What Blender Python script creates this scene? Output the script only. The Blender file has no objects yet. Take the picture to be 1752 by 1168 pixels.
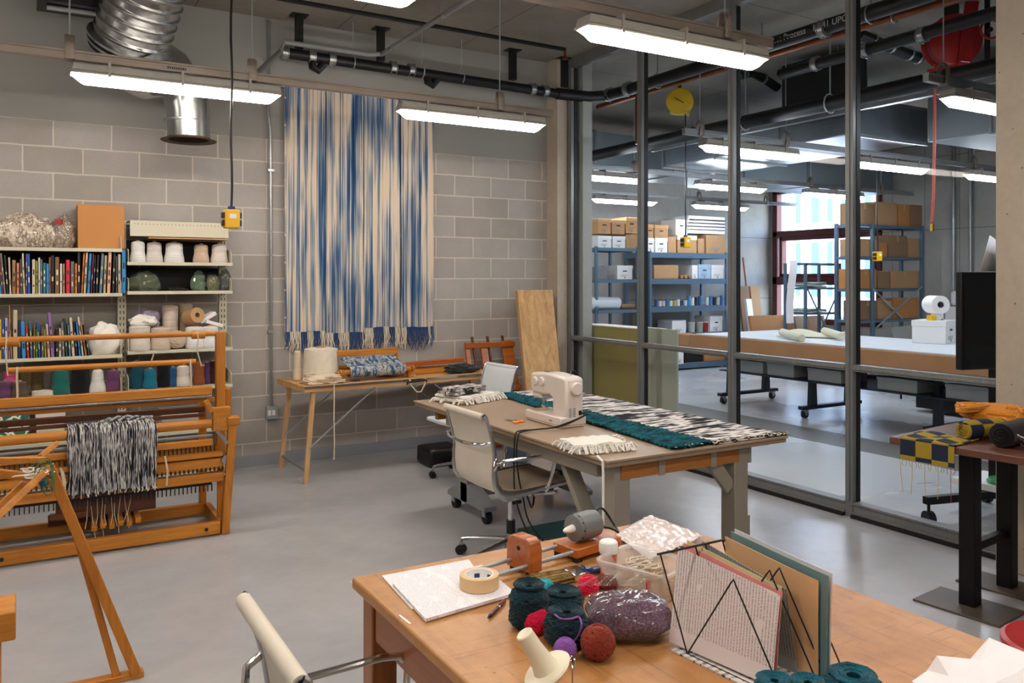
import bpy, math, random
from mathutils import Vector, Matrix, noise
PI=math.pi
random.seed(7)
S=bpy.context.scene; COL=S.collection
# ---------------------------------------------------------------- camera (level, shifted lens)
FPX,HOR,EYE=1414.4,476.8,1.619
YAW=math.radians(30.55); CY_,SY_=math.cos(YAW),math.sin(YAW)
def at(px,py,x=None,y=None,z=None):
    """point of the place seen at photo pixel (px,py) on the plane x=.. , y=.. or z=.."""
    a=(px-876)/FPX; v=Vector((CY_*a+SY_,-SY_*a+CY_,-(py-HOR)/FPX))
    if x is not None: t=x/v.x
    elif y is not None: t=y/v.y
    else: t=(z-EYE)/v.z
    return Vector((0,0,EYE))+v*t
cd=bpy.data.cameras.new('camera'); cam=bpy.data.objects.new('camera',cd); COL.objects.link(cam)
cam.location=(0,0,EYE); cam.rotation_euler=(PI/2,0,-YAW)
cd.sensor_width=36; cd.lens=FPX/1752*36; cd.shift_y=-(584-HOR)/1752; cd.clip_start=.05; cd.clip_end=200
S.camera=cam
# ---------------------------------------------------------------- mesh builder
class MB:
    def __init__(s): s.v=[];s.f=[];s.m=[];s.cur=0
    def mark(s): return len(s.v)
    def xf(s,k,M):
        for i in range(k,len(s.v)): s.v[i]=M@s.v[i]
        return s
    def add(s,vs,fs):
        k=len(s.v); s.v+=[Vector(p) for p in vs]
        for f in fs: s.f.append([k+i for i in f]); s.m.append(s.cur)
        return s
    def box(s,x0,x1,y0,y1,z0,z1):
        x0,x1=min(x0,x1),max(x0,x1);y0,y1=min(y0,y1),max(y0,y1);z0,z1=min(z0,z1),max(z0,z1)
        return s.add([(x,y,z) for z in(z0,z1) for y in(y0,y1) for x in(x0,x1)],[(0,2,3,1),(4,5,7,6),(0,1,5,4),(2,6,7,3),(0,4,6,2),(1,3,7,5)])
    def cb(s,c,d):
        return s.box(c[0]-d[0]/2,c[0]+d[0]/2,c[1]-d[1]/2,c[1]+d[1]/2,c[2]-d[2]/2,c[2]+d[2]/2)
    def beam(s,p,q,w,h=None,up=(0,0,1),roll=0):
        p,q=Vector(p),Vector(q);h=h or w;d=(q-p).normalized();u=Vector(up)
        if abs(d.dot(u))>.98:u=Vector((1,0,0))
        a=d.cross(u).normalized();b=a.cross(d).normalized()
        if roll:
            a,b=a*math.cos(roll)+b*math.sin(roll),b*math.cos(roll)-a*math.sin(roll)
        vs=[e+a*i*w/2+b*j*h/2 for e in(p,q) for (i,j) in((-1,-1),(1,-1),(1,1),(-1,1))]
        return s.add(vs,[(3,2,1,0),(4,5,6,7),(0,1,5,4),(1,2,6,5),(2,3,7,6),(3,0,4,7)])
    def tube(s,pts,r,n=8,closed=False,cap=True):
        pts=[Vector(p) for p in pts];N=len(pts);rs=r if isinstance(r,(list,tuple)) else [r]*N
        u=None;k=len(s.v)
        for i,p in enumerate(pts):
            a=pts[(i-1)%N] if (closed or i>0) else p; b=pts[(i+1)%N] if (closed or i<N-1) else p
            d=(b-a); d=d.normalized() if d.length>1e-9 else Vector((0,0,1))
            if u is None:
                u=Vector((0,0,1)) if abs(d.z)<.9 else Vector((1,0,0))
            u=(u-d*u.dot(d)); u=u.normalized() if u.length>1e-6 else d.orthogonal().normalized()
            w=d.cross(u)
            for j in range(n):
                t=2*PI*j/n; s.v.append(p+(u*math.cos(t)+w*math.sin(t))*rs[i])
        for i in range(N if closed else N-1):
            for j in range(n):
                A=k+i*n;B=k+((i+1)%N)*n
                s.f.append([A+j,A+(j+1)%n,B+(j+1)%n,B+j]);s.m.append(s.cur)
        if cap and not closed:
            s.f.append([k+j for j in range(n)][::-1]);s.m.append(s.cur)
            s.f.append([k+(N-1)*n+j for j in range(n)]);s.m.append(s.cur)
        return s
    def cyl(s,p,q,r,n=16,r2=None): return s.tube([p,q],[r,r if r2 is None else r2],n)
    def lathe(s,prof,c=(0,0,0),n=24,axis=None,close=False):
        c=Vector(c);k=len(s.v)
        M=Matrix.Identity(3)
        if axis is not None: M=Vector((0,0,1)).rotation_difference(Vector(axis)).to_matrix()
        for (r,z) in prof:
            for j in range(n):
                t=2*PI*j/n; s.v.append(c+M@Vector((r*math.cos(t),r*math.sin(t),z)))
        P=len(prof)
        for i in range(P if close else P-1):
            for j in range(n):
                A=k+i*n;B=k+((i+1)%P)*n
                s.f.append([A+j,A+(j+1)%n,B+(j+1)%n,B+j]);s.m.append(s.cur)
        if not close:
            if prof[0][0]>1e-6: s.f.append([k+j for j in range(n)][::-1]);s.m.append(s.cur)
            if prof[-1][0]>1e-6: s.f.append([k+(P-1)*n+j for j in range(n)]);s.m.append(s.cur)
        return s
    def grid(s,fn,nu,nv,th=0):
        """sheet fn(u,v)->point, optional thickness along the normal"""
        k=len(s.v)
        P=[[Vector(fn(i/nu,j/nv)) for j in range(nv+1)] for i in range(nu+1)]
        if not th:
            for r in P: s.v+=r
            for i in range(nu):
                for j in range(nv):
                    a=k+i*(nv+1)+j; s.f.append([a,a+nv+1,a+nv+2,a+1]);s.m.append(s.cur)
            return s
        def nrm(i,j):
            a=P[min(i+1,nu)][j]-P[max(i-1,0)][j];b=P[i][min(j+1,nv)]-P[i][max(j-1,0)]
            c=a.cross(b); return c.normalized() if c.length>1e-12 else Vector((0,0,1))
        A=(nu+1)*(nv+1)
        for i in range(nu+1):
            for j in range(nv+1): s.v.append(P[i][j]+nrm(i,j)*th/2)
        for i in range(nu+1):
            for j in range(nv+1): s.v.append(P[i][j]-nrm(i,j)*th/2)
        g=lambda i,j,l:k+l*A+i*(nv+1)+j
        def q(*f): s.f.append(list(f));s.m.append(s.cur)
        for i in range(nu):
            for j in range(nv):
                q(g(i,j,0),g(i+1,j,0),g(i+1,j+1,0),g(i,j+1,0)); q(g(i,j+1,1),g(i+1,j+1,1),g(i+1,j,1),g(i,j,1))
        for i in range(nu):
            q(g(i,0,1),g(i+1,0,1),g(i+1,0,0),g(i,0,0)); q(g(i,nv,0),g(i+1,nv,0),g(i+1,nv,1),g(i,nv,1))
        for j in range(nv):
            q(g(0,j,0),g(0,j+1,0),g(0,j+1,1),g(0,j,1)); q(g(nu,j,1),g(nu,j+1,1),g(nu,j+1,0),g(nu,j,0))
        return s
    def prism(s,poly,h0,h1,plane='xz'):
        """poly 2-D points, extruded h0..h1 along the missing axis"""
        n=len(poly)
        mp={'xz':lambda a,b,h:(a,h,b),'xy':lambda a,b,h:(a,b,h),'yz':lambda a,b,h:(h,a,b)}[plane]
        vs=[mp(a,b,h0) for a,b in poly]+[mp(a,b,h1) for a,b in poly]
        fs=[list(range(n)),list(range(n,2*n))[::-1]]+[[i,(i+1)%n+0,(i+1)%n+n,i+n] for i in range(n)]
        return s.add(vs,fs)
    def ball(s,c,r,n=16,m=10,sc=(1,1,1),fn=None):
        k=len(s.v);c=Vector(c)
        s.v.append(c+Vector((0,0,-r*sc[2])))
        for i in range(1,m):
            a=PI*i/m-PI/2
            for j in range(n):
                t=2*PI*j/n;s.v.append(c+Vector((math.cos(a)*math.cos(t)*r*sc[0],math.cos(a)*math.sin(t)*r*sc[1],math.sin(a)*r*sc[2])))
        s.v.append(c+Vector((0,0,r*sc[2])))
        L=len(s.v)-1
        for j in range(n):
            s.f.append([k,k+1+(j+1)%n,k+1+j]);s.m.append(s.cur)
            b=k+1+(m-2)*n; s.f.append([L,b+j,b+(j+1)%n]);s.m.append(s.cur)
        for i in range(m-2):
            for j in range(n):
                a=k+1+i*n;b=a+n; s.f.append([a+j,a+(j+1)%n,b+(j+1)%n,b+j]);s.m.append(s.cur)
        if fn:
            for i in range(k,len(s.v)): s.v[i]=Vector(fn(s.v[i]))
        return s
    def build(s,name,mats,parent=None,w=False,loc=None,smooth=True,bevel=0,ang=35,solid=0,label=None,sub=0,stuff=False):
        if w:
            o=Vector((0,0,0))
            p=parent
            while p is not None: o+=p.location;p=p.parent
            if parent is None and loc is not None:o=Vector(loc)
            for i in range(len(s.v)): s.v[i]=s.v[i]-o
        me=bpy.data.meshes.new(name)
        me.from_pydata([tuple(p) for p in s.v],[],s.f);
        if not isinstance(mats,(list,tuple)): mats=[mats]
        for m in mats: me.materials.append(m)
        me.polygons.foreach_set('material_index',[min(i,len(mats)-1) for i in s.m])
        me.validate()
        import bmesh
        b=bmesh.new();b.from_mesh(me);bmesh.ops.recalc_face_normals(b,faces=b.faces);b.to_mesh(me);b.free()
        me.polygons.foreach_set('use_smooth',[smooth]*len(me.polygons))
        if smooth:
            try: me.set_sharp_from_angle(angle=math.radians(ang))
            except Exception: pass
        me.update()
        ob=bpy.data.objects.new(name,me);COL.objects.link(ob)
        if parent is not None: ob.parent=parent
        elif loc is not None: ob.location=loc
        if bevel:
            md=ob.modifiers.new('bevel','BEVEL');md.width=bevel;md.segments=2;md.limit_method='ANGLE';md.angle_limit=math.radians(40)
        if sub:
            md=ob.modifiers.new('sub','SUBSURF');md.levels=sub;md.render_levels=sub
        if label: ob['label']=label
        if stuff: ob['kind']='stuff'
        return ob
def thing(name,label,cat,loc=(0,0,0),rz=0,group=None):
    o=bpy.data.objects.new(name,None);COL.objects.link(o);o.location=loc;o.rotation_euler=(0,0,rz)
    o.empty_display_size=.05
    o['label']=label;o['category']=cat
    if group:o['group']=group
    return o
def tag(o,label,cat,group=None,kind=None):
    o['label']=label;o['category']=cat
    if group:o['group']=group
    if kind:o['kind']=kind
    return o
def struct(name,mb,mat,**k):
    o=mb.build(name,mat,**k);o['kind']='structure';return o
def copytree(o,label,loc=None,rz=None,parent=None,group=None):
    c=o.copy();COL.objects.link(c)
    if parent is not None:c.parent=parent
    if label:c['label']=label
    if group:c['group']=group
    if loc is not None:c.location=loc
    if rz is not None:c.rotation_euler=(0,0,rz)
    for ch in list(o.children): copytree(ch,None,parent=c)
    return c
# ---------------------------------------------------------------- materials
def lin(h):
    h=h.lstrip('#');r=[int(h[i:i+2],16)/255 for i in(0,2,4)]
    return tuple((c/12.92 if c<=.04045 else ((c+.055)/1.055)**2.4) for c in r)+(1,)
class NT:
    def __init__(s,name):
        s.mat=bpy.data.materials.new(name);s.mat.use_nodes=True;s.t=s.mat.node_tree;s.n=s.t.nodes
        s.b=s.n['Principled BSDF'];s.out=s.n['Material Output']
    def N(s,ty,**k):
        x=s.n.new(ty)
        for a,b in k.items():
            if a.startswith('i_'): x.inputs[a[2:].replace('_',' ')].default_value=b
            else: setattr(x,a,b)
        return x
    def L(s,a,b): s.t.links.new(a,b)
    def co(s,scale=(1,1,1),kind='Object',rot=(0,0,0),loc=(0,0,0)):
        c=s.N('ShaderNodeTexCoord');m=s.N('ShaderNodeMapping');m.inputs['Scale'].default_value=scale;m.inputs['Rotation'].default_value=rot;m.inputs['Location'].default_value=loc
        s.L(c.outputs[kind],m.inputs['Vector']);return m.outputs['Vector']
    def noise(s,vec,scale,detail=3,rough=.5,dist=0):
        x=s.N('ShaderNodeTexNoise');x.inputs['Scale'].default_value=scale;x.inputs['Detail'].default_value=detail;x.inputs['Roughness'].default_value=rough;x.inputs['Distortion'].default_value=dist
        s.L(vec,x.inputs['Vector']);return x.outputs['Fac']
    def ramp(s,fac,stops,interp='LINEAR'):
        x=s.N('ShaderNodeValToRGB');x.color_ramp.interpolation=interp;e=x.color_ramp.elements
        while len(e)<len(stops):e.new(.5)
        for i,(p,c) in enumerate(stops):
            e[i].position=p;e[i].color=c if len(c)==4 else tuple(c)+(1,)
        s.L(fac,x.inputs['Fac']);return x.outputs['Color']
    def math(s,op,a,b=None,c=None):
        x=s.N('ShaderNodeMath',operation=op)
        for i,v in enumerate((a,b,c)):
            if v is None: continue
            if isinstance(v,(int,float)): x.inputs[i].default_value=v
            else: s.L(v,x.inputs[i])
        return x.outputs[0]
    def mix(s,fac,a,b,mode='MIX'):
        x=s.N('ShaderNodeMix',data_type='RGBA',blend_type=mode)
        if isinstance(fac,(int,float)): x.inputs[0].default_value=fac
        else: s.L(fac,x.inputs[0])
        for i,v in((6,a),(7,b)):
            if isinstance(v,tuple): x.inputs[i].default_value=v
            else: s.L(v,x.inputs[i])
        return x.outputs[2]
    def bump(s,h,st=.3,d=.01):
        x=s.N('ShaderNodeBump');x.inputs['Strength'].default_value=st;x.inputs['Distance'].default_value=d
        s.L(h,x.inputs['Height']);s.L(x.outputs['Normal'],s.b.inputs['Normal'])
    def setb(s,**k):
        for a,v in k.items():
            i=s.b.inputs[a.replace('_',' ')]
            if isinstance(v,(int,float,tuple)): i.default_value=v
            else: s.L(v,i)
        return s
def shade(h,f):
    c=lin(h);return tuple(min(1,x*f) for x in c[:3])+(1,)
def pm(name,hx,rough=.55,metal=0,var=.12,vs=8,bump=0,bs=60,st=(1,1,1),spec=.5,coat=0,alpha=None,bd=.003):
    """plain material with procedural colour mottling and optional bump"""
    t=NT(name);v=t.co(st)
    f=t.noise(v,vs,4,.6)
    t.setb(Base_Color=t.ramp(f,[(.25,shade(hx,1-var)),(.75,shade(hx,1+var))]),Roughness=rough,Metallic=metal)
    t.b.inputs['Specular IOR Level'].default_value=spec
    if coat: t.b.inputs['Coat Weight'].default_value=coat
    if bump: t.bump(t.noise(v,bs,3,.6),bump,bd)
    return t.mat
def wood(name,a,b,axis='x',sc=1,rough=.45,ringd=6,bump=.08,coat=0):
    t=NT(name);s={'x':(.7,9,9),'y':(9,.7,9),'z':(9,9,.7)}[axis];v=t.co(tuple(x*sc for x in s))
    n1=t.noise(v,2.2,5,.62,.6);n2=t.noise(v,14,3,.5,.2)
    m=t.math('ADD',t.math('MULTIPLY',n1,.75),t.math('MULTIPLY',n2,.25))
    t.setb(Base_Color=t.ramp(m,[(.3,lin(b)),(.5,tuple((x+y)/2 for x,y in zip(lin(a),lin(b)))),(.68,lin(a))]),Roughness=rough)
    if coat:t.b.inputs['Coat Weight'].default_value=coat;t.b.inputs['Coat Roughness'].default_value=.25
    t.bump(m,bump,.004)
    return t.mat
def emis(name,hx,st):
    t=NT(name);e=t.N('ShaderNodeEmission');e.inputs['Color'].default_value=lin(hx);e.inputs['Strength'].default_value=st
    t.L(e.outputs[0],t.out.inputs['Surface']);return t.mat
def glassy(name,tint='#ffffff',fac=.08,rough=.02,body=0,bodycol='#ffffff',power=1.0):
    """thin clear sheet: transparent with fresnel gloss and a little body colour"""
    t=NT(name);tr=t.N('ShaderNodeBsdfTransparent');tr.inputs['Color'].default_value=lin(tint)
    g=t.N('ShaderNodeBsdfGlossy');g.inputs['Roughness'].default_value=rough
    d=t.N('ShaderNodeBsdfDiffuse');d.inputs['Color'].default_value=lin(bodycol)
    lw=t.N('ShaderNodeLayerWeight');lw.inputs['Blend'].default_value=.5
    fr=t.math('POWER',lw.outputs['Facing'],4.0)
    m0=t.N('ShaderNodeMixShader');m0.inputs[0].default_value=body;t.L(tr.outputs[0],m0.inputs[1]);t.L(d.outputs[0],m0.inputs[2])
    m=t.N('ShaderNodeMixShader');t.L(t.math('MULTIPLY_ADD',fr,power,fac),m.inputs[0]);t.L(m0.outputs[0],m.inputs[1]);t.L(g.outputs[0],m.inputs[2])
    t.L(m.outputs[0],t.out.inputs['Surface']);return t.mat
def m_cmu():
    t=NT('concrete_block');c=t.N('ShaderNodeTexCoord');sp=t.N('ShaderNodeSeparateXYZ');t.L(c.outputs['Object'],sp.inputs[0])
    cb=t.N('ShaderNodeCombineXYZ');t.L(t.math('ADD',sp.outputs['X'],-.1976),cb.inputs['X']);t.L(sp.outputs['Z'],cb.inputs['Y'])
    # slightly wavy joints
    nz=t.N('ShaderNodeTexNoise');nz.inputs['Scale'].default_value=9;t.L(c.outputs['Object'],nz.inputs['Vector'])
    va=t.N('ShaderNodeVectorMath',operation='MULTIPLY_ADD');t.L(nz.outputs['Color'],va.inputs[0]);va.inputs[1].default_value=(.008,.008,0);t.L(cb.outputs[0],va.inputs[2])
    br=t.N('ShaderNodeTexBrick');t.L(va.outputs[0],br.inputs['Vector']);br.offset=.5;br.offset_frequency=2
    br.inputs['Scale'].default_value=1;br.inputs['Brick Width'].default_value=.4064;br.inputs['Row Height'].default_value=.2032;br.inputs['Mortar Size'].default_value=.0062;br.inputs['Mortar Smooth'].default_value=.15
    br.inputs['Color1'].default_value=lin('#a8a19b');br.inputs['Color2'].default_value=lin('#b4afab');br.inputs['Mortar'].default_value=lin('#d6ccc2')
    n1=t.noise(c.outputs['Object'],2.2,4,.6);n2=t.noise(c.outputs['Object'],160,3,.7);n3=t.noise(c.outputs['Object'],.7,2)
    col=t.mix(.5,br.outputs['Color'],t.ramp(n1,[(.3,(.72,.70,.68)),(.7,(1.0,1.0,1.0))]),'MULTIPLY')
    col=t.mix(.5,col,t.ramp(n2,[(.3,(.55,.55,.55)),(.65,(1.1,1.1,1.1))]),'MULTIPLY')
    # painted band above the blocks and floor paint along the foot of the wall
    up=t.math('GREATER_THAN',t.math('MULTIPLY_ADD',n1,.008,sp.outputs['Z']),2.842)
    col=t.mix(up,col,t.ramp(n3,[(.3,lin('#8e8d89')),(.7,lin('#989794'))]))
    lo=t.math('LESS_THAN',t.math('MULTIPLY_ADD',n1,-.05,sp.outputs['Z']),.075)
    col=t.mix(lo,col,lin('#8b8f95'))
    t.setb(Base_Color=col,Roughness=.85);t.b.inputs['Specular IOR Level'].default_value=.25
    h=t.math('ADD',t.math('MULTIPLY',t.math('MULTIPLY',br.outputs['Fac'],t.math('SUBTRACT',1,up)),-.8),t.math('MULTIPLY',n2,.25))
    t.bump(h,.55,.006);return t.mat
def m_floor():
    t=NT('painted_concrete_floor');v=t.co((1,1,1));n1=t.noise(v,.8,5,.55,.5);n2=t.noise(v,6,5,.65);n3=t.noise(v,55,2)
    m=t.math('ADD',t.math('MULTIPLY',n1,.7),t.math('MULTIPLY',n2,.3))
    t.setb(Base_Color=t.ramp(m,[(.3,lin('#9f9da1')),(.5,lin('#abaaad')),(.7,lin('#b7b4b5'))]),Roughness=t.math('MULTIPLY_ADD',n1,.2,.14))
    t.bump(t.math('ADD',n2,t.math('MULTIPLY',t.noise(v,22,3),.35)),.09,.02);return t.mat
def m_farfloor():
    t=NT('polished_concrete_floor');c=t.co((1,1,1));n1=t.noise(c,.5,4,.55,.6);n2=t.noise(c,5,5,.65)
    sp=t.N('ShaderNodeSeparateXYZ');t.L(c,sp.inputs[0])
    m=t.math('ADD',t.math('MULTIPLY',n1,.7),t.math('MULTIPLY',n2,.3))
    col=t.ramp(m,[(.3,lin('#b2b6bb')),(.5,lin('#c1c4c7')),(.7,lin('#cccccb'))])
    t.setb(Base_Color=col,Roughness=t.math('MULTIPLY_ADD',n1,.2,.18))
    return t.mat
def m_conc(name,a,b,joint=None,pits=True,rough=.75,jv=(1.2,1.2)):
    t=NT(name);v=t.co((1,1,1));n1=t.noise(v,1.3,5,.6,.3);n2=t.noise(v,24,4,.6)
    col=t.ramp(t.math('ADD',t.math('MULTIPLY',n1,.75),t.math('MULTIPLY',n2,.25)),[(.32,lin(a)),(.68,lin(b))])
    h=n2
    if pits:
        vo=t.N('ShaderNodeTexVoronoi');vo.inputs['Scale'].default_value=14;t.L(v,vo.inputs['Vector'])
        p=t.math('LESS_THAN',vo.outputs['Distance'],.07)
        p=t.math('MULTIPLY',p,t.math('GREATER_THAN',t.noise(v,9,1),.5))
        col=t.mix(t.math('MULTIPLY',p,.8),col,lin('#4a423c'))
    if joint:
        sp=t.N('ShaderNodeSeparateXYZ');t.L(v,sp.inputs[0])
        for ax,d in zip(joint,jv):
            fr=t.math('FRACT',t.math('DIVIDE',sp.outputs[ax],d))
            ln=t.math('LESS_THAN',fr,.012/d)
            col=t.mix(t.math('MULTIPLY',ln,.6),col,lin('#3c3a37'))
    t.setb(Base_Color=col,Roughness=rough);t.b.inputs['Specular IOR Level'].default_value=.3
    t.bump(h,.15,.004);return t.mat
def m_brushed(name,hx,rough=.35,axis='z',metal=.85):
    t=NT(name);s={'x':(.5,30,30),'y':(30,.5,30),'z':(30,30,.5)}[axis];v=t.co(s);n=t.noise(v,3,4,.6);n2=t.noise(t.co(),5,3)
    m=t.math('ADD',t.math('MULTIPLY',n,.6),t.math('MULTIPLY',n2,.4))
    t.setb(Base_Color=t.ramp(m,[(.3,shade(hx,.75)),(.7,shade(hx,1.2))]),Metallic=metal,Roughness=rough);return t.mat
def fabric(name,hx,sc=400,var=.2,bump=.4,rough=.9,st=(1,1,1)):
    t=NT(name);v=t.co(st);n=t.noise(v,sc,2,.6);n2=t.noise(v,sc/12,3)
    t.setb(Base_Color=t.ramp(t.math('ADD',t.math('MULTIPLY',n,.5),t.math('MULTIPLY',n2,.5)),[(.3,shade(hx,1-var)),(.7,shade(hx,1+var))]),Roughness=rough)
    t.b.inputs['Specular IOR Level'].default_value=.2
    t.b.inputs['Sheen Weight'].default_value=.15
    t.bump(n,bump,.003);return t.mat
def stripes(name,cols,axis,freq,second=None,jag=.0,rough=.9,blot=0):
    """woven stripes; cols = [(pos,hex)...] picked by stretched noise across the axis"""
    t=NT(name);s=[0,0,0];s['xyz'.index(axis)]=freq
    for a in 'xyz':
        if a!=axis:s['xyz'.index(a)]=freq*(jag or .004)
    v=t.co(tuple(s));n=t.noise(v,1,3,.7)
    if blot:
        s2=[2.2,2.2,2.2];n=t.math('ADD',t.math('MULTIPLY',n,1-blot),t.math('MULTIPLY',t.noise(t.co(tuple(blot and (3.2,3.2,1.6))),1,3,.7),blot))
    c=t.ramp(n,[(p,lin(h)) for p,h in cols],'LINEAR')
    f=t.noise(t.co(),500,2)
    c=t.mix(.35,c,t.ramp(f,[(.3,(.55,.55,.55)),(.7,(1.15,1.15,1.15))]),'MULTIPLY')
    t.setb(Base_Color=c,Roughness=rough);t.b.inputs['Specular IOR Level'].default_value=.2
    t.bump(f,.4,.003);return t.mat
def checks(name,a,b,sc,rough=.9):
    t=NT(name);v=t.co((sc,sc,sc));c=t.N('ShaderNodeTexChecker');c.inputs['Scale'].default_value=1;c.inputs['Color1'].default_value=lin(a);c.inputs['Color2'].default_value=lin(b);t.L(v,c.inputs['Vector'])
    f=t.noise(t.co(),420,2);t.setb(Base_Color=t.mix(.5,c.outputs['Color'],t.ramp(f,[(.3,(.5,.5,.5)),(.7,(1.2,1.2,1.2))]),'MULTIPLY'),Roughness=rough);t.bump(f,.5,.003);return t.mat
def printed(name,paper,ink,axes=('Y','Z'),line=.0055,col=.032,dens=.46,rough=.8,gapcol=.18):
    """paper with rows of fine print"""
    t=NT(name);c=t.co();sp=t.N('ShaderNodeSeparateXYZ');t.L(c,sp.inputs[0]);A,B=sp.outputs[axes[0]],sp.outputs[axes[1]]
    row=t.math('LESS_THAN',t.math('FRACT',t.math('DIVIDE',B,line)),.45)
    cg=t.math('GREATER_THAN',t.math('FRACT',t.math('DIVIDE',A,col)),gapcol)
    cv=t.N('ShaderNodeCombineXYZ');t.L(t.math('MULTIPLY',A,420),cv.inputs[0]);t.L(t.math('FLOOR',t.math('DIVIDE',B,line)),cv.inputs[1])
    n=t.noise(cv.outputs[0],1,1);g=t.math('GREATER_THAN',n,dens)
    f=t.math('MULTIPLY',t.math('MULTIPLY',row,cg),g)
    big=t.noise(c,18,1);f=t.math('MULTIPLY',f,t.math('GREATER_THAN',big,.36))
    t.setb(Base_Color=t.mix(f,lin(paper),lin(ink)),Roughness=rough);return t.mat
M={}
M['cmu']=m_cmu();M['floor']=m_floor();M['farfloor']=m_farfloor()
M['ceil']=m_conc('cast_concrete_ceiling','#7b766e','#989389',joint=('X','Y'),jv=(1.22,2.44),pits=False)
M['col']=m_conc('cast_concrete_column','#a59a8c','#bdb1a2')
M['farwall']=m_conc('cast_concrete_wall','#9b9993','#b3b1aa',joint=('Y','Z'),jv=(.61,1.22))
M['farwall2']=m_conc('cast_concrete_back_wall','#92918d','#aaa8a3',joint=('X','Z'),jv=(1.22,1.22))
M['drywall']=pm('grey_wall_paint','#8c8b88',.8,var=.04,vs=2)
M['mull']=m_brushed('dark_anodised_frame','#7d7f80',.4,'z',.25)
M['gasket']=pm('black_gasket','#0b0c0e',.6)
M['glass']=glassy('clear_window_glass','#fcfdfe',.006,.0,0,power=.14)
M['clear']=glassy('clear_plastic','#ffffff',.06,.08,.06,'#ffffff',1.0)
M['bag']=glassy('crinkled_clear_plastic','#ffffff',.05,.1,.04,'#ffffff',.7)
M['frost']=glassy('frosted_plastic','#ffffff',.05,.2,.30,'#f4f0ee',.6)
M['led']=emis('lamp_diffuser_glow','#fff5e8',24)
M['ledfar']=emis('cool_lamp_diffuser_glow','#f0f7ff',22)
M['lampbody']=pm('grey_lamp_housing','#a8a49b',.5)
M['galv']=m_brushed('galvanised_steel','#a8abac',.34,'x',.9)
M['strut']=m_brushed('strut_steel','#9c9086',.45,'x',.6)
M['duct']=m_brushed('spiral_duct_steel','#b4b5b4',.26,'z',.95)
M['ductblue']=m_brushed('sheet_duct_steel','#aab4bc',.3,'y',.9)
M['chrome']=pm('polished_chrome','#d6d6d8',.09,1,.02)
M['alu']=pm('satin_aluminium','#b9b9bb',.25,1,.05)
M['steel']=pm('zinc_steel','#a3abb2',.38,.45,.1)
M['blackpipe']=pm('black_iron_pipe','#101114',.45,.2,.3,10)
M['darksteel']=pm('blackened_steel','#141213',.42,.5,.3,6)
M['plate']=pm('brown_steel_plate','#5e534a',.45,.3,.2,5)
M['bluesteel']=pm('blue_grey_shelf_steel','#5d7488',.45,.3,.06)
M['blackplastic']=pm('black_plastic','#0d0d10',.4,0,.2)
M['rubber']=pm('black_rubber','#08080a',.6)
M['white']=pm('white_plastic','#ded3cc',.35,0,.03)
M['whitew']=pm('bright_white_plastic','#f0eeec',.35,0,.02)
M['cream']=pm('cream_painted_steel','#c9c3ae',.5,0,.03)
M['copper']=pm('copper_pipe','#7d4a30',.35,.8,.2)
M['yellow']=pm('yellow_plastic','#f2b90f',.4,0,.05)
M['yellowd']=pm('yellow_painted_steel','#c2a012',.45,0,.1)
M['red']=pm('red_enamel','#a01616',.35,0,.1)
M['redfr']=pm('dark_red_window_frame','#5a2226',.4,.2,.08)
M['loomz']=wood('honey_maple_upright','#cb8128','#99570f','z');M['loomx']=wood('honey_maple_rail','#d38a2b','#9f5c14','x')
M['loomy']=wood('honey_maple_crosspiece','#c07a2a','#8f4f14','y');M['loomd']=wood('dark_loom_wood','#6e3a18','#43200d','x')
M['pinez']=wood('pale_pine_upright','#d9b385','#b98a58','z');M['pinex']=wood('pale_pine_edge','#d5a972','#b27e48','x')
M['board']=wood('weathered_pine_plank','#d9b27c','#a97a45','z',.8)
M['boxwood']=wood('orange_varnished_wood','#c06a26','#8f4312','x',1.4,.35,coat=.3)
M['grey']=pm('taupe_painted_wood','#8f877b',.55,0,.05,4,.05)
M['greyd']=pm('slate_painted_wood','#828386',.5,0,.06,4,.05)
M['hardb']=pm('tan_hardboard_top','#a18a74',.4,0,.06,3)
M['tan_edge']=pm('hardboard_edge','#8f7a66',.6,0,.08)
M['rawbeam']=wood('raw_timber_rail','#b87a40','#84501f','x')
M['cardb']=pm('brown_cardboard','#bd824a',.8,0,.05,3,.03);M['cardb2']=pm('pale_cardboard','#b78f66',.8,0,.06,3);M['cardb3']=pm('dull_cardboard','#8f6f52',.8,0,.07,3)
M['paper']=pm('white_paper','#e9e4e6',.8,0,.02);M['kraft']=pm('kraft_paper','#a97a52',.75,0,.08,3,.15,8,bd=.02)
M['chairmesh']=pm('cream_woven_sling','#d8cdbd',.55,0,.04,5,.25,900,bd=.001)
M['chairseat']=pm('taupe_woven_seat','#9b8c7d',.6,0,.05,5,.25,900,bd=.001)
M['whitemesh']=pm('cool_white_woven_sling','#d5dae0',.5,0,.03)
M['rope']=fabric('natural_cotton_cord','#d0bfa6',300)
M['crm']=fabric('cream_cotton','#ddd2c0',260,.12);M['crmy']=fabric('natural_cotton_yarn','#d9c6ae',380,.2,.8,st=(.2,.2,3))
M['wht']=fabric('white_cotton','#e9e4dc',300,.08);M['teal']=fabric('teal_wool','#0c5660',160,.55,1.0)
M['tealy']=fabric('dark_teal_chenille','#0a2c38',200,.7,1);M['tealb']=fabric('blue_teal_wool','#12505e',200,.6,1)
M['mag']=fabric('magenta_yarn','#d81745',260,.3,.8);M['rust']=fabric('rust_red_yarn','#8a3423',260,.35,.8)
M['purp']=fabric('lilac_yarn','#8a56a8',260,.3,.8);M['mauve']=fabric('dusty_purple_fibre','#5b3b50',110,.6,1.2)
M['black']=fabric('black_wool','#0e0d10',200,.5,.9);M['plum']=fabric('plum_wool','#5c2f4d',220,.4,.9)
M['blackp']=pm('glossy_black_screen','#050608',.06,0,.1,spec=.7)
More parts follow.
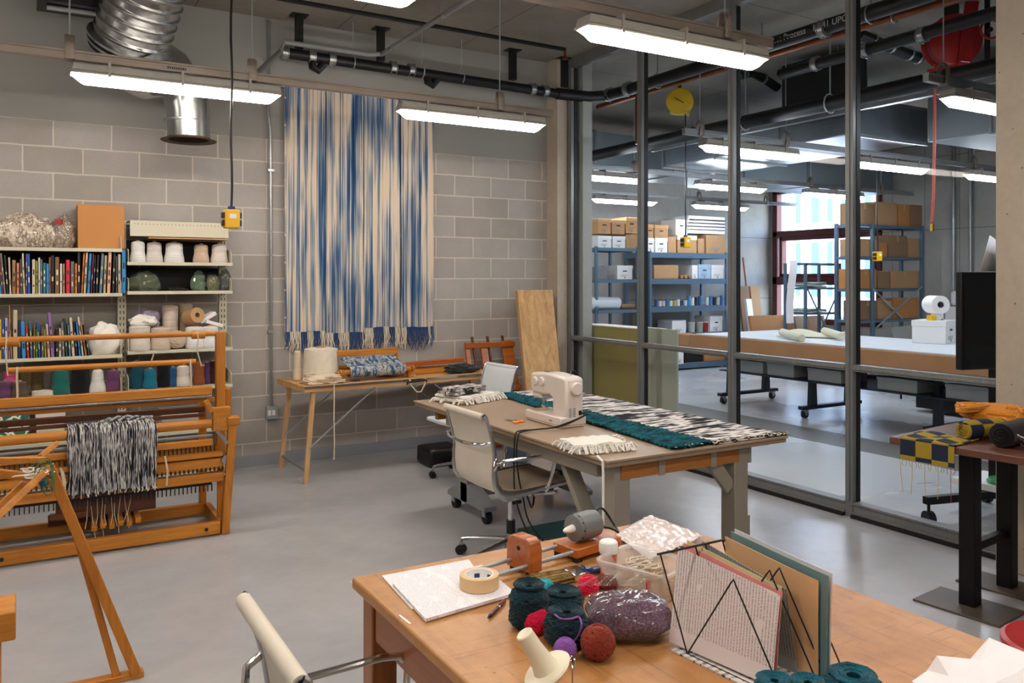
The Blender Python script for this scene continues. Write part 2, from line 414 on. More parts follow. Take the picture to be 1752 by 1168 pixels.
M['ink']=pm('black_ink','#101014',.6)
M['bluei']=pm('blue_ink','#16386b',.6);M['bluetape']=pm('blue_tape','#2f78b8',.6)
print('materials ready')
# ================================================================ SETTING
GX=4.888; BY=7.287; CZ=3.89
struct('floor',MB().box(-2.8,5.0,-3.2,7.5,-.1,0),M['floor'])
struct('floor_far_room',MB().box(5.0,13.6,-3.2,12.2,-.1,0),M['farfloor'])
struct('ceiling',MB().box(-2.8,13.6,-3.2,12.2,CZ,CZ+.2),M['ceil'])
struct('wall_back',MB().box(-2.8,4.93,BY,BY+.2,0,CZ),M['cmu'])
struct('wall_left',MB().box(-2.8,-2.6,-3.2,BY,0,CZ),M['drywall'])
struct('wall_rear',MB().box(-2.6,13.6,-3.2,-3.0,0,CZ),M['drywall'])
struct('wall_far_left',MB().box(4.93,5.03,BY,11.9,0,CZ),M['farwall'])
struct('wall_far_back',MB().box(4.93,13.6,11.9,12.1,0,CZ),M['farwall2'])
WX=13.2;WY0,WY1,WZ0,WZ1=9.36,11.84,.75,3.43
w=MB();w.box(WX,WX+.25,-3,WY0,0,CZ).box(WX,WX+.25,WY1,11.9,0,CZ).box(WX,WX+.25,WY0,WY1,0,WZ0).box(WX,WX+.25,WY0,WY1,WZ1,CZ)
struct('wall_far_right',w,M['farwall'],smooth=False)
# ceiling soffit beam seen above the work table
struct('trim_1',MB().box(4.72,4.84,7.08,7.284,0,CZ).box(4.80,4.93,7.10,7.28,0,CZ),M['col'])
t=MB().box(4.97,5.09,6.98,7.25,0,CZ);struct('trim_2',t,pm('pale_painted_post','#9fa29c',.7,0,.05,4),bevel=.005)
struct('trim_3',MB().box(4.69,5.12,2.13,2.615,0,CZ),M['col'],bevel=.008)
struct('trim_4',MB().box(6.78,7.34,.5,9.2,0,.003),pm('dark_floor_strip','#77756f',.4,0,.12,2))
# ---- glazed partition
MY=[7.045,5.92,4.786,3.688,2.64]
GA,GB=4.845,4.915
gl=thing('window_1','','',(4.89,4.8,0));del gl['label'];del gl['category'];gl['kind']='structure'
for i,y in enumerate(MY):
    m=MB().box(GA,GB,y-.024,y+.03,.0,CZ).box(GA,GA+.036,y-.031,y-.023,0,CZ);m.box(GA-.008,GA+.001,y-.008,y+.012,.11,CZ)
    m.build('mullion',M['mull'],gl,w=True,bevel=.002)
    MB().box(GA+.036,GB+.006,y-.034,y-.024,.1,CZ-.1).build('gasket',M['gasket'],gl,w=True)
MY=MY+[2.09,.98,-.13,-1.24,-2.35,-2.97]
for y in MY[5:]: MB().box(GA,GB,y-.024,y+.03,0,CZ).build('mullion',M['mull'],gl,w=True,bevel=.002)
for i in (0,1,2,3,5,6,7,8,9):
    a,b=MY[i+1]+.03,MY[i]-.034
    MB().box(GA,GB,a,b,.99,1.035).box(GA-.01,GA+.002,a,b,1.004,1.02).build('transom',M['mull'],gl,w=True,bevel=.002)
    MB().box(GA,GB+.01,a,b,.03,.085).box(GA-.008,GB+.01,a,b,.085,.10).box(GA-.012,GB+.01,a,b,.022,.035).build('sill',M['mull'],gl,w=True,bevel=.002)
    MB().box(GA-.03,GB+.02,a,b,0,.022).build('sill_gasket',M['gasket'],gl,w=True)
    MB().box(GA,GB,a,b,CZ-.1,CZ).build('head',M['mull'],gl,w=True)
    MB().box(4.878,4.886,a,b,.1,.99).build('lower_pane',M['glass'],gl,w=True)
    MB().box(4.878,4.886,a,b,1.035,CZ-.1).build('upper_pane',M['glass'],gl,w=True)
# ---- far window (dark red frame) and the street outside
fw=thing('window_2','','',(WX,10.6,WZ0));del fw['label'];del fw['category'];fw['kind']='structure'
m=MB();X0,X1=WX-.04,WX+.1
for y0,y1,z0,z1 in((WY0,WY1,WZ1-.1,WZ1),(WY0,WY1,WZ0,WZ0+.1),(WY0,WY0+.1,WZ0,WZ1),(WY1-.12,WY1,WZ0,WZ1),(WY0,WY1,2.45,2.58),(WY0,WY1,1.5,1.66)):
    m.box(X0,X1,y0,y1,z0,z1)
m.build('window_frame',M['redfr'],fw,w=True,bevel=.008)
m=MB()
for a,b,c,d in((WY0+.16,WY1-.2,2.38,2.45),(WY0+.16,WY1-.2,1.66,1.72),(WY1-.27,WY1-.2,1.66,2.45),(WY0+.1,WY0+.17,1.66,2.45)): m.box(X0-.02,X1-.03,a,b,c,d)
m.build('sash',M['redfr'],fw,w=True,bevel=.005)
MB().box(WX+.03,WX+.038,WY0+.1,WY1-.12,WZ0+.1,WZ1-.1).build('pane',M['glass'],fw,w=True)
b=thing('office_building','pale office building with tall blue windows across the street, seen through the red framed window','building',(24,13,-4))
m=MB()
m.box(24,30,4,26,-4,14)
fac=pm('pale_cladding','#e8ebf0',.7,0,.03);bg=pm('blue_window_glass','#4a72a8',.3,0,.15,1)
m.build('facade',fac,b,w=True)
for fl in range(4):
    m=MB();z0=-1.6+fl*2.6
    for i in range(30):
        y=5.2+i*.68+(.12 if i%3 else 0);m.box(23.95,24.02,y,y+(.3 if i%2 else .18),z0,z0+1.9)
    m.build('window_band',bg,b,w=True)
struct('ground_outside',MB().box(13.5,60,-20,50,-4.2,-4),pm('street_paving','#9a9a98',.9))
# ---- conduits and outlet on the block wall
c=at(463,300,y=7.25).x
cn=thing('wall_conduit','galvanised vertical conduit on the block wall left of the blue hanging','conduit',(c,7.25,1.0))
m=MB().tube([(c-.02,7.25,3.86),(c-.02,7.25,3.05),(c,7.255,2.9),(c+.006,7.255,at(466,706,y=7.24).z+.05)],.0125,10);m.build('pipe',M['galv'],cn,w=True)
m=MB()
for z in(2.55,1.15):m.box(c-.025,c+.03,7.235,7.287,z,z+.02)
m.build('clamp',M['galv'],cn,w=True)
q=at(466,706,y=7.24);m=MB().box(q.x-.05,q.x+.05,7.23,7.286,q.z-.055,q.z+.06);bx=m.build('outlet_box',M['steel'],cn,w=True,bevel=.004)
m=MB()
for s in(-1,1):
    m.box(q.x-.022+s*.018,q.x-.0+s*.018+.004,7.226,7.231,q.z-.02,q.z+.025)
m.build('socket_face',M['whitew'],bx,w=True)
# ================================================================ LIGHT FIXTURES
def make_light(mat):
    t=thing('light_fixture','','light',(0,0,2.80))
    m=MB().prism([(-.63,.075),(-.615,.12),(.615,.12),(.63,.075)],-.06,.06,'xz').box(-.635,.635,-.064,.064,.058,.075);m.build('housing',M['lampbody'],t,bevel=.008)
    k=MB();pr=[(-.052,.06),(-.05,.03),(-.03,.006),(0,.0),(.03,.006),(.05,.03),(.052,.06)]
    xs=[(-.63,.0),(-.605,.35),(-.57,.85),(-.55,1),(.55,1),(.57,.85),(.605,.35),(.63,.0)]
    k.grid(lambda u,v:(xs[round(u*7)][0],pr[round(v*6)][0],.06-(.06-pr[round(v*6)][1])*xs[round(u*7)][1]),7,6)
    k.build('diffuser',mat,t,ang=60)
    for s in(-.42,0,.42):
        MB().box(s-.008,s+.008,-.068,.068,.05,.141).build('clip',M['lampbody'],t)
    return t
near=make_light(M['led']);far=make_light(M['ledfar'])
NEARL=[(.87,5.66,'linear strip light hanging at upper left, in front of the spiral duct'),(3.0,5.66,'linear strip light hanging beside the top of the blue striped hanging'),
 (3.0,3.34,'large linear strip light hanging above the work table, nearest in view'),(.87,3.34,'linear strip light cut by the top edge, left of the nearest one'),
 (.87,1.0,'linear strip light overhead, out of view above the near table'),(3.0,1.0,'linear strip light overhead, out of view beside the right column'),(-1.3,3.34,'linear strip light above the left side of the room'),
 (-1.3,5.66,'linear strip light above the loom, out of view at left'),(-1.3,1.0,'linear strip light behind the viewer at left'),(.87,-1.4,'linear strip light behind the viewer'),(3.0,-1.4,'linear strip light behind the viewer at right')]
first=True
for x,y,l in NEARL:
    o=near if first else copytree(near,None)
    first=False;o.location=(x,y,2.80);o['label']=l;o['group']='strip lights of the weaving room'
FX=[6.06,8.22,10.3];FY=[3.36,5.72,8.1,10.4];first=True
rown={3.36:'nearest row',5.72:'second row back',8.1:'third row back',10.4:'last row back'}
coln={6.06:'closest to the glass partition',8.22:'in the middle of the row',10.3:'farthest from the glass partition'}
for y in FY:
    for x in FX:
        o=far if first else copytree(far,None);first=False
        o.location=(x,y,2.80);o['label']='strip light behind the glass, %s, %s'%(rown[y],coln[x]);o['group']='strip lights of the far room'
# struts carrying the lights, with hanger straps and rods
def strut(y,x0,x1,hx,label,group,mat):
    t=thing('lighting_channel',label,'metal channel',((x0+x1)/2,y,2.94),group=group)
    MB().box(x0,x1,y-.021,y+.021,2.94,2.985).box(x0,x1,y-.025,y+.025,2.985,3.0).build('channel',mat,t,w=True,bevel=.002)
    for x in hx:
        m=MB().tube([(x,y-.03,2.945),(x,y-.034,3.03),(x,y-.02,3.075),(x,y,3.09),(x,y+.02,3.075),(x,y+.034,3.03),(x,y+.03,2.945),(x,y,2.935)],.006,6,closed=True)
        for i in range(len(m.v)): m.v[i].x=x+(m.v[i].x-x)*4.5
        s=m.build('hanger_strap',M['strut'],t,w=True)
        MB().cyl((x,y,3.08),(x,y,CZ),.005,8).build('threaded_rod',M['steel'],s,w=True)
strut(5.66,-2.4,3.72,[at(119,100,y=5.66).x,at(431,125,y=5.66).x,at(855,180,y=5.66).x,-1.3],'long steel channel along the block wall carrying two strip lights','lighting channels of the weaving room',M['strut'])
strut(3.34,-2.4,3.7,[at(1240,60,y=3.34).x,.4,-1.3],'steel channel above the work table carrying the nearest strip light','lighting channels of the weaving room',M['strut'])
strut(1.0,-2.4,4.6,[-1,1,3],'steel channel over the near table, out of view','lighting channels of the weaving room',M['strut'])
strut(-1.4,-2.4,4.6,[-1,1,3],'steel channel behind the viewer','lighting channels of the weaving room',M['strut'])
for y in FY: strut(y,5.2,12.2,[5.4,6.55,9.8,11.4],'bluish steel channel behind the glass above the lights of the %s'%rown[y],'lighting channels of the far room',M['galv'])
# small hose clips / label text on the first channel
q=at(304,124,y=5.63);m=MB()
for i in range(9):
    x=q.x-.06+i*.013;m.box(x,x+.007,5.633,5.6345,2.955,2.969)
tag(m.build('stencil_marks',M['ink'],loc=(q.x,5.633,2.96),w=True),'small black stencilled lettering on the long lighting channel','lettering')
# ================================================================ PIPES
def clamp(m,p,ax,r):
    a=Vector(ax);m.cyl(Vector(p)-a*.02,Vector(p)+a*.02,r+.008,14);m.cyl(Vector(p)-a*.028,Vector(p)-a*.022,r+.014,14);m.cyl(Vector(p)+a*.022,Vector(p)+a*.028,r+.014,14)
    m.box(p[0]-.008,p[0]+.008,p[1]-.008,p[1]+.008,p[2]-r-.02,p[2]-r)
pz=3.53
t=thing('drain_pipe','black drain pipe running along the top of the block wall with steel couplings','pipe',(3,7.0,pz))
x0=at(485,95,y=7.0).x
MB().tube([(x0,7.0,pz),(4.66,7.0,pz-.03)],.047,14).build('pipe_run',M['blackpipe'],t,w=True)
for px in(487,533,567,672,703):
    m=MB();clamp(m,(at(px,100,y=7).x,7.0,pz),(1,0,0),.047);m.build('coupling',M['galv'],t,w=True)
for px in(910,932):
    m=MB();clamp(m,(at(px,150,y=7).x,7.0,pz-.02),(1,0,0),.047);m.build('coupling',M['galv'],t,w=True)
for px in(512,652,878,966):
    x=at(px,50,y=7.05).x
    s=MB().box(x-.03,x+.03,7.03,7.09,pz+.06,CZ-.012).box(x-.07,x+.07,7.0,7.12,CZ-.012,CZ-.002).build('ceiling_post',M['blackpipe'],t,w=True)
for px in(604,722,790):
    x=at(px,90,y=7).x
    m=MB().cyl((x,7,pz+.06),(x,7,CZ),.005,8);m.tube([(x+.0,7+.06*math.cos(a/12*2*PI),pz+.06*math.sin(a/12*2*PI)) for a in range(12)],.005,6,closed=True);m.build('ring_hanger',M['steel'],t,w=True)
for px in(537,735):
    x=at(px,100,y=6.95).x;MB().tube([(x,7.0,pz-.04),(x,6.99,pz-.09),(x+.05,7.0,pz-.11),(x+.1,7.0,pz-.05)],.036,10).build('trap_bend',M['blackpipe'],t,w=True)
t=thing('grey_conduit','grey conduit crossing the ceiling above the hanging and turning along the drain pipe','conduit',(2.7,6,3.55))
MB().tube([at(432,133,y=5.8),at(478,90,y=6.9),(at(478,90,y=6.9).x+.05,6.93,3.6),(2.62,6.93,3.6),(2.72,6.86,3.6),(2.72,4.8,3.6),(2.72,4.75,3.75),(2.72,4.75,3.885)],.021,10).build('conduit_run',M['greyd'],t,w=True)
for p in((2.72,6.6,3.6),(2.72,5.6,3.6)): MB().cyl((p[0],p[1]-.02,p[2]),(p[0],p[1]+.02,p[2]),.026,12).build('conduit_clamp',M['galv'],t,w=True)
t=thing('sprinkler_pipe','thin black sprinkler pipe along the ceiling in front of the drain pipe','pipe',(2.5,6.25,3.72))
MB().tube([(1.55,6.25,3.73),(4.25,6.25,3.71)],.019,10).build('pipe_run',M['blackpipe'],t,w=True)
MB().tube([(4.25,6.25,3.71),(4.25,6.25,3.64)],.014,8).lathe([(.03,-.02),(.012,0)],(4.25,6.25,3.64),10).build('sprinkler_head',M['copper'],t,w=True)
for x in(1.9,3.0,3.95): MB().cyl((x,6.25,3.7),(x,6.25,CZ),.004,6).build('hanger_rod',M['steel'],t,w=True)
# pipes behind the glass, running away from the viewer
t=thing('marked_drain_pipe','thick black pipe with white printed lettering just behind the glass, below the ceiling','pipe',(5.2,5,3.5))
MB().tube([(4.66,7.0,pz-.03),(5.05,7.0,pz-.02),(5.24,6.95,pz),(5.27,6.7,pz),(5.34,1.0,pz+.05)],.058,16).build('pipe_run',M['blackpipe'],t,w=True)
for y in(6.9,6.6,4.25,3.2):
    m=MB();clamp(m,(5.26+(6.7-y)*.013,y,pz+.01),(0,1,0),.058);m.build('coupling',M['galv'],t,w=True)
for y in(6.2,5.3,3.85):
    x=5.3;m=MB().cyl((x,y,pz+.06),(x,y,CZ),.005,8);m.tube([(x+.068*math.cos(a/12*2*PI),y,pz+.01+.068*math.sin(a/12*2*PI)) for a in range(12)],.006,6,closed=True);m.build('ring_hanger',M['galv'],t,w=True)
cu=bpy.data.curves.new('pipe_lettering','FONT');cu.body='10-41 O. UPC  Cast Direct Process   10-41 UPC';cu.size=.07;cu.extrude=.0005
tx=bpy.data.objects.new('pipe_lettering',cu);COL.objects.link(tx);tx.parent=t
tx.rotation_euler=(PI/2,0,-PI/2);tx.location=(5.24-5.2,5.4-5,pz-.0-3.5)
bpy.context.view_layer.update()
tm=bpy.data.meshes.new_from_object(tx);tl_=tx.location.copy();tr_=tx.rotation_euler.copy();bpy.data.objects.remove(tx)
tx=bpy.data.objects.new('pipe_lettering',tm);COL.objects.link(tx);tx.parent=t;tx.location=tl_;tx.rotation_euler=tr_;tx['kind']='stuff'
tm.materials.clear();tm.materials.append(pm('white_marking','#b8b8b8',.6))
t=thing('copper_pipe','long copper pipe behind the glass beside the marked black pipe','pipe',(5.7,4,3.6))
MB().tube([(5.62,7.6,3.57),(5.66,1.0,3.6)],.03,12).tube([(5.62,6.9,3.57),(5.62,6.9,3.05)],.022,10).build('pipe_run',M['copper'],t,w=True)
for y in(5.2,3.9,3.2):
    m=MB().cyl((5.65,y,3.62),(5.65,y,CZ),.005,8);m.tube([(5.65+.04*math.cos(a/12*2*PI),y,3.585+.04*math.sin(a/12*2*PI)) for a in range(12)],.006,6,closed=True);m.build('ring_hanger',M['galv'],t,w=True)
t=thing('large_black_pipe','very long thick black pipe crossing the whole glazed wall behind the glass','pipe',(6.2,5,3.2))
MB().tube([(6.15,8.6,3.16),(6.2,.5,3.2)],.068,16).build('pipe_run',M['blackpipe'],t,w=True)
for y in(7.4,5.9,4.9,3.35):
    m=MB().cyl((6.18,y,3.27),(6.18,y,CZ),.006,8);m.tube([(6.18+.08*math.cos(a/12*2*PI),y,3.18+.085*math.sin(a/12*2*PI)) for a in range(12)],.007,6,closed=True);m.build('ring_hanger',M['steel'],t,w=True)
t=thing('upper_black_pipe','black pipe below the ceiling behind the glass, between the copper pipe and the hose reel','pipe',(5.95,3,3.6))
MB().tube([(6.0,5.3,3.5),(6.0,.5,3.56)],.05,14).build('pipe_run',M['blackpipe'],t,w=True)
for y in(4.9,4.4,3.9):
    m=MB();clamp(m,(6.0,y,3.51),(0,1,0),.05);m.build('coupling',M['galv'],t,w=True)
t=thing('flexible_coupled_pipe','short black offset pipe with four shiny clamps behind the right panes','pipe',(6.6,4,3.45))
fp=[at(x,y,y=4.75) for x,y in((1470,58),(1505,74),(1540,88),(1574,100))]
MB().tube(fp,.05,14).build('pipe_run',M['blackpipe'],t,w=True)
for k in(.2,.5,.8,.95):
    q=fp[0].lerp(fp[3],k);e=(fp[3]-fp[0]).normalized();MB().cyl(q-e*.014,q+e*.014,.062,14).build('clamp_band',M['chrome'],t,w=True)
t=thing('clamped_pipe_bundle','black pipe bend with a row of steel clamps seen right of the third mullion','pipe',(6.5,5.4,3.4))
fp=[at(x,y,y=6.5) for x,y in((1262,132),(1285,124),(1306,134),(1330,150))]
MB().tube(fp,.05,14).build('pipe_run',M['blackpipe'],t,w=True)
for k in range(4):
    q=fp[0].lerp(fp[1],k*.25) if k<3 else fp[2];e=Vector((1,0,0));MB().cyl(q-e*.012,q+e*.012,.062,14).build('clamp_band',M['galv'],t,w=True)
o=MB().box(6.75,7.04,5.15,5.95,3.28,3.82).box(6.72,7.06,5.1,6.0,3.25,3.28).build('air_unit',M['blackplastic'],loc=(7.1,4.8,3.25),w=True,bevel=.01);tag(o,'black box shaped air unit under the far room ceiling','air unit')
MB().cyl((6.8,5.3,3.8),(6.8,5.3,CZ),.006,6).cyl((7.0,5.8,3.8),(7.0,5.8,CZ),.006,6).build('hanger_rod',M['steel'],o,w=False).location=(-7.1,-4.8,-3.25)
t=thing('unistrut_rack','pair of thin steel rails with small brackets under the far room ceiling','metal rail',(6.6,5,3.24))
for y0,y1,x,z in((8.0,3.5,6.75,3.22),(7.2,4.2,6.95,3.26)): MB().beam((x,y0,z),(x,y1,z),.04,.04).build('rail',M['galv'],t,w=True)
# ducts
t=thing('shiny_duct','wide shiny sheet metal duct reflecting blue daylight in the far room','duct',(7.6,6.6,3.05))
MB().box(7.1,8.3,5.35,8.2,3.06,3.42).build('duct_body',M['ductblue'],t,w=True,bevel=.01)
for y in(5.37,6.3,7.25,8.18): MB().box(7.08,8.32,y-.015,y+.015,3.04,3.44).build('flange',M['galv'],t,w=True)
for x,y in((7.2,6),(8.2,6),(7.2,7.8),(8.2,7.8)): MB().cyl((x,y,3.42),(x,y,CZ),.006,6).build('hanger_rod',M['steel'],t,w=True)
t=thing('grey_supply_duct','large dull grey rectangular duct at the right behind the glass','duct',(8.9,3.6,2.95))
MB().box(8.0,9.6,1.6,5.15,3.02,3.6).build('duct_body',pm('dull_grey_duct','#8d969c',.5,.4,.06,2),t,w=True,bevel=.01)
for y in(2.4,3.5,4.5): MB().box(7.98,9.62,y-.012,y+.012,3.005,3.62).build('flange',M['galv'],t,w=True)
MB().box(8.1,8.8,5.16,5.2,3.1,3.5).build('grille',M['blackplastic'],t,w=True)
t=thing('far_cross_duct','pale grey duct running along the far end of the neighbouring room ceiling','duct',(8.5,9.2,3.1))
MB().box(5.3,13.0,9.0,9.9,3.1,3.6).build('duct_body',pm('pale_grey_duct','#7f8a92',.45,.4,.08,2),t,w=True,bevel=.01)
for x in(6.6,8.0,9.4,10.8): MB().box(x-.012,x+.012,8.98,9.92,3.08,3.62).build('flange',M['galv'],t,w=True)
# spiral duct of the weaving room
t=thing('exhaust_duct','silver spiral exhaust duct coming down from the ceiling above the shelves','duct',(1.1,6.5,2.66))
A=at(262,-60,y=6.0);B=at(224,72,y=6.35)
d=(B-A);L=d.length;N=int(L/.008);pts=[];rr=[]
for i in range(N+1):
    pts.append(A+d*i/N);ph=(i%9);rr.append(.245+(.012 if ph<2 else 0))
MB().tube(pts,rr,36).build('spiral_section',M['duct'],t,w=True,ang=80)
P=[B,at(232,98,y=6.42),at(258,118,y=6.5),at(292,128,y=6.56),at(316,155,y=6.6),at(322,190,y=6.6),at(323,222,y=6.6),at(323,236,y=6.6)]
R=[.262,.255,.235,.19,.165,.155,.15,.155]
MB().tube(P,R,32,cap=False).build('elbow',M['duct'],t,w=True,ang=50)
m=MB();q=B;dn=d.normalized()
for k in(0,.045,.09): m.cyl(q+dn*(k-.008),q+dn*(k+.008),.285-k*.3,36)
m.build('flange_ring',M['galv'],t,w=True)
q=at(323,238,y=6.6);MB().lathe([(.15,.03),(.155,0),(.195,-.008),(.2,-.012),(.195,-.016),(.145,-.006),(.14,.03)],q,36,close=True).build('mouth_flange',pm('rusty_rim','#4a3a30',.6,.4,.3),t,w=True)
q=at(318,208,y=6.6);MB().cyl((q.x,q.y,q.z-.006),(q.x,q.y,q.z+.006),.159,32).build('seam_band',M['galv'],t,w=True)
t=thing('ceiling_bracket_bar','dark steel bracket bar beside the spiral duct at the upper left','bracket',(.5,6.4,3.5))
a=at(80,12,y=6.7);b=at(200,28,y=6.7);MB().tube([a,b],.02,10).build('bar',M['galv'],t,w=True)
MB().box(a.x-.06,a.x+.5,6.6,6.9,a.z+.02,CZ).build('dark_plate',M['blackplastic'],t,w=True)
# hanging power boxes
def pendant(px,py,z0,loc,ztop,label,fp):
    t=thing('hanging_outlet',label,'hanging outlet',loc)
    x,y,z=loc
    MB().box(x-.045,x+.045,y-.04,y+.04,z-.06,z+.055).build('outlet_body',M['yellow'],t,w=True,bevel=.008)
    for s in(-1,1):
        for k in(-.03,.018): MB().box(x+s*.045,x+s*.058,y-.025,y+.025,z+k-.016,z+k+.02).build('socket_cover',M['blackplastic'],t,w=True,bevel=.004)
    MB().box(x-.02,x+.022,y-.042,y-.04,z-.0,z+.028).build('label_plate',M['whitew'],t,w=True)
    MB().cyl((x,y,z+.055),(x,y,z+.075),.022,12).build('cord_grip',M['bluei'],t,w=True)
    pts=[(x+.004*math.sin(i*1.3),y,z+.07+(ztop-z-.07)*i/14) for i in range(15)];MB().tube(pts,.0075,8).build('cord',M['blackplastic'],t,w=True)
    return t
pendant(0,0,0,tuple(at(396,374,y=5.3)),3.89,'yellow outlet box hanging on a black cord in front of the block wall',0)
def reel(loc,r,label):
    t=thing('cord_reel',label,'cord reel',loc);x,y,z=loc
    a=Vector((-.75,-.66,0)).normalized()
    c=Vector(loc)
    for s in(-1,1): MB().lathe([(0,0),(r*.9,0),(r,.008),(r*.9,.02),(0,.028)],c+a*(.05*s-.012),28,axis=a).build('reel_cover',M['yellowd'],t,w=True)
    MB().cyl(c-a*.045,c+a*.045,r*.82,24).build('reel_drum',M['blackplastic'],t,w=True)
    e=Vector((0,0,1)).cross(a)
    m=MB().beam(c+a*.082-e*.05+Vector((0,0,.03)),c+a*.082+e*.05-Vector((0,0,.03)),.004,.035,up=a);m.build('name_plate',M['ink'],t,w=True)
    MB().beam(c-e*r*.7-Vector((0,0,r*.75)),c+e*r*.7-Vector((0,0,r*.95)),.12,.03).build('cord_guide',M['yellowd'],t,w=True)
    MB().beam(c+Vector((0,0,r*.8)),(x,y,CZ),.05,.01).build('mount_bracket',M['blackpipe'],t,w=True)
    return t
l1=tuple(at(1163,174,x=6.2));reel(l1,.145,'yellow cord reel under the ceiling behind the second pane, above the far shelves')
pendant(0,0,0,tuple(at(1173,414,x=6.22)),l1[2]-.12,'small yellow outlet box hanging behind the second pane in front of the box shelves',0)
l2=tuple(at(1492,223,x=9.0));reel(l2,.16,'yellow cord reel half hidden by the fourth mullion')
pendant(0,0,0,tuple(at(1501,438,x=9.02)),l2[2]-.14,'small yellow outlet box hanging right of the fourth mullion',0)
# red hose reel
c=at(1628,72,x=6.65);t=thing('hose_reel','large red hose reel under the ceiling behind the right pane','hose reel',tuple(c))
a=Vector((-.55,-.83,0)).normalized();e=Vector((0,0,1)).cross(a)
MB().lathe([(0,0),(.2,0),(.215,.01),(.2,.02),(0,.02)],c+a*.07,32,axis=a).build('side_disc',M['red'],t,w=True)
MB().lathe([(0,0),(.2,0),(.215,.01),(.2,.02),(0,.02)],c-a*.09,32,axis=a).build('side_disc',M['red'],t,w=True)
m=MB()
for k in range(5): m.lathe([(.17+.012*math.cos(j/8*2*PI),-.05+k*.026+.012*math.sin(j/8*2*PI)) for j in range(8)],c,32,axis=a,close=True)
m.build('hose_coil',pm('red_rubber_hose','#7d1512',.5),t,w=True)
m=MB().beam(c+a*.1+e*.12+Vector((0,0,.33)),c+a*.1+e*.05-Vector((0,0,.26)),.11,.02,up=a).beam(c+a*.1+e*.06-Vector((0,0,.25)),c+a*.1-e*.24-Vector((0,0,.28)),.02,.06);m.build('arm_plate',M['red'],t,w=True,bevel=.004)
m=MB()
for k in range(3):m.beam(c+a*.113+e*(.115-k*.01)+Vector((0,0,.2-k*.04)),c+a*.113+e*(.145-k*.01)+Vector((0,0,.2-k*.04)),.004,.03,up=a)
m.beam(c+a*.113+e*.02-Vector((0,0,.19)),c+a*.113+e*.09-Vector((0,0,.2)),.004,.025,up=a)
m.build('white_lettering',M['whitew'],t,w=True)
m=MB().beam(c+Vector((0,0,.2)),(c.x,c.y,CZ),.12,.02).build('mount_bracket',M['blackpipe'],t,w=True)
q=c+Vector((0,0,-.15));bt=at(1595,385,x=6.55)
m=MB().tube([at(1600,110,x=6.55),at(1599,240,x=6.55),at(1597,340,x=6.55),at(1594,380,x=6.55)],.012,8);o=m.build('air_hose',pm('salmon_rubber_hose','#b5503c',.5),loc=tuple(bt),w=True)
tag(o,'thin salmon red air hose hanging down behind the right pane','hose')
MB().cyl(Vector((0,0,.01)),Vector((0,0,-.05)),.017,8).build('brass_fitting',pm('brass','#b08a3c',.3,1),o)
c2=at(1695,50,x=6.7);t=thing('pipe_valve','pipe valve with a red round handwheel near the top right corner','valve',tuple(c2))
MB().lathe([(.075+.01*math.cos(j/8*2*PI),.01*math.sin(j/8*2*PI)) for j in range(8)],c2,28,axis=(-.6,-.8,0),close=True).build('handwheel',M['red'],t,w=True)
MB().cyl(c2+Vector((.04,.05,-.25)),(c2.x+.04,c2.y+.05,CZ),.022,10).cyl(c2,c2+Vector((.04,.05,0)),.02,10).build('valve_body',M['blackpipe'],t,w=True)
# ================================================================ BLUE HANGING ON THE BLOCK WALL
def m_ikat():
    t=NT('indigo_resist_stripe_weave')
    a=t.noise(t.co((24,24,.42)),1,3,.75);b=t.noise(t.co((5.5,5.5,1.1),loc=(3,0,5)),1,2,.5);c=t.noise(t.co((150,1,.8)),1,2,.6)
    c2=t.noise(t.co((75,1,.35),loc=(9,0,2)),1,2,.6)
    m=t.math('ADD',t.math('ADD',t.math('MULTIPLY',a,.42),t.math('MULTIPLY',b,.28)),t.math('ADD',t.math('MULTIPLY',c,.14),t.math('MULTIPLY',c2,.2)))
    col=t.ramp(m,[(.0,lin('#e2d0bb')),(.492,lin('#dac8b4')),(.507,lin('#a3a5a8')),(.54,lin('#8b939d')),(.555,lin('#4b678a')),(.60,lin('#2c4c74')),(.68,lin('#1b3557'))])
    f=t.noise(t.co((1,1,1)),420,2);col=t.mix(.4,col,t.ramp(f,[(.35,(.7,.7,.7)),(.65,(1.12,1.12,1.12))]),'MULTIPLY')
    t.setb(Base_Color=col,Roughness=.95);t.b.inputs['Specular IOR Level'].default_value=.1;t.bump(f,.4,.002);return t.mat
ik=m_ikat()
Hy=7.24;xL=at(486,300,y=Hy).x;xR=at(742,300,y=Hy).x;zT=3.30
t=thing('wall_hanging','large indigo blue and cream striped woven hanging with a knotted fringe on the block wall','wall hanging',(2.7,Hy,1.1))
seams=[xL,at(557,400,y=Hy).x,at(622,400,y=Hy).x,at(685,400,y=Hy).x,xR]
bot=[1.15,1.13,1.17,1.16]
for i in range(4):
    a,b=seams[i]+.004,seams[i+1]-.004;zb=bot[i];ph=i*1.7
    m=MB().grid(lambda u,v:(a+(b-a)*u+.006*math.sin(v*7+ph)*(1-v),Hy+.008*math.sin(u*9+ph)*(1.2-v)-.004,zb+(zT-zb)*v),24,30,.004)
    o=m.build('woven_panel',ik,t,w=True);
    m1=MB();m1.cur=0
    n=int((b-a)/.011)
    for k in range(n):
        x=a+(b-a)*(k+.5)/n;L=.12+.09*random.random()+(.03 if i==3 else 0);m1.cur=1 if noise.noise(Vector((x*9,i,0)))>-.02+ (.1 if i==2 else 0) else 0
        dx=random.uniform(-.012,.012)
        m1.tube([(x,Hy-.004,zb+.004),(x+dx*.4,Hy-.012,zb-L*.3),(x-dx,Hy-.008-random.random()*.02,zb-L*.65),(x+dx,Hy-.006,zb-L)],[.0045,.004,.0045,.003],5)
    m1.build('fringe',[M['crm'],fabric('indigo_yarn','#1f4478',300)] if i==0 else [M['crm'],bpy.data.materials['indigo_yarn']],o,w=True,stuff=True)
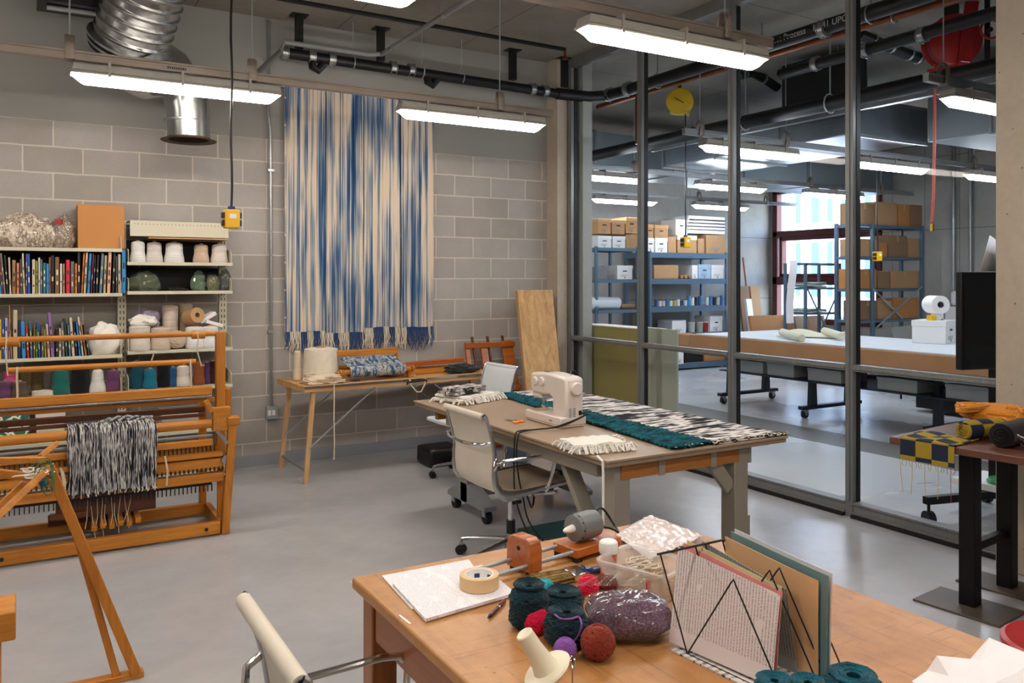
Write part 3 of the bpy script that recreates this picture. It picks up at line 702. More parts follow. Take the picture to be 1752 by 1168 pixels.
MB().cyl((xL-.03,7.25,zT+.005),(xR+.03,7.25,zT+.003),.009,12).build('hanging_rod',M['steel'],t,w=True)
m=MB()
for k in range(9):
    z=3.2-k*.24;m.ball((xL+.006,Hy-.01,z),.009,8,6)
m.build('edge_tie',M['crm'],t,w=True)
# ================================================================ STEEL SHELVING WITH BOOKS AND YARN
SF=6.93;SB=7.25
XP=[-.86,at(212,500,y=7.0).x,at(388,500,y=7.0).x]
zl=[at(100,424,y=SF).z,at(100,502.5,y=SF).z,at(100,611,y=SF).z,at(100,677,y=SF).z,.42,.10]
zr=[at(300,449,y=SF).z,at(300,498,y=SF).z,at(300,598,y=SF).z,at(300,663,y=SF).z,.42,.10]
t=thing('steel_shelving','cream steel library shelving along the block wall, filled with books and yarn','shelving',(.3,7.1,0))
for i,x in enumerate(XP):
    m=MB().box(x-.03,x+.03,7.15,7.2,0,2.08 if i else 1.95)
    m.cur=1
    for k in range(40):
        for s in(-.012,.012):m.box(x+s-.003,x+s+.003,7.148,7.151,.12+k*.047,.145+k*.047)
    m.build('upright',[M['cream'],M['ink']],t,w=True)
def shelf(x0,x1,z):
    MB().box(x0+.004,x1-.004,SF,SB-.02,z-.018,z).box(x0+.004,x1-.004,SF-.002,SF+.004,z-.024,z+.002).build('shelf_board',M['cream'],t,w=True,bevel=.002)
    for x,s in((x0+.012,1),(x1-.012,-1)):
        MB().prism([(SF,z),(SF,z+.07),(SF+.03,z+.1),(SB-.06,z+.12),(SB-.05,z-.02),(SF+.02,z-.02)],x-.002,x+.002,'yz').build('shelf_bracket',M['cream'],t,w=True)
for z in zl: shelf(XP[0],XP[1]-.014,z)
for z in zr: shelf(XP[1]+.014,XP[2]+.035,z)
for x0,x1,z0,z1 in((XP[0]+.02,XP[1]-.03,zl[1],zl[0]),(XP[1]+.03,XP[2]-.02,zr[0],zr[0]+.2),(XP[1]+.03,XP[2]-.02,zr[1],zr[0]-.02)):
    MB().box(x0,x1,7.222,7.228,z0,z1-.02).build('shade_panel',pm('black_shade_panel','#0c0c0e',.7) if 'black_shade_panel' not in bpy.data.materials else bpy.data.materials['black_shade_panel'],t,w=True)  # black sheets added to stand in for the deep shade behind these rows
a=at(222,372,y=SF+.05);b=at(380,406,y=SF+.05)
m=MB().box(a.x,b.x+.05,SF+.04,SF+.05,at(300,405,y=SF).z,at(300,378,y=SF).z).box(a.x,b.x+.05,SF+.04,SB,at(300,378,y=SF).z-.006,at(300,378,y=SF).z)
m.build('canopy_panel',M['cream'],t,w=True,bevel=.003)
m=MB()
for k in range(26): m.box(a.x+.03+k*.027,a.x+.036+k*.027,SF+.036,SF+.041,at(300,385,y=SF).z,at(300,385,y=SF).z+.008)
m.build('canopy_slots',M['greyd'],t,w=True,stuff=True)
m=MB().box(at(254,400,y=SF).x,b.x+.04,SF-.02,SB-.05,at(300,406,y=SF).z-.012,at(300,406,y=SF).z-.004);o=m.build('thin_plank',M['pinex'],loc=(1.1,7.1,at(300,406,y=SF).z-.012),w=True);tag(o,'thin pale board lying under the canopy of the right shelf bay','board')
NAMES={'#6d1f22':'dark red','#6c6a66':'grey','#15151a':'black','#cfc3a4':'cream','#a67a4e':'tan','#c9795a':'salmon','#4a4d4c':'dark grey','#5a4a9a':'purple','#1f4fa0':'blue','#8a8630':'olive','#ded6c4':'ivory','#5f7488':'grey blue','#2c6f7c':'teal','#2d86c9':'sky blue','#b0622a':'orange brown','#7a5232':'brown','#e8e6e0':'white','#cf1f45':'crimson','#d9762a':'orange','#16264f':'navy','#e0a888':'peach','#bcae90':'beige','#d9b33a':'yellow','#b4a7c9':'lilac','#8e7690':'mauve','#b9853f':'golden','#b91f25':'bright red','#2f6d3e':'green','#d7b7a8':'pink cream','#8f6aa8':'violet','#1c474c':'dark teal'}
_bm={}
def bookmat(h):
    if h not in _bm:
        _bm[h]=pm(NAMES[h].replace(' ','_')+'_book_cover',h,.5,0,.06,12)
    return _bm[h]
pages=pm('page_edges','#d8cdb4',.8,0,.05,60);gold=pm('spine_lettering','#d9cf9c',.5)
silver=pm('dark_spine_lettering','#2a2a30',.5)
def books(lst,zs,s,x0px,yb0,row,group):
    """lst: (x0,x1,top,colour,lean) in crop units (4.171 per photo pixel)"""
    n=len(lst);dark=[]
    sizes=[]
    for i,(a,b,tp,h,ln) in enumerate(lst):
        pc=(a+b)/2/s+x0px;px0,px1=a/s+x0px,b/s+x0px
        y=SF+.015+.02*random.random()
        xa,xb=at(px0,500,y=y).x,at(px1,500,y=y).x
        zt=at(pc,tp/s+yb0,y=y).z;hh=zt-zs;w=max(.009,(xb-xa)*.93);d=min(.2,hh*.72)
        lt=math.radians(ln)
        o=thing('book','','book',((xa+xb)/2,y,zs+.001))
        o.rotation_euler=(0,lt,0)
        if ln: w*=.8;o.location.z+=abs(math.sin(lt))*w/2
        m=MB().box(-w/2,w/2,0,.0035,0,hh).box(-w/2,-w/2+.0018,0,d,0,hh).box(w/2-.0018,w/2,0,d,0,hh)
        MB().box(-w/2+.002,w/2-.002,.004,d-.004,.003,hh-.003).build('pages',pages,o)
        c=lin(h);lum=c[0]*.3+c[1]*.6+c[2]*.1
        m.cur=1;k=random.choice([1,2,2,3])
        for q in range(k):
            z0=hh*(.2+.6*(q+.3*random.random())/k);m.box(-w*.22,w*.22,-.0006,.0002,z0,z0+hh*random.uniform(.05,.16))
        m.build('cover',[bookmat(h),silver if lum>.2 else gold],o,bevel=.001)
        sizes.append((o,hh,xb-xa,h))
    hs=sorted(x[1] for x in sizes)
    for i,(o,hh,w,h) in enumerate(sizes):
        ht='tall' if hh>hs[int(n*.72)] else ('short' if hh<hs[int(n*.3)] else '')
        th='thick' if w>.03 else ('thin' if w<.018 else '')
        L_=NAMES[sizes[i-1][3]] if i else 'shelf end';R_=NAMES[sizes[i+1][3]] if i<n-1 else 'row end'
        o['label']=' '.join(('%s %s %s book on the %s between %s and %s'%(ht,th,NAMES[h],row,L_,R_)).split());o['group']=group
r1=[(-28,-6,450,'#6c6a66',0),(-6,12,455,'#2d86c9',0),(12,26,450,'#6d1f22',-4),(26,46,430,'#6c6a66',-5),(46,66,445,'#15151a',-4),(66,84,460,'#cfc3a4',-2),(86,114,480,'#a67a4e',0),(118,138,500,'#c9795a',0),(140,164,470,'#4a4d4c',0),(165,183,432,'#cfc3a4',-2),(183,194,435,'#5a4a9a',0),(195,222,435,'#1f4fa0',-1),(228,252,475,'#cfc3a4',0),(253,272,485,'#8a8630',0),(273,287,462,'#ded6c4',0),(288,303,475,'#5f7488',0),(306,328,500,'#2c6f7c',0),(330,350,505,'#2d86c9',0),(351,361,460,'#b0622a',0),(362,388,447,'#15151a',0),(392,424,458,'#7a5232',0),(428,443,505,'#e8e6e0',0),(446,464,505,'#a67a4e',0),(470,500,478,'#cf1f45',0),(504,530,490,'#6c6a66',0),(534,551,503,'#d9762a',0),(553,574,413,'#15151a',0),(576,592,430,'#d9762a',3),(594,614,425,'#cfc3a4',3),(618,642,432,'#2d86c9',3),(644,658,432,'#6d1f22',3),(662,676,445,'#16264f',2),(680,700,440,'#15151a',2),(704,730,430,'#5f7488',3),(734,756,447,'#bcae90',2),(760,790,418,'#e0a888',2),(796,818,420,'#15151a',2),(826,838,450,'#4a4d4c',0),(842,862,438,'#bcae90',0),(868,898,410,'#2d86c9',0)]
books(r1,zl[1],4.171,0,330,'upper book shelf','books on the upper shelf')
r2=[(-30,-8,110,'#a67a4e',0),(-6,12,110,'#d9b33a',0),(13,33,115,'#1f4fa0',0),(35,56,100,'#b4a7c9',0),(58,74,110,'#8e7690',0),(76,90,12,'#b9853f',-2),(92,126,45,'#bcae90',0),(128,150,115,'#16264f',0),(153,190,125,'#2d86c9',-2),(192,214,150,'#b91f25',-3),(216,236,130,'#2c6f7c',-2),(238,253,155,'#7a5232',0),(255,270,175,'#2f6d3e',0),(273,293,130,'#1f4fa0',-3),(295,314,170,'#6c6a66',0),(316,336,180,'#8a8630',-2),(338,360,145,'#d7b7a8',-3),(362,392,62,'#8f6aa8',-4),(396,418,180,'#15151a',0),(420,438,175,'#ded6c4',0),(442,466,130,'#6c6a66',-2),(468,486,105,'#1c474c',-3),(490,510,150,'#5f7488',-3),(512,538,98,'#cfc3a4',-4),(542,558,125,'#16264f',-5),(562,580,132,'#2d86c9',-5),(584,600,92,'#ded6c4',-6),(606,622,130,'#a67a4e',-8),(630,644,152,'#4a4d4c',-9)]
books(r2,zl[2],4.171,0,520,'lower book shelf','books on the lower shelf')
# ---- lumpy bags and yarn
def lump(c,sx,sy,sz,amp=.12,fr=2.2,seed=0,flat=.35,n=26,m=18):
    c=Vector(c);b=MB()
    def fn(p):
        q=p-c;d=1+amp*noise.noise(Vector((q.x/sx*fr+seed,q.y/sy*fr,q.z/sz*fr)))*2+amp*.5*noise.noise(Vector((q.x/sx*fr*3+seed,q.y/sy*fr*3,q.z/sz*fr*3)))
        q=q*d; 
        if q.z<-sz*(1-flat): q.z=-sz*(1-flat)
        return c+q
    b.ball(c,1,n,m,(sx,sy,sz),fn);return b
def yarnlump(c,s,n,r,seed=0,loops=1):
    """pile of looped strands"""
    rnd=random.Random(seed);m=MB()
    for k in range(n):
        cx=c[0]+rnd.uniform(-1,1)*s[0]*.75;cy=c[1]+rnd.uniform(-1,1)*s[1]*.75;cz=c[2]+s[2]*abs(rnd.gauss(0,.5))*.7
        R=rnd.uniform(.25,.6)*min(s[0],s[1]);a0=rnd.uniform(0,6.28);tl=rnd.uniform(-.7,.7);ec=rnd.uniform(.5,1)
        pts=[]
        for j in range(13):
            a=a0+j/12*5.2;x=R*math.cos(a);y=R*ec*math.sin(a)
            pts.append((cx+x,cy+y*math.cos(tl),max(c[2]+r,cz+y*math.sin(tl))))
        m.tube(pts,r,5)
    return m
def bag(name,lab,cat,c,sx,sy,sz,cm,lab2,seed=0,nm='yarn_pile',group=None,amp=.14,cat2=None):
    c=Vector(c);base=(c.x,c.y,c.z)
    ctr=(c.x,c.y,c.z+sz*.62)
    o=lump(ctr,sx*.94,sy*.94,sz*.92,amp,2.5,seed,.35).build(nm,cm,loc=base,w=True);tag(o,lab2,cat2 or 'yarn',group)
    g=lump(ctr,sx,sy,sz,amp,2.5,seed,.35)
    rnd=random.Random(seed)
    top=Vector((c.x,c.y,c.z+sz*1.55))
    g2=MB().grid(lambda u,v:(c.x+(u-.5)*sx*(1.3-.7*v),c.y+.02*math.sin(u*14+seed)*v,c.z+sz*(1.2+v*.5)+.008*math.sin(u*25)),14,4)
    g.v+=[];k=len(g.v);g.v+=g2.v;g.f+=[[i+k for i in f] for f in g2.f];g.m+=g2.m
    o=g.build(name,M['bag'],loc=base,w=True);tag(o,lab,cat,group)
def cone(name,label,x,y,z,r0,r1,h,mat,group,wound=True,core=None):
    t=thing(name,label,'yarn cone',(x,y,z+.0005),group=group)
    pr=[(r0*.8,0),(r0,.004)];n=int(h/.006)
    for i in range(n+1):
        u=i/n;pr.append((r0+(r1-r0)*u+.0012*(i%2)+.002*math.sin(u*9),.006+u*(h-.02)))
    pr+=[(r1*.7,h-.006),(r1*.35,h-.004)]
    MB().lathe(pr,(0,0,0),24).build('wound_yarn',mat,t)
    MB().lathe([(r1*.3,0.001),(r1*.3,h+.004),(r1*.24,h+.004),(r1*.24,0.001)],(0,0,0),14,close=True).build('core',core or M['cardb2'],t)
    return t
ymats={}
def ym(h,n):
    if h not in ymats: ymats[h]=fabric(n,h,300,.3,.9,st=(.3,.3,3))
    return ymats[h]
# top shelf, left bay
z=zl[0]
a=at(46,418,y=7.05)
bag('plastic_bag','large clear bag stuffed with beige wool on the top shelf, at the left edge','bag',(a.x,7.03,z+.001),.215,.10,.155,stripes('marled_beige_wool',[(.3,'#eadfce'),(.5,'#c4ae98'),(.57,'#5c4a3f'),(.62,'#e0d3c1')],'x',32,jag=.6),'marled beige wool inside the large clear bag on the top shelf',3)
a=at(108,418,y=7.0)
bag('plastic_bag','small clear bag with a red label standing beside the cardboard box','bag',(a.x,7.03,z+.001),.085,.08,.15,stripes('speckled_wool',[(.35,'#c9b8a4'),(.55,'#6c5546'),(.7,'#e3d8ca')],'x',70,jag=.6),'speckled wool inside the small clear bag beside the cardboard box',5)
q=at(101,379,y=6.95);o=MB().grid(lambda u,v:(q.x+(u-.5)*.05,q.y-.0+.012*math.sin(u*3),q.z+(v-.5)*.045*(1-.4*abs(u-.5))),6,4,.002).build('red_label',M['red'],loc=tuple(q),w=True);tag(o,'red paper label on the small wool bag','label')
a=at(133,421,y=6.97);b=at(213,352,y=6.97)
def carton(name,label,x0,x1,y0,y1,z0,z1,mat,group=None,cat='cardboard box',tape=True,rz=0,flaps=False,handle=None,lid=None,print_=None):
    cx,cy=(x0+x1)/2,(y0+y1)/2;w,d,h=x1-x0,y1-y0,z1-z0
    t=thing(name,label,cat,(cx,cy,z0+.0005),rz,group)
    MB().box(-w/2,w/2,-d/2,d/2,0,h).build('carton_body',mat,t,bevel=.004)
    if tape: MB().box(-.024,.024,-d/2-.0006,d/2,h,h+.0008).box(-.024,.024,-d/2-.0012,-d/2-.0004,h*.72,h).build('packing_tape',pm_tape,t)
    if lid is not None: MB().box(-w/2-.006,w/2+.006,-d/2-.006,d/2+.006,h*.76,h+.004).build('lid',lid,t,bevel=.004)
    if handle: MB().prism([(-.035,h*.56),(.035,h*.56),(.04,h*.59),(.035,h*.64),(-.035,h*.64),(-.04,h*.59)],-d/2-.0075 if lid is not None else -d/2-.001,-d/2+.002,'xz').build('hand_hole',M['ink'],t)
    if print_: 
        m=MB()
        for k in range(3): m.box(-w*.28,w*.2-k*.01,-d/2-.0015,-d/2-.0003,h*(.3-.06*k),h*(.3-.06*k)+h*.02)
        m.cyl((w*.0,-d/2-.0015,h*.12),(w*.0,-d/2-.0003,h*.12),h*.06,14)
        m.build('printed_mark',print_,t)
    return t
pm_tape=pm('brown_packing_tape','#b89466',.3,0,.04)
carton('cardboard_box','brown cardboard box standing on the top shelf beside the canopy',a.x,b.x,6.97,7.23,z,b.z,M['cardb'],tape=False)
# right bay, first shelf: five wrapped cones
z=zr[0]
g='wrapped yarn cones below the shelf canopy'
for px,w,h,mt,lab in((236,22,34,'#ece8e4','bright white yarn cone, first from the left under the canopy'),(264,24,33,'#d9d2cc','off white wrapped yarn cone between two whiter cones under the canopy'),(298,29,33,'#e6e2df','widest white wrapped yarn cone under the canopy'),(344,24,31,'#cdb49c','tan yarn cone under the canopy'),(375,26,32,'#ddd2cc','white wrapped yarn cone at the right end under the canopy')):
    x=at(px,440,y=7.03).x;r=w/2*7.0/1414.4;cone('yarn_cone',lab,x,7.03,z,r*1.05,r*.82,h*7.0/1414.4,ym(mt,'cone_yarn_'+lab.split()[0]),g)
# second shelf bags
z=zr[1];gr=fabric('olive_green_wool','#3f4a26',90,.6,1.2)
for px,w,h,mt,l1,l2,sd in((247,24,34,gr,'clear bag of olive green wool on the right bay second shelf, left side','olive green wool in the left bag of the second shelf',8),(340,12,36,fabric('sage_wool','#4f6a55',90,.5,1.2),'narrow clear bag of sage green wool right of the dark gap','sage green wool in the narrow bag',11),(364,12,30,fabric('moss_wool','#55582f',90,.6,1.2),'clear bag of moss coloured wool in the middle of three','moss wool in the middle bag',13),(385,11,40,fabric('charcoal_wool','#3b3f36',90,.6,1.2),'clear bag of grey green wool at the right end of the second shelf','grey green wool in the right end bag',15)):
    x=at(px,480,y=7.04).x;bag('plastic_bag',l1,'bag',(x,7.05,z+.001),w*7/1414,min(.09,w*7/1414*1.0),h*7/1414*.55,mt,l2,sd)
m=yarnlump((at(302,480,y=7.12).x,7.12,z),(.09,.06,.06),14,.007,4);o=m.build('dark_skein',fabric('dark_brown_wool','#2b1d19',150),loc=(at(302,480,y=7.12).x,7.12,z),w=True);tag(o,'dark brown skein lying in the shaded gap of the second shelf','yarn skein')
# third shelf right bay
z=zr[2];g='yarn on the third shelf of the right bay'
def X3(px,y=7.0): return at(px,560,y=y).x
u=7.0/1414.4
for px,w,h,mt,lab in((239,31,40,'#dcd3c8','pale wound yarn spool in front at the left of the third shelf'),(275,30,36,'#cfc0ac','beige fuzzy yarn spool left of the yarn ball'),(333,28,36,'#efece8','white yarn spool right of the yarn ball'),(360,25,36,'#f0eeee','white yarn spool at the right end behind the loom post')):
    cone('yarn_spool',lab,X3(px,6.99),6.99,z,w/2*u,w/2*u*.97,h*u,ym(mt,'spool_yarn_'+lab.split()[0]+str(px)),g)
def woundball(c,r,mat,name,lab,cat,rs=.004,turns=26,group=None,sq=1,seed=1,hole=0,loc=None,ry=None):
    rnd=random.Random(seed);c=Vector(c);m=MB();ry=ry or r
    m.ball(c,1,20,12,(r*.95,r*.95,ry*.95))
    pts=[];n=turns*16
    ax=Vector((0,0,1))
    for i in range(n):
        k=i/16;a=2*PI*i/16
        tilt=.25+.9*abs(math.sin(k*.37+seed));pr=k*.61+seed
        p=Vector((math.cos(a),math.sin(a),0));p.rotate(Matrix.Rotation(tilt,3,'X'));p.rotate(Matrix.Rotation(pr,3,'Z'))
        pts.append(c+Vector((p.x*r,p.y*r,p.z*ry)))
    m.tube(pts,rs,5)
    o=m.build(name,mat,loc=loc or (c.x,c.y,c.z-ry),w=True);tag(o,lab,cat,group);return o
woundball((X3(302,6.99),6.99,z+.075),.07,M['crmy'],'yarn_ball','round ball of natural cotton yarn on the third shelf behind the loom bar','yarn ball',.006,22,seed=3)
for px,y,w,h,mt,lab in((291,7.12,24,70,'#d6c6b8','tall beige yarn cylinder standing at the back of the third shelf'),(318,7.17,22,72,'#bba893','brown grey yarn cylinder behind the leaning paper roll')):
    cone('yarn_cylinder',lab,X3(px,y),y,z,w/2*u,w/2*u,h*u,ym(mt,'cylinder_yarn_'+lab.split()[0]),g)
x=X3(325,7.0);o=MB().lathe([(.02,0),(.062,0),(.062,.13),(.02,.13)],(x,7.06,z+.24),24,axis=(.35,-.85,.2),close=True).build('paper_roll',M['cardb2'],loc=(x,7.0,z+.2),w=True);tag(o,'roll of tan paper tape lying on top of the spools, its hollow end facing out','roll')
bag('plastic_bag','clear bag holding lavender and plum yarn on top of the spools','bag',(X3(252,7.1),7.1,z+.16),.1,.08,.1,fabric('lavender_yarn','#8d7f9a',120),'lavender and plum yarn in the bag above the pale spool',21)
o=lump((X3(245,7.0),7.02,z+.225),.095,.07,.05,.15,2,4).build('white_fibre',M['wht'],loc=(X3(245,7.0),7.02,z+.19),w=True);tag(o,'puffy white wool fibre resting on the pale spool','wool')
for i,(px,py,rz_,lab) in enumerate(((352,543,.5,'white envelope leaning on the pile at the right of the third shelf'),(362,553,-.3,'cream paper packet below the white envelope'))):
    q=at(px,py,y=7.05);o=MB().box(-.075,.075,-.05,.05,-.014,.014).build('paper_packet',M['paper'],loc=(q.x,7.05,q.z),bevel=.003);o.rotation_euler=(0,-rz_,.3);tag(o,lab,'packet')
# white wool bag in the left bay third shelf
z=zl[2]
o=lump((at(180,580,y=7.04).x,7.04,z+.1),.12,.09,.14,.13,2,9,.28).build('white_wool',M['wht'],loc=(at(180,580,y=7.04).x,7.04,z),w=True);tag(o,'big bundle of fluffy white wool right of the lower row of books','wool')
# fourth shelves: coloured cones
z=zl[3];g='yarn cones on the shelf behind the loom bars'
for px,y,w,h,r1,mt,lab in((10,7.02,20,26,.9,'#6a4668','plum yarn ball at the left edge behind the loom'),(18,7.05,22,40,.8,'#d0527e','pink yarn ball high at the left behind the loom'),(34,6.99,22,24,.8,'#5a4a42','grey brown yarn spool beside the pink one'),(42,7.1,22,38,.9,'#6b5a38','olive yarn spool behind the grey brown one'),(62,7.1,20,38,.8,'#5b4a2c','dark olive yarn spool second from the olive one'),(84,7.14,24,38,.8,'#77706a','grey yarn spool at the back behind the flat tape roll'),
   (104,7.02,26,38,.8,'#1e6a62','teal green yarn cone behind the loom, left of the black cone'),(138,7.04,30,42,.75,'#121214','large black yarn cone behind the loom'),(167,7.0,24,36,.55,'#e0ddd6','white yarn cone between the black and the purple cones'),(194,7.0,22,34,.75,'#6c3f66','purple yarn cone left of the shelf upright')):
    cone('yarn_cone',lab,at(px,660,y=y).x,y,z,w/2*u,w/2*u*r1,h*u,ym(mt,'wool_'+mt[1:]),g)
x=at(73,660,y=6.99).x;o=MB().lathe([(.03,0),(.07,0),(.07,.035),(.03,.035)],(x,7.0,z+.001),24,close=True).build('flat_roll',M['crm'],loc=(x,7.0,z),w=True);tag(o,'flat cream tape roll behind the loom bars','roll')
z=zr[3]
for px,y,w,h,r1,mt,lab in((234,7.04,24,44,.8,'#12485a','deep blue green yarn cone right of the shelf upright'),(257,6.99,21,32,.75,'#15708a','bright teal yarn cone behind the loom'),(281,7.03,24,40,.8,'#0f0f12','black yarn cone right of the bright teal cone'),(296,7.0,13,32,.7,'#1f4f7c','narrow blue yarn cone'),(313,7.0,22,34,.8,'#d8cdc2','cream yarn cone behind the loom at the right'),(340,7.02,18,38,.85,'#8a4a20','rust brown yarn cone behind the loom'),(353,7.05,12,36,.85,'#50305a','thin violet yarn cone beside the rust brown one'),(363,7.06,12,38,.85,'#3a1616','dark maroon yarn cone at the right end'),(378,7.05,14,36,.85,'#3a3c42','charcoal yarn cone behind the loom post')):
    cone('yarn_cone',lab,at(px,650,y=y).x,y,z,w/2*u,w/2*u*r1,h*u,ym(mt,'wool_'+mt[1:]),g)
# lower shelves glimpsed through the loom
def patt():
    t=NT('green_patterned_fabric');v=t.co((16,16,16));c=t.N('ShaderNodeTexVoronoi');c.feature='DISTANCE_TO_EDGE';c.inputs['Scale'].default_value=1;t.L(v,c.inputs['Vector'])
    t.setb(Base_Color=t.ramp(c.outputs['Distance'],[(.0,lin('#e8f0e6')),(.08,lin('#e8f0e6')),(.1,lin('#2f7a3a')),(.3,lin('#1d5c66'))]),Roughness=.7);return t.mat
a=at(-8,760,y=7.0);b=at(50,760,y=7.0)
o=MB().box(a.x,b.x,6.96,7.2,.421,.66).build('patterned_tote',patt(),loc=((a.x+b.x)/2,7.08,.42),w=True,bevel=.03);tag(o,'green patterned tote bag on the low shelf behind the loom','bag')
for px0,px1,h,mt,lab in((62,110,.22,'cream','grey white storage box on the low shelf behind the loom'),(276,350,.16,'frost','long translucent storage box on the low shelf at the right behind the loom')):
    a=at(px0,760,y=7.0);b=at(px1,760,y=7.0);carton('storage_box',lab,a.x,b.x,6.97,7.2,.42,.42+h,M[mt],cat='storage box',tape=False,lid=M['white'])
# ================================================================ FLOOR LOOM
LY=5.45
t=thing('floor_loom','large honey coloured wooden floor loom in front of the shelves','loom',(.2,5.7,0))
XLoff=-.95
def rail(nm,px,py0,py1,Y,w,mat,rnd=False,pxl=None,par=None):
    a=at(px,py0,y=Y);b=at(px,py1,y=Y);x1=a.x;x0=XLoff if pxl is None else at(pxl,py0,y=Y).x
    z0,z1=min(a.z,b.z),max(a.z,b.z);m=MB()
    if rnd:
        r=(z1-z0)/2;m.cyl((x0,Y,(z0+z1)/2),(x1,Y,(z0+z1)/2),r,18)
        return m.build(nm,mat,par or t,w=True)
    m.box(x0,x1,Y-w/2,Y+w/2,z0,z1);return m.build(nm,mat,par or t,w=True,bevel=.004)
m=MB().box(XLoff,at(376,900,y=5.45).x,5.43,5.475,.012,.088);m.build('front_floor_rail',M['loomx'],t,w=True,bevel=.005)
m=MB();[m.cyl((x,5.424,.05),(x,5.431,.05),.011,12) for x in(at(353,900,y=5.43).x,at(3,960,y=5.43).x)];m.build('bolt_head',M['ink'],t,w=True)
MB().box(XLoff,1.08,5.93,5.975,.012,.088).build('rear_floor_rail',M['loomx'],t,w=True,bevel=.005)
MB().box(1.06,1.10,5.475,5.93,.012,.09).build('side_floor_rail',M['loomy'],t,w=True,bevel=.004)
a=at(400,714,y=5.47);MB().beam((1.1,5.46,0),(a.x,5.5,a.z),.05,.05,up=(0,1,0)).build('front_leg',M['loomz'],t,w=True,bevel=.005)
MB().box(a.x-.035,a.x+.04,5.46,5.54,a.z-.05,a.z+.004).build('arm_cap',M['loomx'],t,w=True,bevel=.008)
MB().box(1.03,1.075,5.93,5.98,.088,.86).build('rear_leg',M['loomz'],t,w=True,bevel=.004)
MB().box(1.07,1.105,5.52,5.56,.03,.5).build('middle_leg',M['loomz'],t,w=True,bevel=.004)
a=at(377,567,y=5.75);MB().box(a.x-.03,a.x+.028,5.72,5.78,.45,a.z).build('castle_post',M['loomz'],t,w=True,bevel=.004)
MB().box(-.99,-.93,5.72,5.78,0,a.z).build('castle_post',M['loomz'],t,w=True,bevel=.004)
MB().box(-.99,-.94,5.43,5.48,0,.8).build('front_leg',M['loomz'],t,w=True,bevel=.004);MB().box(-.99,-.94,5.93,5.98,0,.86).build('rear_leg',M['loomz'],t,w=True,bevel=.004)
rail('top_bar',370,565.5,574.5,5.75,.04,M['loomx'],True)
q=at(342,574,y=5.75);o=MB().cyl((q.x-.05,5.75,q.z+.006),(q.x+.03,5.75,q.z+.006),.027,14).build('bar_collar',M['loomx'],t,w=True)
q=at(10,587,y=5.75);MB().cyl((q.x-.05,5.75,q.z+.006),(q.x+.07,5.75,q.z+.006),.027,14).build('bar_collar',M['loomx'],t,w=True)
a=at(335,618,y=5.72);b=at(14,635,y=5.72);MB().cyl((b.x,5.72,a.z),(a.x,5.72,a.z),.017,14).build('hung_bar',M['loomx'],t,w=True)
for px in(10,337,262):
    m=MB();p=at(px,572,y=5.72);e=at(px+(4 if px>100 else 0),625,y=5.72)
    m.tube([(p.x,5.715,p.z+.02),(p.x+.004,5.695,p.z-.03),(p.x-.003,5.70,p.z-.1),(e.x+.01,5.705,a.z-.03),(e.x+.03,5.70,a.z-.025)] if px!=262 else [(p.x,5.70,a.z-.0+.06),(p.x-.012,5.7,a.z+.02)],.004,6)
    m.build('tie_cord',M['rope'],t,w=True)
for px in(29,326):
    m=MB();p=at(px,620,y=5.70);m.tube([(p.x,5.7,a.z+.02),(p.x,5.69,a.z-.06),(p.x+.003,5.69,a.z-.15),(p.x-.008,5.69,a.z-.2)],.006,6)
    m.build('tie_cord',M['rope'],t,w=True)
rail('castle_beam',362,659.5,674,5.70,.05,M['loomx'])
rail('steel_strip',362,675,679,5.69,.02,M['alu'])
rail('harness_rail',367,679,686,5.74,.04,M['loomx'])
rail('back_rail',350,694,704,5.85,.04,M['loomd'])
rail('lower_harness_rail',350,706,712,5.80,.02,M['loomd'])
rail('breast_beam',361,716,732,5.50,.06,M['loomx'],True)
rail('steel_rail',363,742,746,5.56,.02,M['steel'])
rail('front_board',364,750,761,5.54,.03,M['loomx'])
rail('peg_board',370,762,779,5.56,.02,M['loomx'])
def pegs(nm,px0,px1,n,pyR,h,Y,mat,r=.003):
    m=MB();a=at(px1,pyR,y=Y);x0=at(px0,pyR,y=Y).x
    for i in range(n):
        x=a.x-(a.x-x0)*i/n;m.box(x-r,x+r,Y-.012,Y,a.z-h,a.z)
    o=m.build(nm,mat,t,w=True,stuff=True);return o
pegs('steel_peg',-10,367,48,760,.07,5.545,M['ink'])
rail('drum_upper_rail',380,771,779,5.50,.05,M['loomx'])
rail('drum_face',381,781,800,5.52,.05,M['loomx'])
pegs('drum_hook',-10,381,48,797,.022,5.494,M['ink'],.005)
rail('drum_lower_rail',381,806,821,5.50,.05,M['loomx'])
rail('comb_bar',362,820,828,5.56,.03,M['ink'])
pegs('comb_tooth',-10,362,48,827,.045,5.565,M['ink'],.003)
m=MB();q=at(386,790,y=5.5);m.tube([(q.x,5.49,q.z+.06*math.sin(i*.6)+0*i) for i in range(6)],.004,6);m.cyl((q.x,5.47,q.z+.02),(q.x,5.5,q.z+.02),.03,16)
m.beam(at(371,737,y=5.44),at(390,758,y=5.44),.006,.02);m.beam((q.x-.02,5.47,at(381,811,y=5.47).z),(q.x+.06,5.47,at(381,811,y=5.47).z),.008,.012)
m.build('metal_latch',M['alu'],t,w=True)
a=at(364,698,y=5.50);b=at(395,735,y=5.50);o=MB().box(a.x,b.x,5.49,5.55,b.z,a.z).build('bracket_block',M['loomx'],t,w=True,bevel=.004)
m=MB();[m.cyl((a.x+dx,5.485,a.z-dz),(a.x+dx,5.492,a.z-dz),.005,8) for dx,dz in((.03,.07),(.07,.07),(.1,.07),(.03,.13),(.1,.13))];m.build('screw_head',M['steel'],o,w=True)
a=at(352,685,y=5.50);b=at(362,705,y=5.5);MB().beam(a,b,.03,.03).build('arm_brace',M['loomx'],t,w=True,bevel=.003)
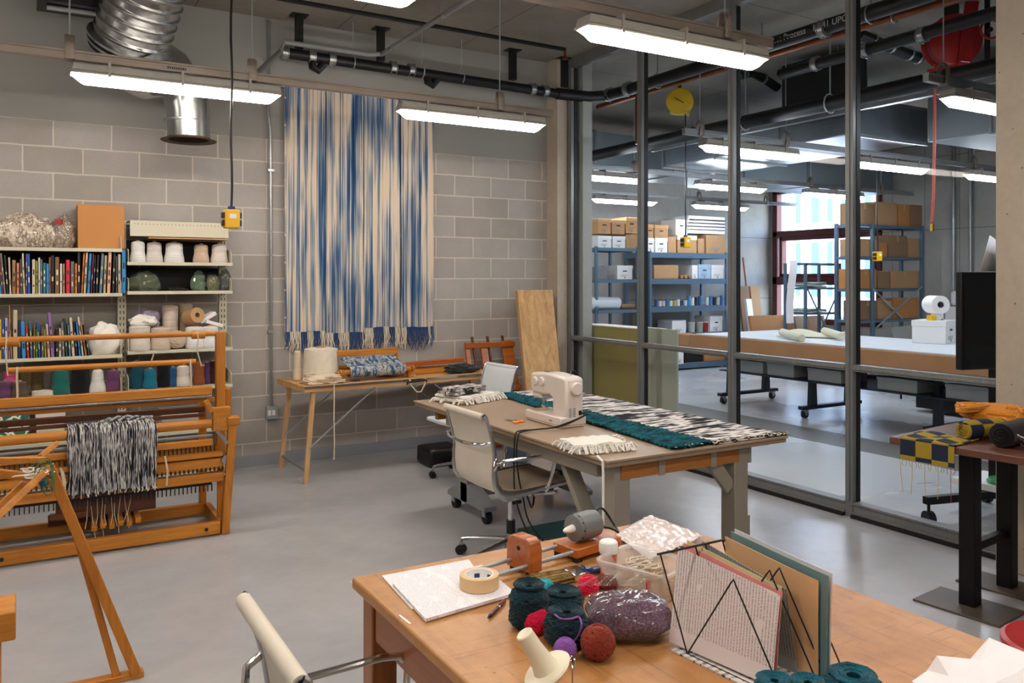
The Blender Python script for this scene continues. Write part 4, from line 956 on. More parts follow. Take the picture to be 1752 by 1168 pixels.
q=at(388,680,y=5.75);MB().box(q.x-.01,q.x+.03,5.74,5.9,q.z-.12,q.z+.06).build('side_plate',M['loomz'],t,w=True,bevel=.004)
# cloth over the breast beam
cl=stripes('black_white_rag_weave',[(.3,'#111116'),(.44,'#1b1b22'),(.47,'#9a989b'),(.51,'#e6e2de'),(.54,'#77767c'),(.57,'#15151b'),(.63,'#15151b'),(.68,'#cfcac8')],'x',70,jag=.05)
xa=at(116,780,y=5.46).x;xb=at(268,780,y=5.46).x;zt=at(361,716,y=5.5).z+.006;zb=at(190,840,y=5.46).z
prof=[(5.72,zt-.0),(5.6,zt+.006),(5.53,zt+.004),(5.49,zt-.004),(5.462,zt-.03),(5.458,zt-.08),(5.46,(zt+zb)/2),(5.463,zb+.05),(5.462,zb)]
def cf(u,v):
    i=min(int(v*8),7);f=v*8-i;y=prof[i][0]*(1-f)+prof[i+1][0]*f;z=prof[i][1]*(1-f)+prof[i+1][1]*f
    return (xa+(xb-xa)*u+.004*math.sin(v*9+u*3),y+.004*math.sin(u*75)*(1 if v>.4 else .3)-.004,z+(.012*noise.noise(Vector((u*40,0,0))) if v>.95 else 0)+.003*math.sin(u*75))
o=MB().grid(cf,90,32,.006).build('striped_cloth',cl,loc=((xa+xb)/2,5.46,zb),w=True);tag(o,'black and white striped rag cloth draped over the front beam of the loom','cloth')
m=MB();rnd=random.Random(3)
for i in range(70):
    x=xa+(xb-xa)*(i+.5)/70;L=rnd.uniform(.008,.025);m.cur=rnd.choice([0,1,1]);m.tube([(x,5.457,zb+.006),(x+rnd.uniform(-.006,.006),5.455,zb-L*.5),(x+rnd.uniform(-.01,.01),5.457,zb-L)],.0035,5)
f=m.build('fringe',[M['crm'],M['black']],o,w=False,stuff=True);f.location=tuple(-c for c in o.location)
m=MB()
for i in range(60):
    x=xa+(xb-xa)*(i+.5)/60;m.tube([(x,5.62,zt),(x,5.7,zt+.03),(x,5.78,zt+.0)],.0013,4)
m.build('warp_thread',M['black'],t,w=True,stuff=True)
q0=at(170,708,y=5.66);m=MB()
for k in range(5): m.tube([(q0.x+k*.05,5.6,zt+.012),(q0.x+.05+k*.05,5.63,zt+.025+.01*math.sin(k)),(q0.x+.12+k*.045,5.64,zt+.015)],.008,7)
o=m.build('shuttle_yarn',stripes('silver_black_yarn',[(.35,'#1a1a1f'),(.55,'#b6b6bb')],'x',60,jag=.5),loc=(q0.x+.1,5.62,zt),w=True);tag(o,'silvery black yarn bundle lying on the loom behind the striped cloth','yarn')
# harness board and treadles
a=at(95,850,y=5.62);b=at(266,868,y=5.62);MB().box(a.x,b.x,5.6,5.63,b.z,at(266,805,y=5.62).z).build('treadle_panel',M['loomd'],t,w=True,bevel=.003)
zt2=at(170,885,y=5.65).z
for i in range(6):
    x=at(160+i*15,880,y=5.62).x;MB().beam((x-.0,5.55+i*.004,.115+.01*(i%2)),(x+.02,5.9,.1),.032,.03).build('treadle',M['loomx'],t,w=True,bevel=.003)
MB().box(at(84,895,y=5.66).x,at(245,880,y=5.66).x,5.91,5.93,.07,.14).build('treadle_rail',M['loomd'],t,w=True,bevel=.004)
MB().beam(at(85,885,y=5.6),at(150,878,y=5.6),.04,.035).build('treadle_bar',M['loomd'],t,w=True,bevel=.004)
m=MB();rnd=random.Random(9)
for i in range(10):
    x=at(150+i*8,860,y=5.58).x;m.tube([(x,5.585,.36),(x+rnd.uniform(-.01,.01),5.58,.27),(x+rnd.uniform(-.015,.015),5.575,.18),(x+rnd.uniform(-.02,.02),5.57,rnd.uniform(.05,.13))],.0022,5)
m.build('treadle_cord',M['rope'],t,w=True)
for px,y0,y1 in((104,800,850),(282,780,830),(107,805,845)):
    m=MB();p=at(px,y0,y=5.45);e=at(px+3,y1,y=5.45);m.tube([p,(p+e)/2+Vector((.01,-.004,0)),e],.006,6)
    m.build('tie_cord',M['rope'],t,w=True)
# ================================================================ YARN SWIFT AND STAND (lower left)
t=thing('yarn_swift','wooden yarn swift with splayed arms and long slanting legs at the lower left','yarn swift',(.3,3.7,0))
def bm(nm,p,q,w,h,mat,y0=3.7,y1=3.7): return MB().beam(at(*p,y=y0),at(*q,y=y1),w,h,up=(0,1,0)).build(nm,mat,t,w=True,bevel=.003)
e=at(231,1160,y=3.66);s=at(83,795,y=3.7);MB().beam(s,(e.x+.005,3.66,.02),.038,.03,up=(0,1,0)).build('long_leg',M['loomz'],t,w=True,bevel=.003)
s=at(128,905,y=3.74);MB().beam(s,(at(200,1168,y=3.66).x,3.67,.02),.028,.022,up=(0,1,0)).build('thin_leg',M['loomz'],t,w=True,bevel=.003)
MB().beam((at(100,1168,y=3.68).x-.2,3.68,.012),(at(245,1160,y=3.68).x,3.68,.012),.05,.024).build('foot_bar',M['loomx'],t,w=True,bevel=.003)
bm('arm',(-30,788),(76,786),.022,.022,M['loomx'],3.5,3.72)
bm('arm',(68,782),(97,758),.02,.024,M['loomx'],3.72,3.8)
bm('arm',(-30,806),(58,816),.03,.03,M['loomx'],3.6,3.68)
bm('arm',(84,800),(-14,893),.024,.02,M['loomx'],3.68,3.4)
bm('arm',(45,822),(-14,880),.026,.02,M['loomx'],3.75,3.6)
q=at(80,822,y=3.69);MB().cyl(q+Vector((0,-.04,0)),q+Vector((0,.05,0)),.016,12).build('hub_pin',M['loomy'],t,w=True)
MB().ball(q+Vector((-.01,-.045,0)),.014,12,8).build('pin_knob',M['teal'],t,w=True)
m=MB()
for k in range(4):
    c=at(72+k*3,800+k*7,y=3.68);m.tube([(c.x+(.035-k*.004)*math.cos(a/16*2*PI),3.66+.02*math.sin(a/16*4*PI),c.z+(.04+k*.005)*math.sin(a/16*2*PI)) for a in range(16)],.0018,5,closed=True)
m.build('green_tie_yarn',fabric('green_yarn','#1f7a5c',300),t,w=True)
c=at(56,806,y=3.66);m=yarnlump((c.x,3.66,c.z-.02),(.07,.05,.04),16,.003,6);m.build('white_tie_yarn',M['wht'],t,w=True)
t=thing('wooden_stand','corner of an orange wooden stand cut by the left edge, nearest the viewer','stand',(-.55,2.6,0))
a=at(27,1045,y=2.6);b=at(27,1095,y=2.6);MB().box(a.x-.5,a.x,2.6,2.75,b.z,a.z).build('top_rail',M['loomx'],t,w=True,bevel=.005)
MB().box(a.x-.125,a.x-.035,2.63,2.72,0,b.z).build('leg',M['loomz'],t,w=True,bevel=.004)
MB().box(a.x-.49,a.x-.40,2.63,2.72,0,b.z).build('leg',M['loomz'],t,w=True,bevel=.004)
MB().cyl((a.x-.06,2.66,a.z),(a.x-.06,2.66,a.z+.008),.01,10).build('bolt',M['steel'],t,w=True)
# ================================================================ FOLDING TABLE BY THE WALL
TZ=.775
t=thing('folding_table','long narrow pine folding table with steel braces standing below the blue hanging','table',(1.89,6.40,0),math.radians(3.2))
FT=t
MB().box(0,1.80,0,.68,TZ-.05,TZ-.012).box(-.002,1.802,-.002,.682,TZ-.012,TZ).build('table_top',M['pinex'],t,bevel=.003)
MB().box(0,1.80,-.006,-.001,TZ-.02,TZ-.002).build('edge_strip',M['alu'],t)
def tleg(x,y,x2,y2): 
    return MB().beam((x,y,TZ-.05),(x2,y2,0),.036,.03,up=(0,1,0)).build('leg',M['pinez'],t,bevel=.003)
tleg(.085,.04,.03,.06);tleg(.10,.64,.05,.72);tleg(1.70,.04,1.74,.06);tleg(1.70,.64,1.74,.66)
MB().beam((.035,.05,.1),(.055,.72,.1),.012,.02).build('stretcher',M['greyd'],t);MB().beam((1.735,.05,.1),(1.735,.66,.1),.012,.02).build('stretcher',M['greyd'],t)
for y in(.03,.65):
    for a,b in(((.05,y,.28),(.62,y,TZ-.05)),((1.72,y,.28),(1.15,y,TZ-.05))):
        m=MB().beam(a,b,.006,.022,up=(0,1,0));k=Vector(a)*.5+Vector(b)*.5;m.cyl(k+Vector((0,-.008,0)),k+Vector((0,.008,0)),.012,8);m.build('brace',M['steel'],t)
m=MB().tube([(.88,-.03,TZ-.04),(.87,-.035,TZ-.025),(.95,-.04,TZ-.02),(1.05,-.04,TZ-.015),(1.06,-.03,TZ-.03)],.009,8);m.build('carry_handle',M['blackplastic'],t)
m=MB().tube([(.9,-.03,TZ),(.91,-.04,TZ-.05),(.96,-.045,TZ-.11),(1.0,-.045,TZ-.11),(1.04,-.04,TZ-.05),(1.05,-.03,TZ)],.006,6);o=m.build('cord_loop',M['rope'],loc=(1.89,6.4,0));o.rotation_euler=(0,0,math.radians(3.2));tag(o,'looped cotton cord hanging over the front edge of the folding table','cord')
m=MB().tube([(.235,.02,TZ+.004),(.24,-.012,TZ-.0),(.238,-.015,.5),(.242,-.014,.3),(.238,-.014,.19)],.005,6).ball((.237,-.014,.185),.009,8,6);o=m.build('cotton_string',M['rope'],loc=(1.89,6.4,0));o.rotation_euler=(0,0,math.radians(3.2));tag(o,'single cotton cord hanging straight down from the folding table','cord')
ca,sa=math.cos(math.radians(3.2)),math.sin(math.radians(3.2))
def ft(x,y,z=TZ+.001): return (1.89+x*ca-y*sa,6.40+x*sa+y*ca,z)
p=ft(.09,.42);cone('yarn_skein','tall thin cream skein standing on the folding table beside the big cone',p[0],p[1],p[2],.033,.024,.25,M['crmy'],None)
p=ft(.28,.38);cone('large_yarn_cone','very large cream yarn cone on the left end of the folding table',p[0],p[1],p[2],.155,.135,.27,M['crm'],None)
p=ft(.21,.12);m=yarnlump((p[0],p[1],p[2]),(.17,.10,.07),70,.0075,2);k=lump((p[0],p[1],p[2]+.03),.15,.085,.05,.1,3,2);n0=len(m.v);m.v+=k.v;m.f+=[[i+n0 for i in f] for f in k.f];m.m+=k.m
o=m.build('yarn_heap',M['crmy'],loc=p,w=True);tag(o,'heap of loose cream yarn in front of the big cone on the folding table','yarn')
# small rigid heddle loom with blue cloth
p=ft(.66,.28);t=thing('table_loom','small orange wooden table loom on the folding table holding blue and cream checked cloth','loom',p,math.radians(3.2))
W=.30
for s in(-1,1):
    MB().box(s*W-.011,s*W+.011,-.2,.22,.02,.065).build('side_frame',M['loomy'],t,bevel=.003)
    MB().box(s*W-.014,s*W+.014,-.2,-.17,0,.1).build('foot_block',M['loomz'],t,bevel=.003);MB().box(s*W-.014,s*W+.014,.19,.22,0,.1).build('foot_block',M['loomz'],t,bevel=.003)
    MB().beam((s*W*.93,.03,.05),(s*W*.93,.02,.235),.022,.03,up=(0,1,0)).build('heddle_post',M['loomz'],t,bevel=.003)
    m=MB().cyl((s*W,-.185,.075),(s*(W+.05),-.185,.075),.014,10);m.lathe([(.03,0),(.03,.012)],(s*(W+.02),-.185,.075),10,axis=(s,0,0));m.build('ratchet_knob',M['loomz'],t)
MB().box(-W*.96,W*.96,.005,.035,.19,.24).build('heddle_bar',M['loomx'],t,bevel=.004)
MB().cyl((-W,-.185,.075),(W,-.185,.075),.02,14).build('front_roller',M['loomx'],t);MB().cyl((-W,.2,.075),(W,.2,.075),.02,14).build('back_roller',M['loomx'],t)
bc=stripes('blue_cream_check',[(.35,'#28456b'),(.47,'#4d6c8c'),(.53,'#cfc4b0'),(.6,'#7389a0'),(.68,'#22406a')],'x',28,jag=.35)
m=MB()
m.grid(lambda u,v:((u-.5)*.5,-.185+.045*math.cos(v*5.6+.9),.078+.045*math.sin(v*5.6+.9)),20,16,.003)
m.grid(lambda u,v:((u-.5)*.5,-.16+v*.17,.12+.06*v+.006*math.sin(u*12)),20,8,.003)
o=m.build('checked_cloth',bc,loc=p);o.rotation_euler=(0,0,math.radians(3.2));tag(o,'blue and cream checked cloth rolled on the small table loom','cloth')
m=MB()
for i in range(40):
    x=-.25+.5*i/39;m.tube([(x,.02,.18),(x,.2,.095)],.0015,4)
m.build('warp_thread',bpy.data.materials['indigo_yarn'],t,stuff=True)
p=ft(.46,.10);m=yarnlump(p,(.06,.03,.02),10,.003,12);o=m.build('blue_yarn_end',bpy.data.materials['indigo_yarn'],loc=p,w=True);tag(o,'tangle of blue yarn ends at the left foot of the table loom','yarn')
p=ft(1.24,.36);t=thing('long_wooden_bars','bundle of long orange wooden bars lying lengthwise on the folding table','wooden bars',p,math.radians(6))
for k,(y,z,l) in enumerate(((-.10,.022,.42),(-.03,.03,.46),(.05,.022,.44),(-.05,.075,.40),(.03,.07,.45))):
    MB().beam((-l,y,z),(l,y+.02,z+.02*(k>2)),.05,.04).build('bar',M['boxwood'] if k%2 else M['loomx'],t,bevel=.004)
p=ft(1.5,.14);o=lump((p[0],p[1],p[2]+.03),.16,.07,.05,.2,3,6).build('dark_fibre',fabric('charcoal_fibre','#2a2d2f',90,.6,1.2),loc=p,w=True);tag(o,'dark charcoal fibre heap at the right end of the folding table','wool')
p=ft(.95,.16);m=MB().tube([(p[0],p[1],p[2]+.01),(p[0]+.05,p[1]-.02,p[2]+.008),(p[0]+.1,p[1]+.01,p[2]+.008),(p[0]+.07,p[1]-.06,p[2]+.008)],.006,6);o=m.build('loose_cord',M['rope'],loc=p,w=True);tag(o,'short loose cord lying between the table loom and the wooden bars','cord')
# leaning wooden frame and plank
t=thing('wooden_rack','orange wooden loom frame leaning on the wall behind the folding table','wooden frame',(4.05,7.0,0))
a=at(794,586,y=7.15);b=at(875,584,y=7.15)
def LP(x,z): return (x,6.86+.3*z/1.0,z)
for x,w in((a.x+.03,.05),(at(827,600,y=7.15).x,.075),(at(865,600,y=7.15).x,.09),(b.x-.01,.045)):
    MB().beam(LP(x,0.01),LP(x,a.z),w,.03,up=(0,1,0)).build('upright',M['boxwood'],t,w=True,bevel=.004)
for z in(.06,.55,a.z-.03): MB().beam((a.x,6.83+.3*z,z),(b.x+.02,6.83+.3*z,z),.028,.05).build('crossbar',M['boxwood'],t,w=True,bevel=.004)
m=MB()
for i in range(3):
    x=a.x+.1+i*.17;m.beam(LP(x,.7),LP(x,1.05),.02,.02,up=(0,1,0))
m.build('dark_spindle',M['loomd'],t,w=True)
t=None
TL=at(883,497,y=7.05);TR=at(943,497,y=7.05);BL=Vector((4.10,6.60,0.012));BR=Vector((4.44,6.50,0.012))
o=MB().grid(lambda u,v:(BL*(1-u)+BR*u)*(1-v)+(TL*(1-u)+TR*u)*v,1,1,.055).build('leaning_plank',M['board'],loc=(4.27,6.55,0),w=True,bevel=.004);tag(o,'wide weathered pine plank leaning against the corner column','plank')
o=MB().box(2.98,3.3,6.42,6.72,.0,.16).build('black_case',M['blackplastic'],loc=(3.14,6.57,0),w=True,bevel=.03);tag(o,'black case on the floor under the right end of the folding table','case')
t=thing('storage_tub','grey blue plastic tub on the floor behind the work table','tub',(3.78,6.3,0))
MB().lathe([(.001,.006),(.13,.006),(.15,.30),(.165,.30),(.165,.315),(.14,.315),(.12,.012),(.001,.012)],(0,0,0),4).build('tub_body',pm('grey_blue_plastic','#5f7082',.45),t,bevel=.01)
# ================================================================ OFFICE CHAIRS
def make_chair(sling,seatm):
    t=thing('office_chair','','chair')
    pr=[(.285,0.454),(.28,0.470),(.262,0.477),(.2,0.474),(.08,0.464),(-.06,0.452),(-.15,0.452),(-.205,0.470),(-.232,0.512),(-.24,0.582),(-.236,0.662),(-.25,0.742),(-.272,0.822),(-.292,0.884),(-.305,0.895),(-.316,0.888)]
    def sw(pts,m,y0,y1,th,n=10):
        N=len(pts)-1
        m.grid(lambda u,v:(pts[min(N,round(u*N))][0],y0+(y1-y0)*v,pts[min(N,round(u*N))][1]-.006*math.sin(v*PI)*(1 if round(u*N)<7 else 0)),N,n,th);return m
    seat=sw(pr[:8],MB(),-.225,.225,.012).build('seat',seatm,t,ang=60)
    MB().cyl((.275,-.228,.464),(.275,.228,.464),.017,14).build('seat_roll',seatm,t)
    sw(pr[7:],MB(),-.225,.225,.01).build('backrest',sling,t,ang=60)
    b=MB().cyl((-.303,-.228,.884),(-.303,.228,.884),.0185,16).build('backrest_roll',sling,t)
    m=MB()
    for s in(-1,1):m.cyl((-.303,s*.228,.884),(-.303,s*.234,.884),.014,12)
    m.build('end_cap',M['alu'],b)
    for s in(-1,1):
        m=MB();pts=[Vector((x,s*.236,z)) for x,z in pr[1:-1]]
        def fr(u,v,pts=pts):
            i=u*(len(pts)-1);k=min(int(i),len(pts)-2);p=pts[k].lerp(pts[k+1],i-k);d=(pts[k+1]-pts[k]).normalized();n=Vector((-d.z,0,d.x))
            w=.011+.012*math.exp(-((u-.45)/.22)**2)
            a=v*2*PI;return p+n*w*math.cos(a)+Vector((0,.007*math.sin(a),0))
        m.grid(fr,30,8);m.build('side_frame',M['alu'],t)
        m=MB().tube([(-.245,s*.24,.60),(-.235,s*.262,.635),(-.20,s*.275,.648),(.05,s*.278,.652),(.1,s*.276,.645),(.122,s*.272,.62),(.11,s*.26,.53),(.09,s*.243,.455),(.085,s*.236,.445)],.0095,10);m.build('armrest',M['chrome'],t)
    MB().tube([(-.262,-.24,.745),(-.30,-.215,.735),(-.325,-.12,.728),(-.33,0,.726),(-.325,.12,.728),(-.30,.215,.735),(-.262,.24,.745)],.0095,10).build('back_stretcher',M['chrome'],t)
    m=MB().beam((-.1,-.235,.43),(.0,-.03,.38),.03,.02).beam((-.1,.235,.415),(.0,.03,.38),.03,.02).beam((.16,-.235,.43),(.03,-.03,.38),.03,.02).beam((.16,.235,.43),(.03,.03,.38),.03,.02).box(-.06,.09,-.04,.04,.355,.395)
    m.build('seat_support',M['alu'],t,bevel=.004)
    m=MB().tube([(.05,.03,.37),(.12,.09,.365),(.17,.14,.37)],.006,8).box(.0,.06,-.02,.04,.33,.375);m.build('tilt_lever',M['blackplastic'],t)
    MB().cyl((0,0,.23),(0,0,.37),.017,16).build('gas_spring',M['chrome'],t);MB().cyl((0,0,.09),(0,0,.24),.026,18).build('column_cover',M['blackplastic'],t)
    MB().lathe([(.022,.075),(.036,.08),(.036,.15),(.03,.165),(.022,.17)],(0,0,0),20,close=True).build('base_hub',M['alu'],t)
    for k in range(5):
        a=2*PI*k/5+.92;d=Vector((math.cos(a),math.sin(a),0))
        MB().tube([d*.03+Vector((0,0,.125)),d*.15+Vector((0,0,.115)),d*.28+Vector((0,0,.10)),d*.315+Vector((0,0,.092)),d*.322+Vector((0,0,.07))],[.017,.014,.011,.010,.008],10).build('base_leg',M['alu'],t)
        q=d*.322;e=Vector((-d.y,d.x,0))
        w=MB().lathe([(.006,-.012),(.026,-.012),(.0275,-.008),(.0275,.008),(.026,.012),(.006,.012)],q+Vector((0,0,.0285))+e*.014,18,axis=e,close=True).lathe([(.006,-.012),(.026,-.012),(.0275,-.008),(.0275,.008),(.026,.012),(.006,.012)],q+Vector((0,0,.0285))-e*.014,18,axis=e,close=True).build('caster',M['rubber'],t)
        MB().box(-.012,.012,-.004,.004,-.004,.02).build('caster_fork',M['chrome'],w).location=tuple(q+Vector((0,0,.05)))
    return t
ch=make_chair(M['chairmesh'],M['chairseat']);ch.location=(2.40,4.08,0);ch['label']='office chair with a cream mesh back beside the sewing machine';ch['group']='mesh office chairs'
c2=copytree(ch,'office chair at the lower left, tucked under the near table',(.735,1.71,0),0)
c3=copytree(ch,'far office chair with a cool white back behind the work table, turned to the left',(3.17,6.03,0),PI*1.02)
for c in c3.children:
    if c.name.startswith(('backrest','seat')) and len(c.data.materials) and 'woven' in c.data.materials[0].name:
        c.data=c.data.copy();c.data.materials[0]=M['whitemesh']
# ================================================================ WORK TABLE
t=thing('work_table','large taupe work table carrying the sewing machine, in front of the glass','table',(3.0,4.25,0))
X0,X1,Y0,Y1,TT=2.375,3.61,3.135,5.40,.757
MB().box(X0,X1,Y0,Y1,TT-.012,TT).build('hardboard_top',M['hardb'],t,w=True,bevel=.002)
MB().box(X0+.008,X1-.008,Y0+.008,Y1-.008,TT-.034,TT-.012).build('top_underlayer',M['tan_edge'],t,w=True)
MB().box(X0+.12,X1-.32,Y0+.05,Y0+.09,TT-.115,TT-.034).build('raw_rail',M['rawbeam'],t,w=True)
MB().box(2.47,3.32,5.2,5.24,TT-.115,TT-.034).build('raw_rail',M['rawbeam'],t,w=True)
for x in(2.47,3.35): MB().box(x-.04,x+.04,3.295,4.99,TT-.115,TT-.036).build('side_rail',M['grey'],t,w=True,bevel=.003)
for x in(2.75,3.1): MB().box(x-.02,x+.02,Y0+.045,Y0+.052,TT-.12,TT-.03).build('joist_end',M['grey'],t,w=True)
MB().box(2.455,2.555,3.19,3.29,0,TT-.034).build('leg',M['grey'],t,w=True,bevel=.004);MB().box(3.26,3.36,3.19,3.29,0,TT-.034).build('leg',M['grey'],t,w=True,bevel=.004)
MB().box(3.36,3.385,3.2,3.26,.18,.34).box(3.36,3.385,3.19,3.30,TT-.13,TT-.04).build('cleat',M['grey'],t,w=True)
for x,s in((2.50,1),):
    MB().beam((x-.0,3.28,.16),(x-.0,3.66,TT-.1),.035,.085,up=(1,0,0)).build('brace',M['grey'],t,w=True,bevel=.003)
MB().beam((3.255,3.22,.50),(3.12,3.22,TT-.10),.075,.03,up=(0,1,0)).build('brace',M['grey'],t,w=True,bevel=.003)
for x in(2.64,3.42):
    MB().box(x-.045,x+.045,5.0,5.1,.09,TT-.034).build('leg',M['greyd'] if x>3 else M['grey'],t,w=True,bevel=.004)
    MB().prism([(5.0,.22),(4.75,.12),(4.75,.09),(5.3,.09),(5.3,.12),(5.1,.22)],x-.045,x+.045,'yz').build('foot',M['greyd'],t,w=True)
    for y in(4.8,5.25):
        w=MB().cyl((x-.02,y,.042),(x+.02,y,.042),.042,18).build('caster',M['rubber'],t,w=True)
        MB().box(x-.028,x+.028,y-.02,y+.02,.045,.09).build('caster_fork',M['steel'],w,w=False).location=(-3.0,-4.25,0)
MB().box(2.64,3.42,5.02,5.08,.12,.21).build('base_rail',M['greyd'],t,w=True,bevel=.004)
# sewing machine
t=thing('sewing_machine','white sewing machine with round dials and a handwheel on the work table','sewing machine',(2.74,4.13,TT+.001))
m=MB().box(-.09,.09,-.19,.2,.012,.062);m.box(-.085,.085,-.185,.195,0,.014);m.build('base',M['white'],t,bevel=.012)
MB().prism([(-.19,.05),(-.19,.27),(-.175,.29),(.0,.30),(.18,.288),(.2,.275),(.2,.19),(.165,.165),(.08,.165),(-.02,.17),(-.045,.155),(-.052,.05)],-.055,.07,'yz').build('arm',M['white'],t,bevel=.014)
MB().box(-.045,.055,.095,.195,.135,.2).build('head',M['white'],t,bevel=.012)
o=MB().cyl((0,.135,.09),(0,.135,.14),.006,10).box(-.006,.006,.125,.145,.075,.092).build('presser_foot',M['chrome'],t)
MB().box(-.07,.06,.09,.19,.062,.0635).build('needle_plate',M['chrome'],t)
for y,z in((.135,.24),(.06,.245)): MB().lathe([(.028,-.0),(.028,.008),(.022,.014),(0,.015)],(-.055,y,z),24,axis=(-1,0,0)).build('dial',M['white'],t)
MB().lathe([(.036,0),(.038,.004),(.038,.02),(.033,.026),(0,.027)],(.012,-.19,.225),28,axis=(0,-1,0)).build('handwheel',M['white'],t)
m=MB()
for x in(-.032,-.005):
    for k in range(6): m.box(x,x+.018,-.1915,-.1895,.062+k*.009,.066+k*.009)
m.build('vent',M['greyd'],t);MB().box(.035,.055,-.1925,-.1895,.07,.095).build('power_socket',M['blackplastic'],t)
m=MB()
for k in range(3): m.cyl((-.056,.0,.13-k*.02),(-.058,.0,.13-k*.02),.004,8)
m.box(-.0915,-.0895,-.1,-.07,.03,.038);m.build('stitch_mark',M['greyd'],t)
m=MB().box(-.02,.03,.04,.1,.299,.303);m.cyl((.03,-.12,.29),(.03,-.12,.33),.004,8);m.build('thread_guide',M['chrome'],t)
# black spool standing behind the machine
p=at(979,662,z=TT+.17);o=MB().cyl((2.975,4.28,TT+.02),(2.975,4.28,TT+.28),.018,14).cyl((2.975,4.28,TT+.28),(2.975,4.28,TT+.285),.015,12).cyl((2.975,4.28,TT+.012),(2.975,4.28,TT+.022),.03,14).build('black_bottle',M['blackplastic'],loc=(2.975,4.28,TT+.012),w=True);tag(o,'slim black bottle standing behind the sewing machine','bottle')
# power cords
sx,sy,sz=2.79,3.935,TT+.08
e1=at(930,750,z=TT+.01)
def cord(off,label,ex,low):
    pts=[(sx,sy,sz),(sx-.0,sy-.05,sz-.0),(2.62+off,3.93,TT+.02),(2.48+off*.5,3.95,TT+.012),(X0+.02,3.96-off,TT+.012),(X0-.02,3.955-off,TT-.01),(X0-.03,3.95-off,.6),(X0-.035+off,3.93-off,.42),(X0+off,3.88-off,.25),(ex,3.85-off*2,low)]
    o=MB().tube(smooth_path(pts,5),.0045,8).build('power_cable',M['blackplastic'],loc=(2.4,3.95,TT),w=True);tag(o,label,'cable')
def smooth_path(P,k=4):
    P=[Vector(p) for p in P];out=[]
    for i in range(len(P)-1):
        a=P[max(i-1,0)];b=P[i];c=P[i+1];d=P[min(i+2,len(P)-1)]
        for j in range(k):
            t=j/k;out.append(.5*((2*b)+(c-a)*t+(2*a-5*b+4*c-d)*t*t+(3*b-a-3*c+d)*t**3))
    out.append(P[-1]);return out
cord(0,'black power cord running from the sewing machine over the table edge, left of the pair',2.5,.01);cord(.03,'black power cord beside the first one, right of the pair',2.62,.01)
o=MB().tube(smooth_path([(2.43,3.95,.4),(2.47,3.97,.33),(2.5,4.0,.33),(2.52,4.02,.37)],4),.006,6).build('cord_tangle',M['blackplastic'],loc=(2.45,3.96,.35),w=True);tag(o,'small black cable loop below the chair seat','cable')
# scissors
p=at(885,722,z=TT+.002);t=thing('scissors','small scissors with orange handles lying on the work table','scissors',tuple(p),.3)
for s in(-1,1): MB().lathe([(.016+.0055*math.cos(j/8*2*PI),.0055+.0055*math.sin(j/8*2*PI)) for j in range(8)],(s*.024,-.01,0),18,close=True).build('handle',pm('orange_plastic','#f08a1a',.4) if s<0 else bpy.data.materials['orange_plastic'],t)
MB().beam((.0,.0,.005),(.02,.1,.004),.012,.002).beam((.005,.0,.007),(.0,.1,.006),.012,.002).build('blades',M['chrome'],t);MB().cyl((.004,.015,0),(.004,.015,.012),.006,10).build('pivot',M['ink'],t)
# cloths on the work table
def clothsheet(name,fn,nu,nv,th,mat,label,cat='cloth',fringe=None,loc=None,group=None):
    o=MB().grid(fn,nu,nv,th).build(name,mat,loc=loc,w=True);tag(o,label,cat,group);return o
teal=stripes('teal_ribbed_weave',[(.36,'#04222a'),(.48,'#08444f'),(.62,'#0e6270')],'y',40,jag=.35)
def tf(u,v):
    y=3.165+(5.32-3.165)*v;a=2.80+(3.0-2.80)*v;b=3.10+(3.14-3.1)*v;x=a+(b-a)*u
    return (x,y,TT+.008+.009*abs(math.sin(y*75+.8*math.sin(x*20)))+.003*math.sin(x*40)+.007*noise.noise(Vector((x*9,y*9,0))))
tc=clothsheet('teal_cloth',tf,16,240,.008,teal,'teal ribbed woven cloth running along the work table between the machine and the striped cloth',loc=(2.95,4.2,TT))
st=stripes('black_white_woven_bands',[(.3,'#131318'),(.43,'#1c1c22'),(.47,'#6a676a'),(.5,'#e6dedb'),(.56,'#e9e2df'),(.59,'#3a393f'),(.64,'#15151a'),(.72,'#d8d0cd')],'y',11,jag=.2)
def sf(u,v):
    y=3.15+(5.36-3.15)*v;x=3.09+(3.625-3.09)*u
    return (x,y,TT+.007+.003*noise.noise(Vector((x*8,y*8,4)))+(-.014*max(0,(x-3.60)/.025)**2))
sc_=clothsheet('striped_cloth',sf,28,80,.006,st,'long black and white banded cloth spread along the glass side of the work table',loc=(3.36,4.2,TT))
m=MB();rnd=random.Random(5)
for i in range(140):
    x=2.8+.82*i/139;m.cur=0 if x<3.08 and i%3 else (1 if i%2 else 2)
    y=3.17;m.tube([(x,y,TT+.012),(x+rnd.uniform(-.02,.02),y-.02+rnd.uniform(-.01,.02),TT+.018),(x+rnd.uniform(-.03,.03),y+rnd.uniform(-.03,.06),TT+.009)],.003,5)
o=m.build('fringe',[teal,M['crm'],M['black']],sc_,stuff=True);o.location=tuple(-c for c in sc_.location)
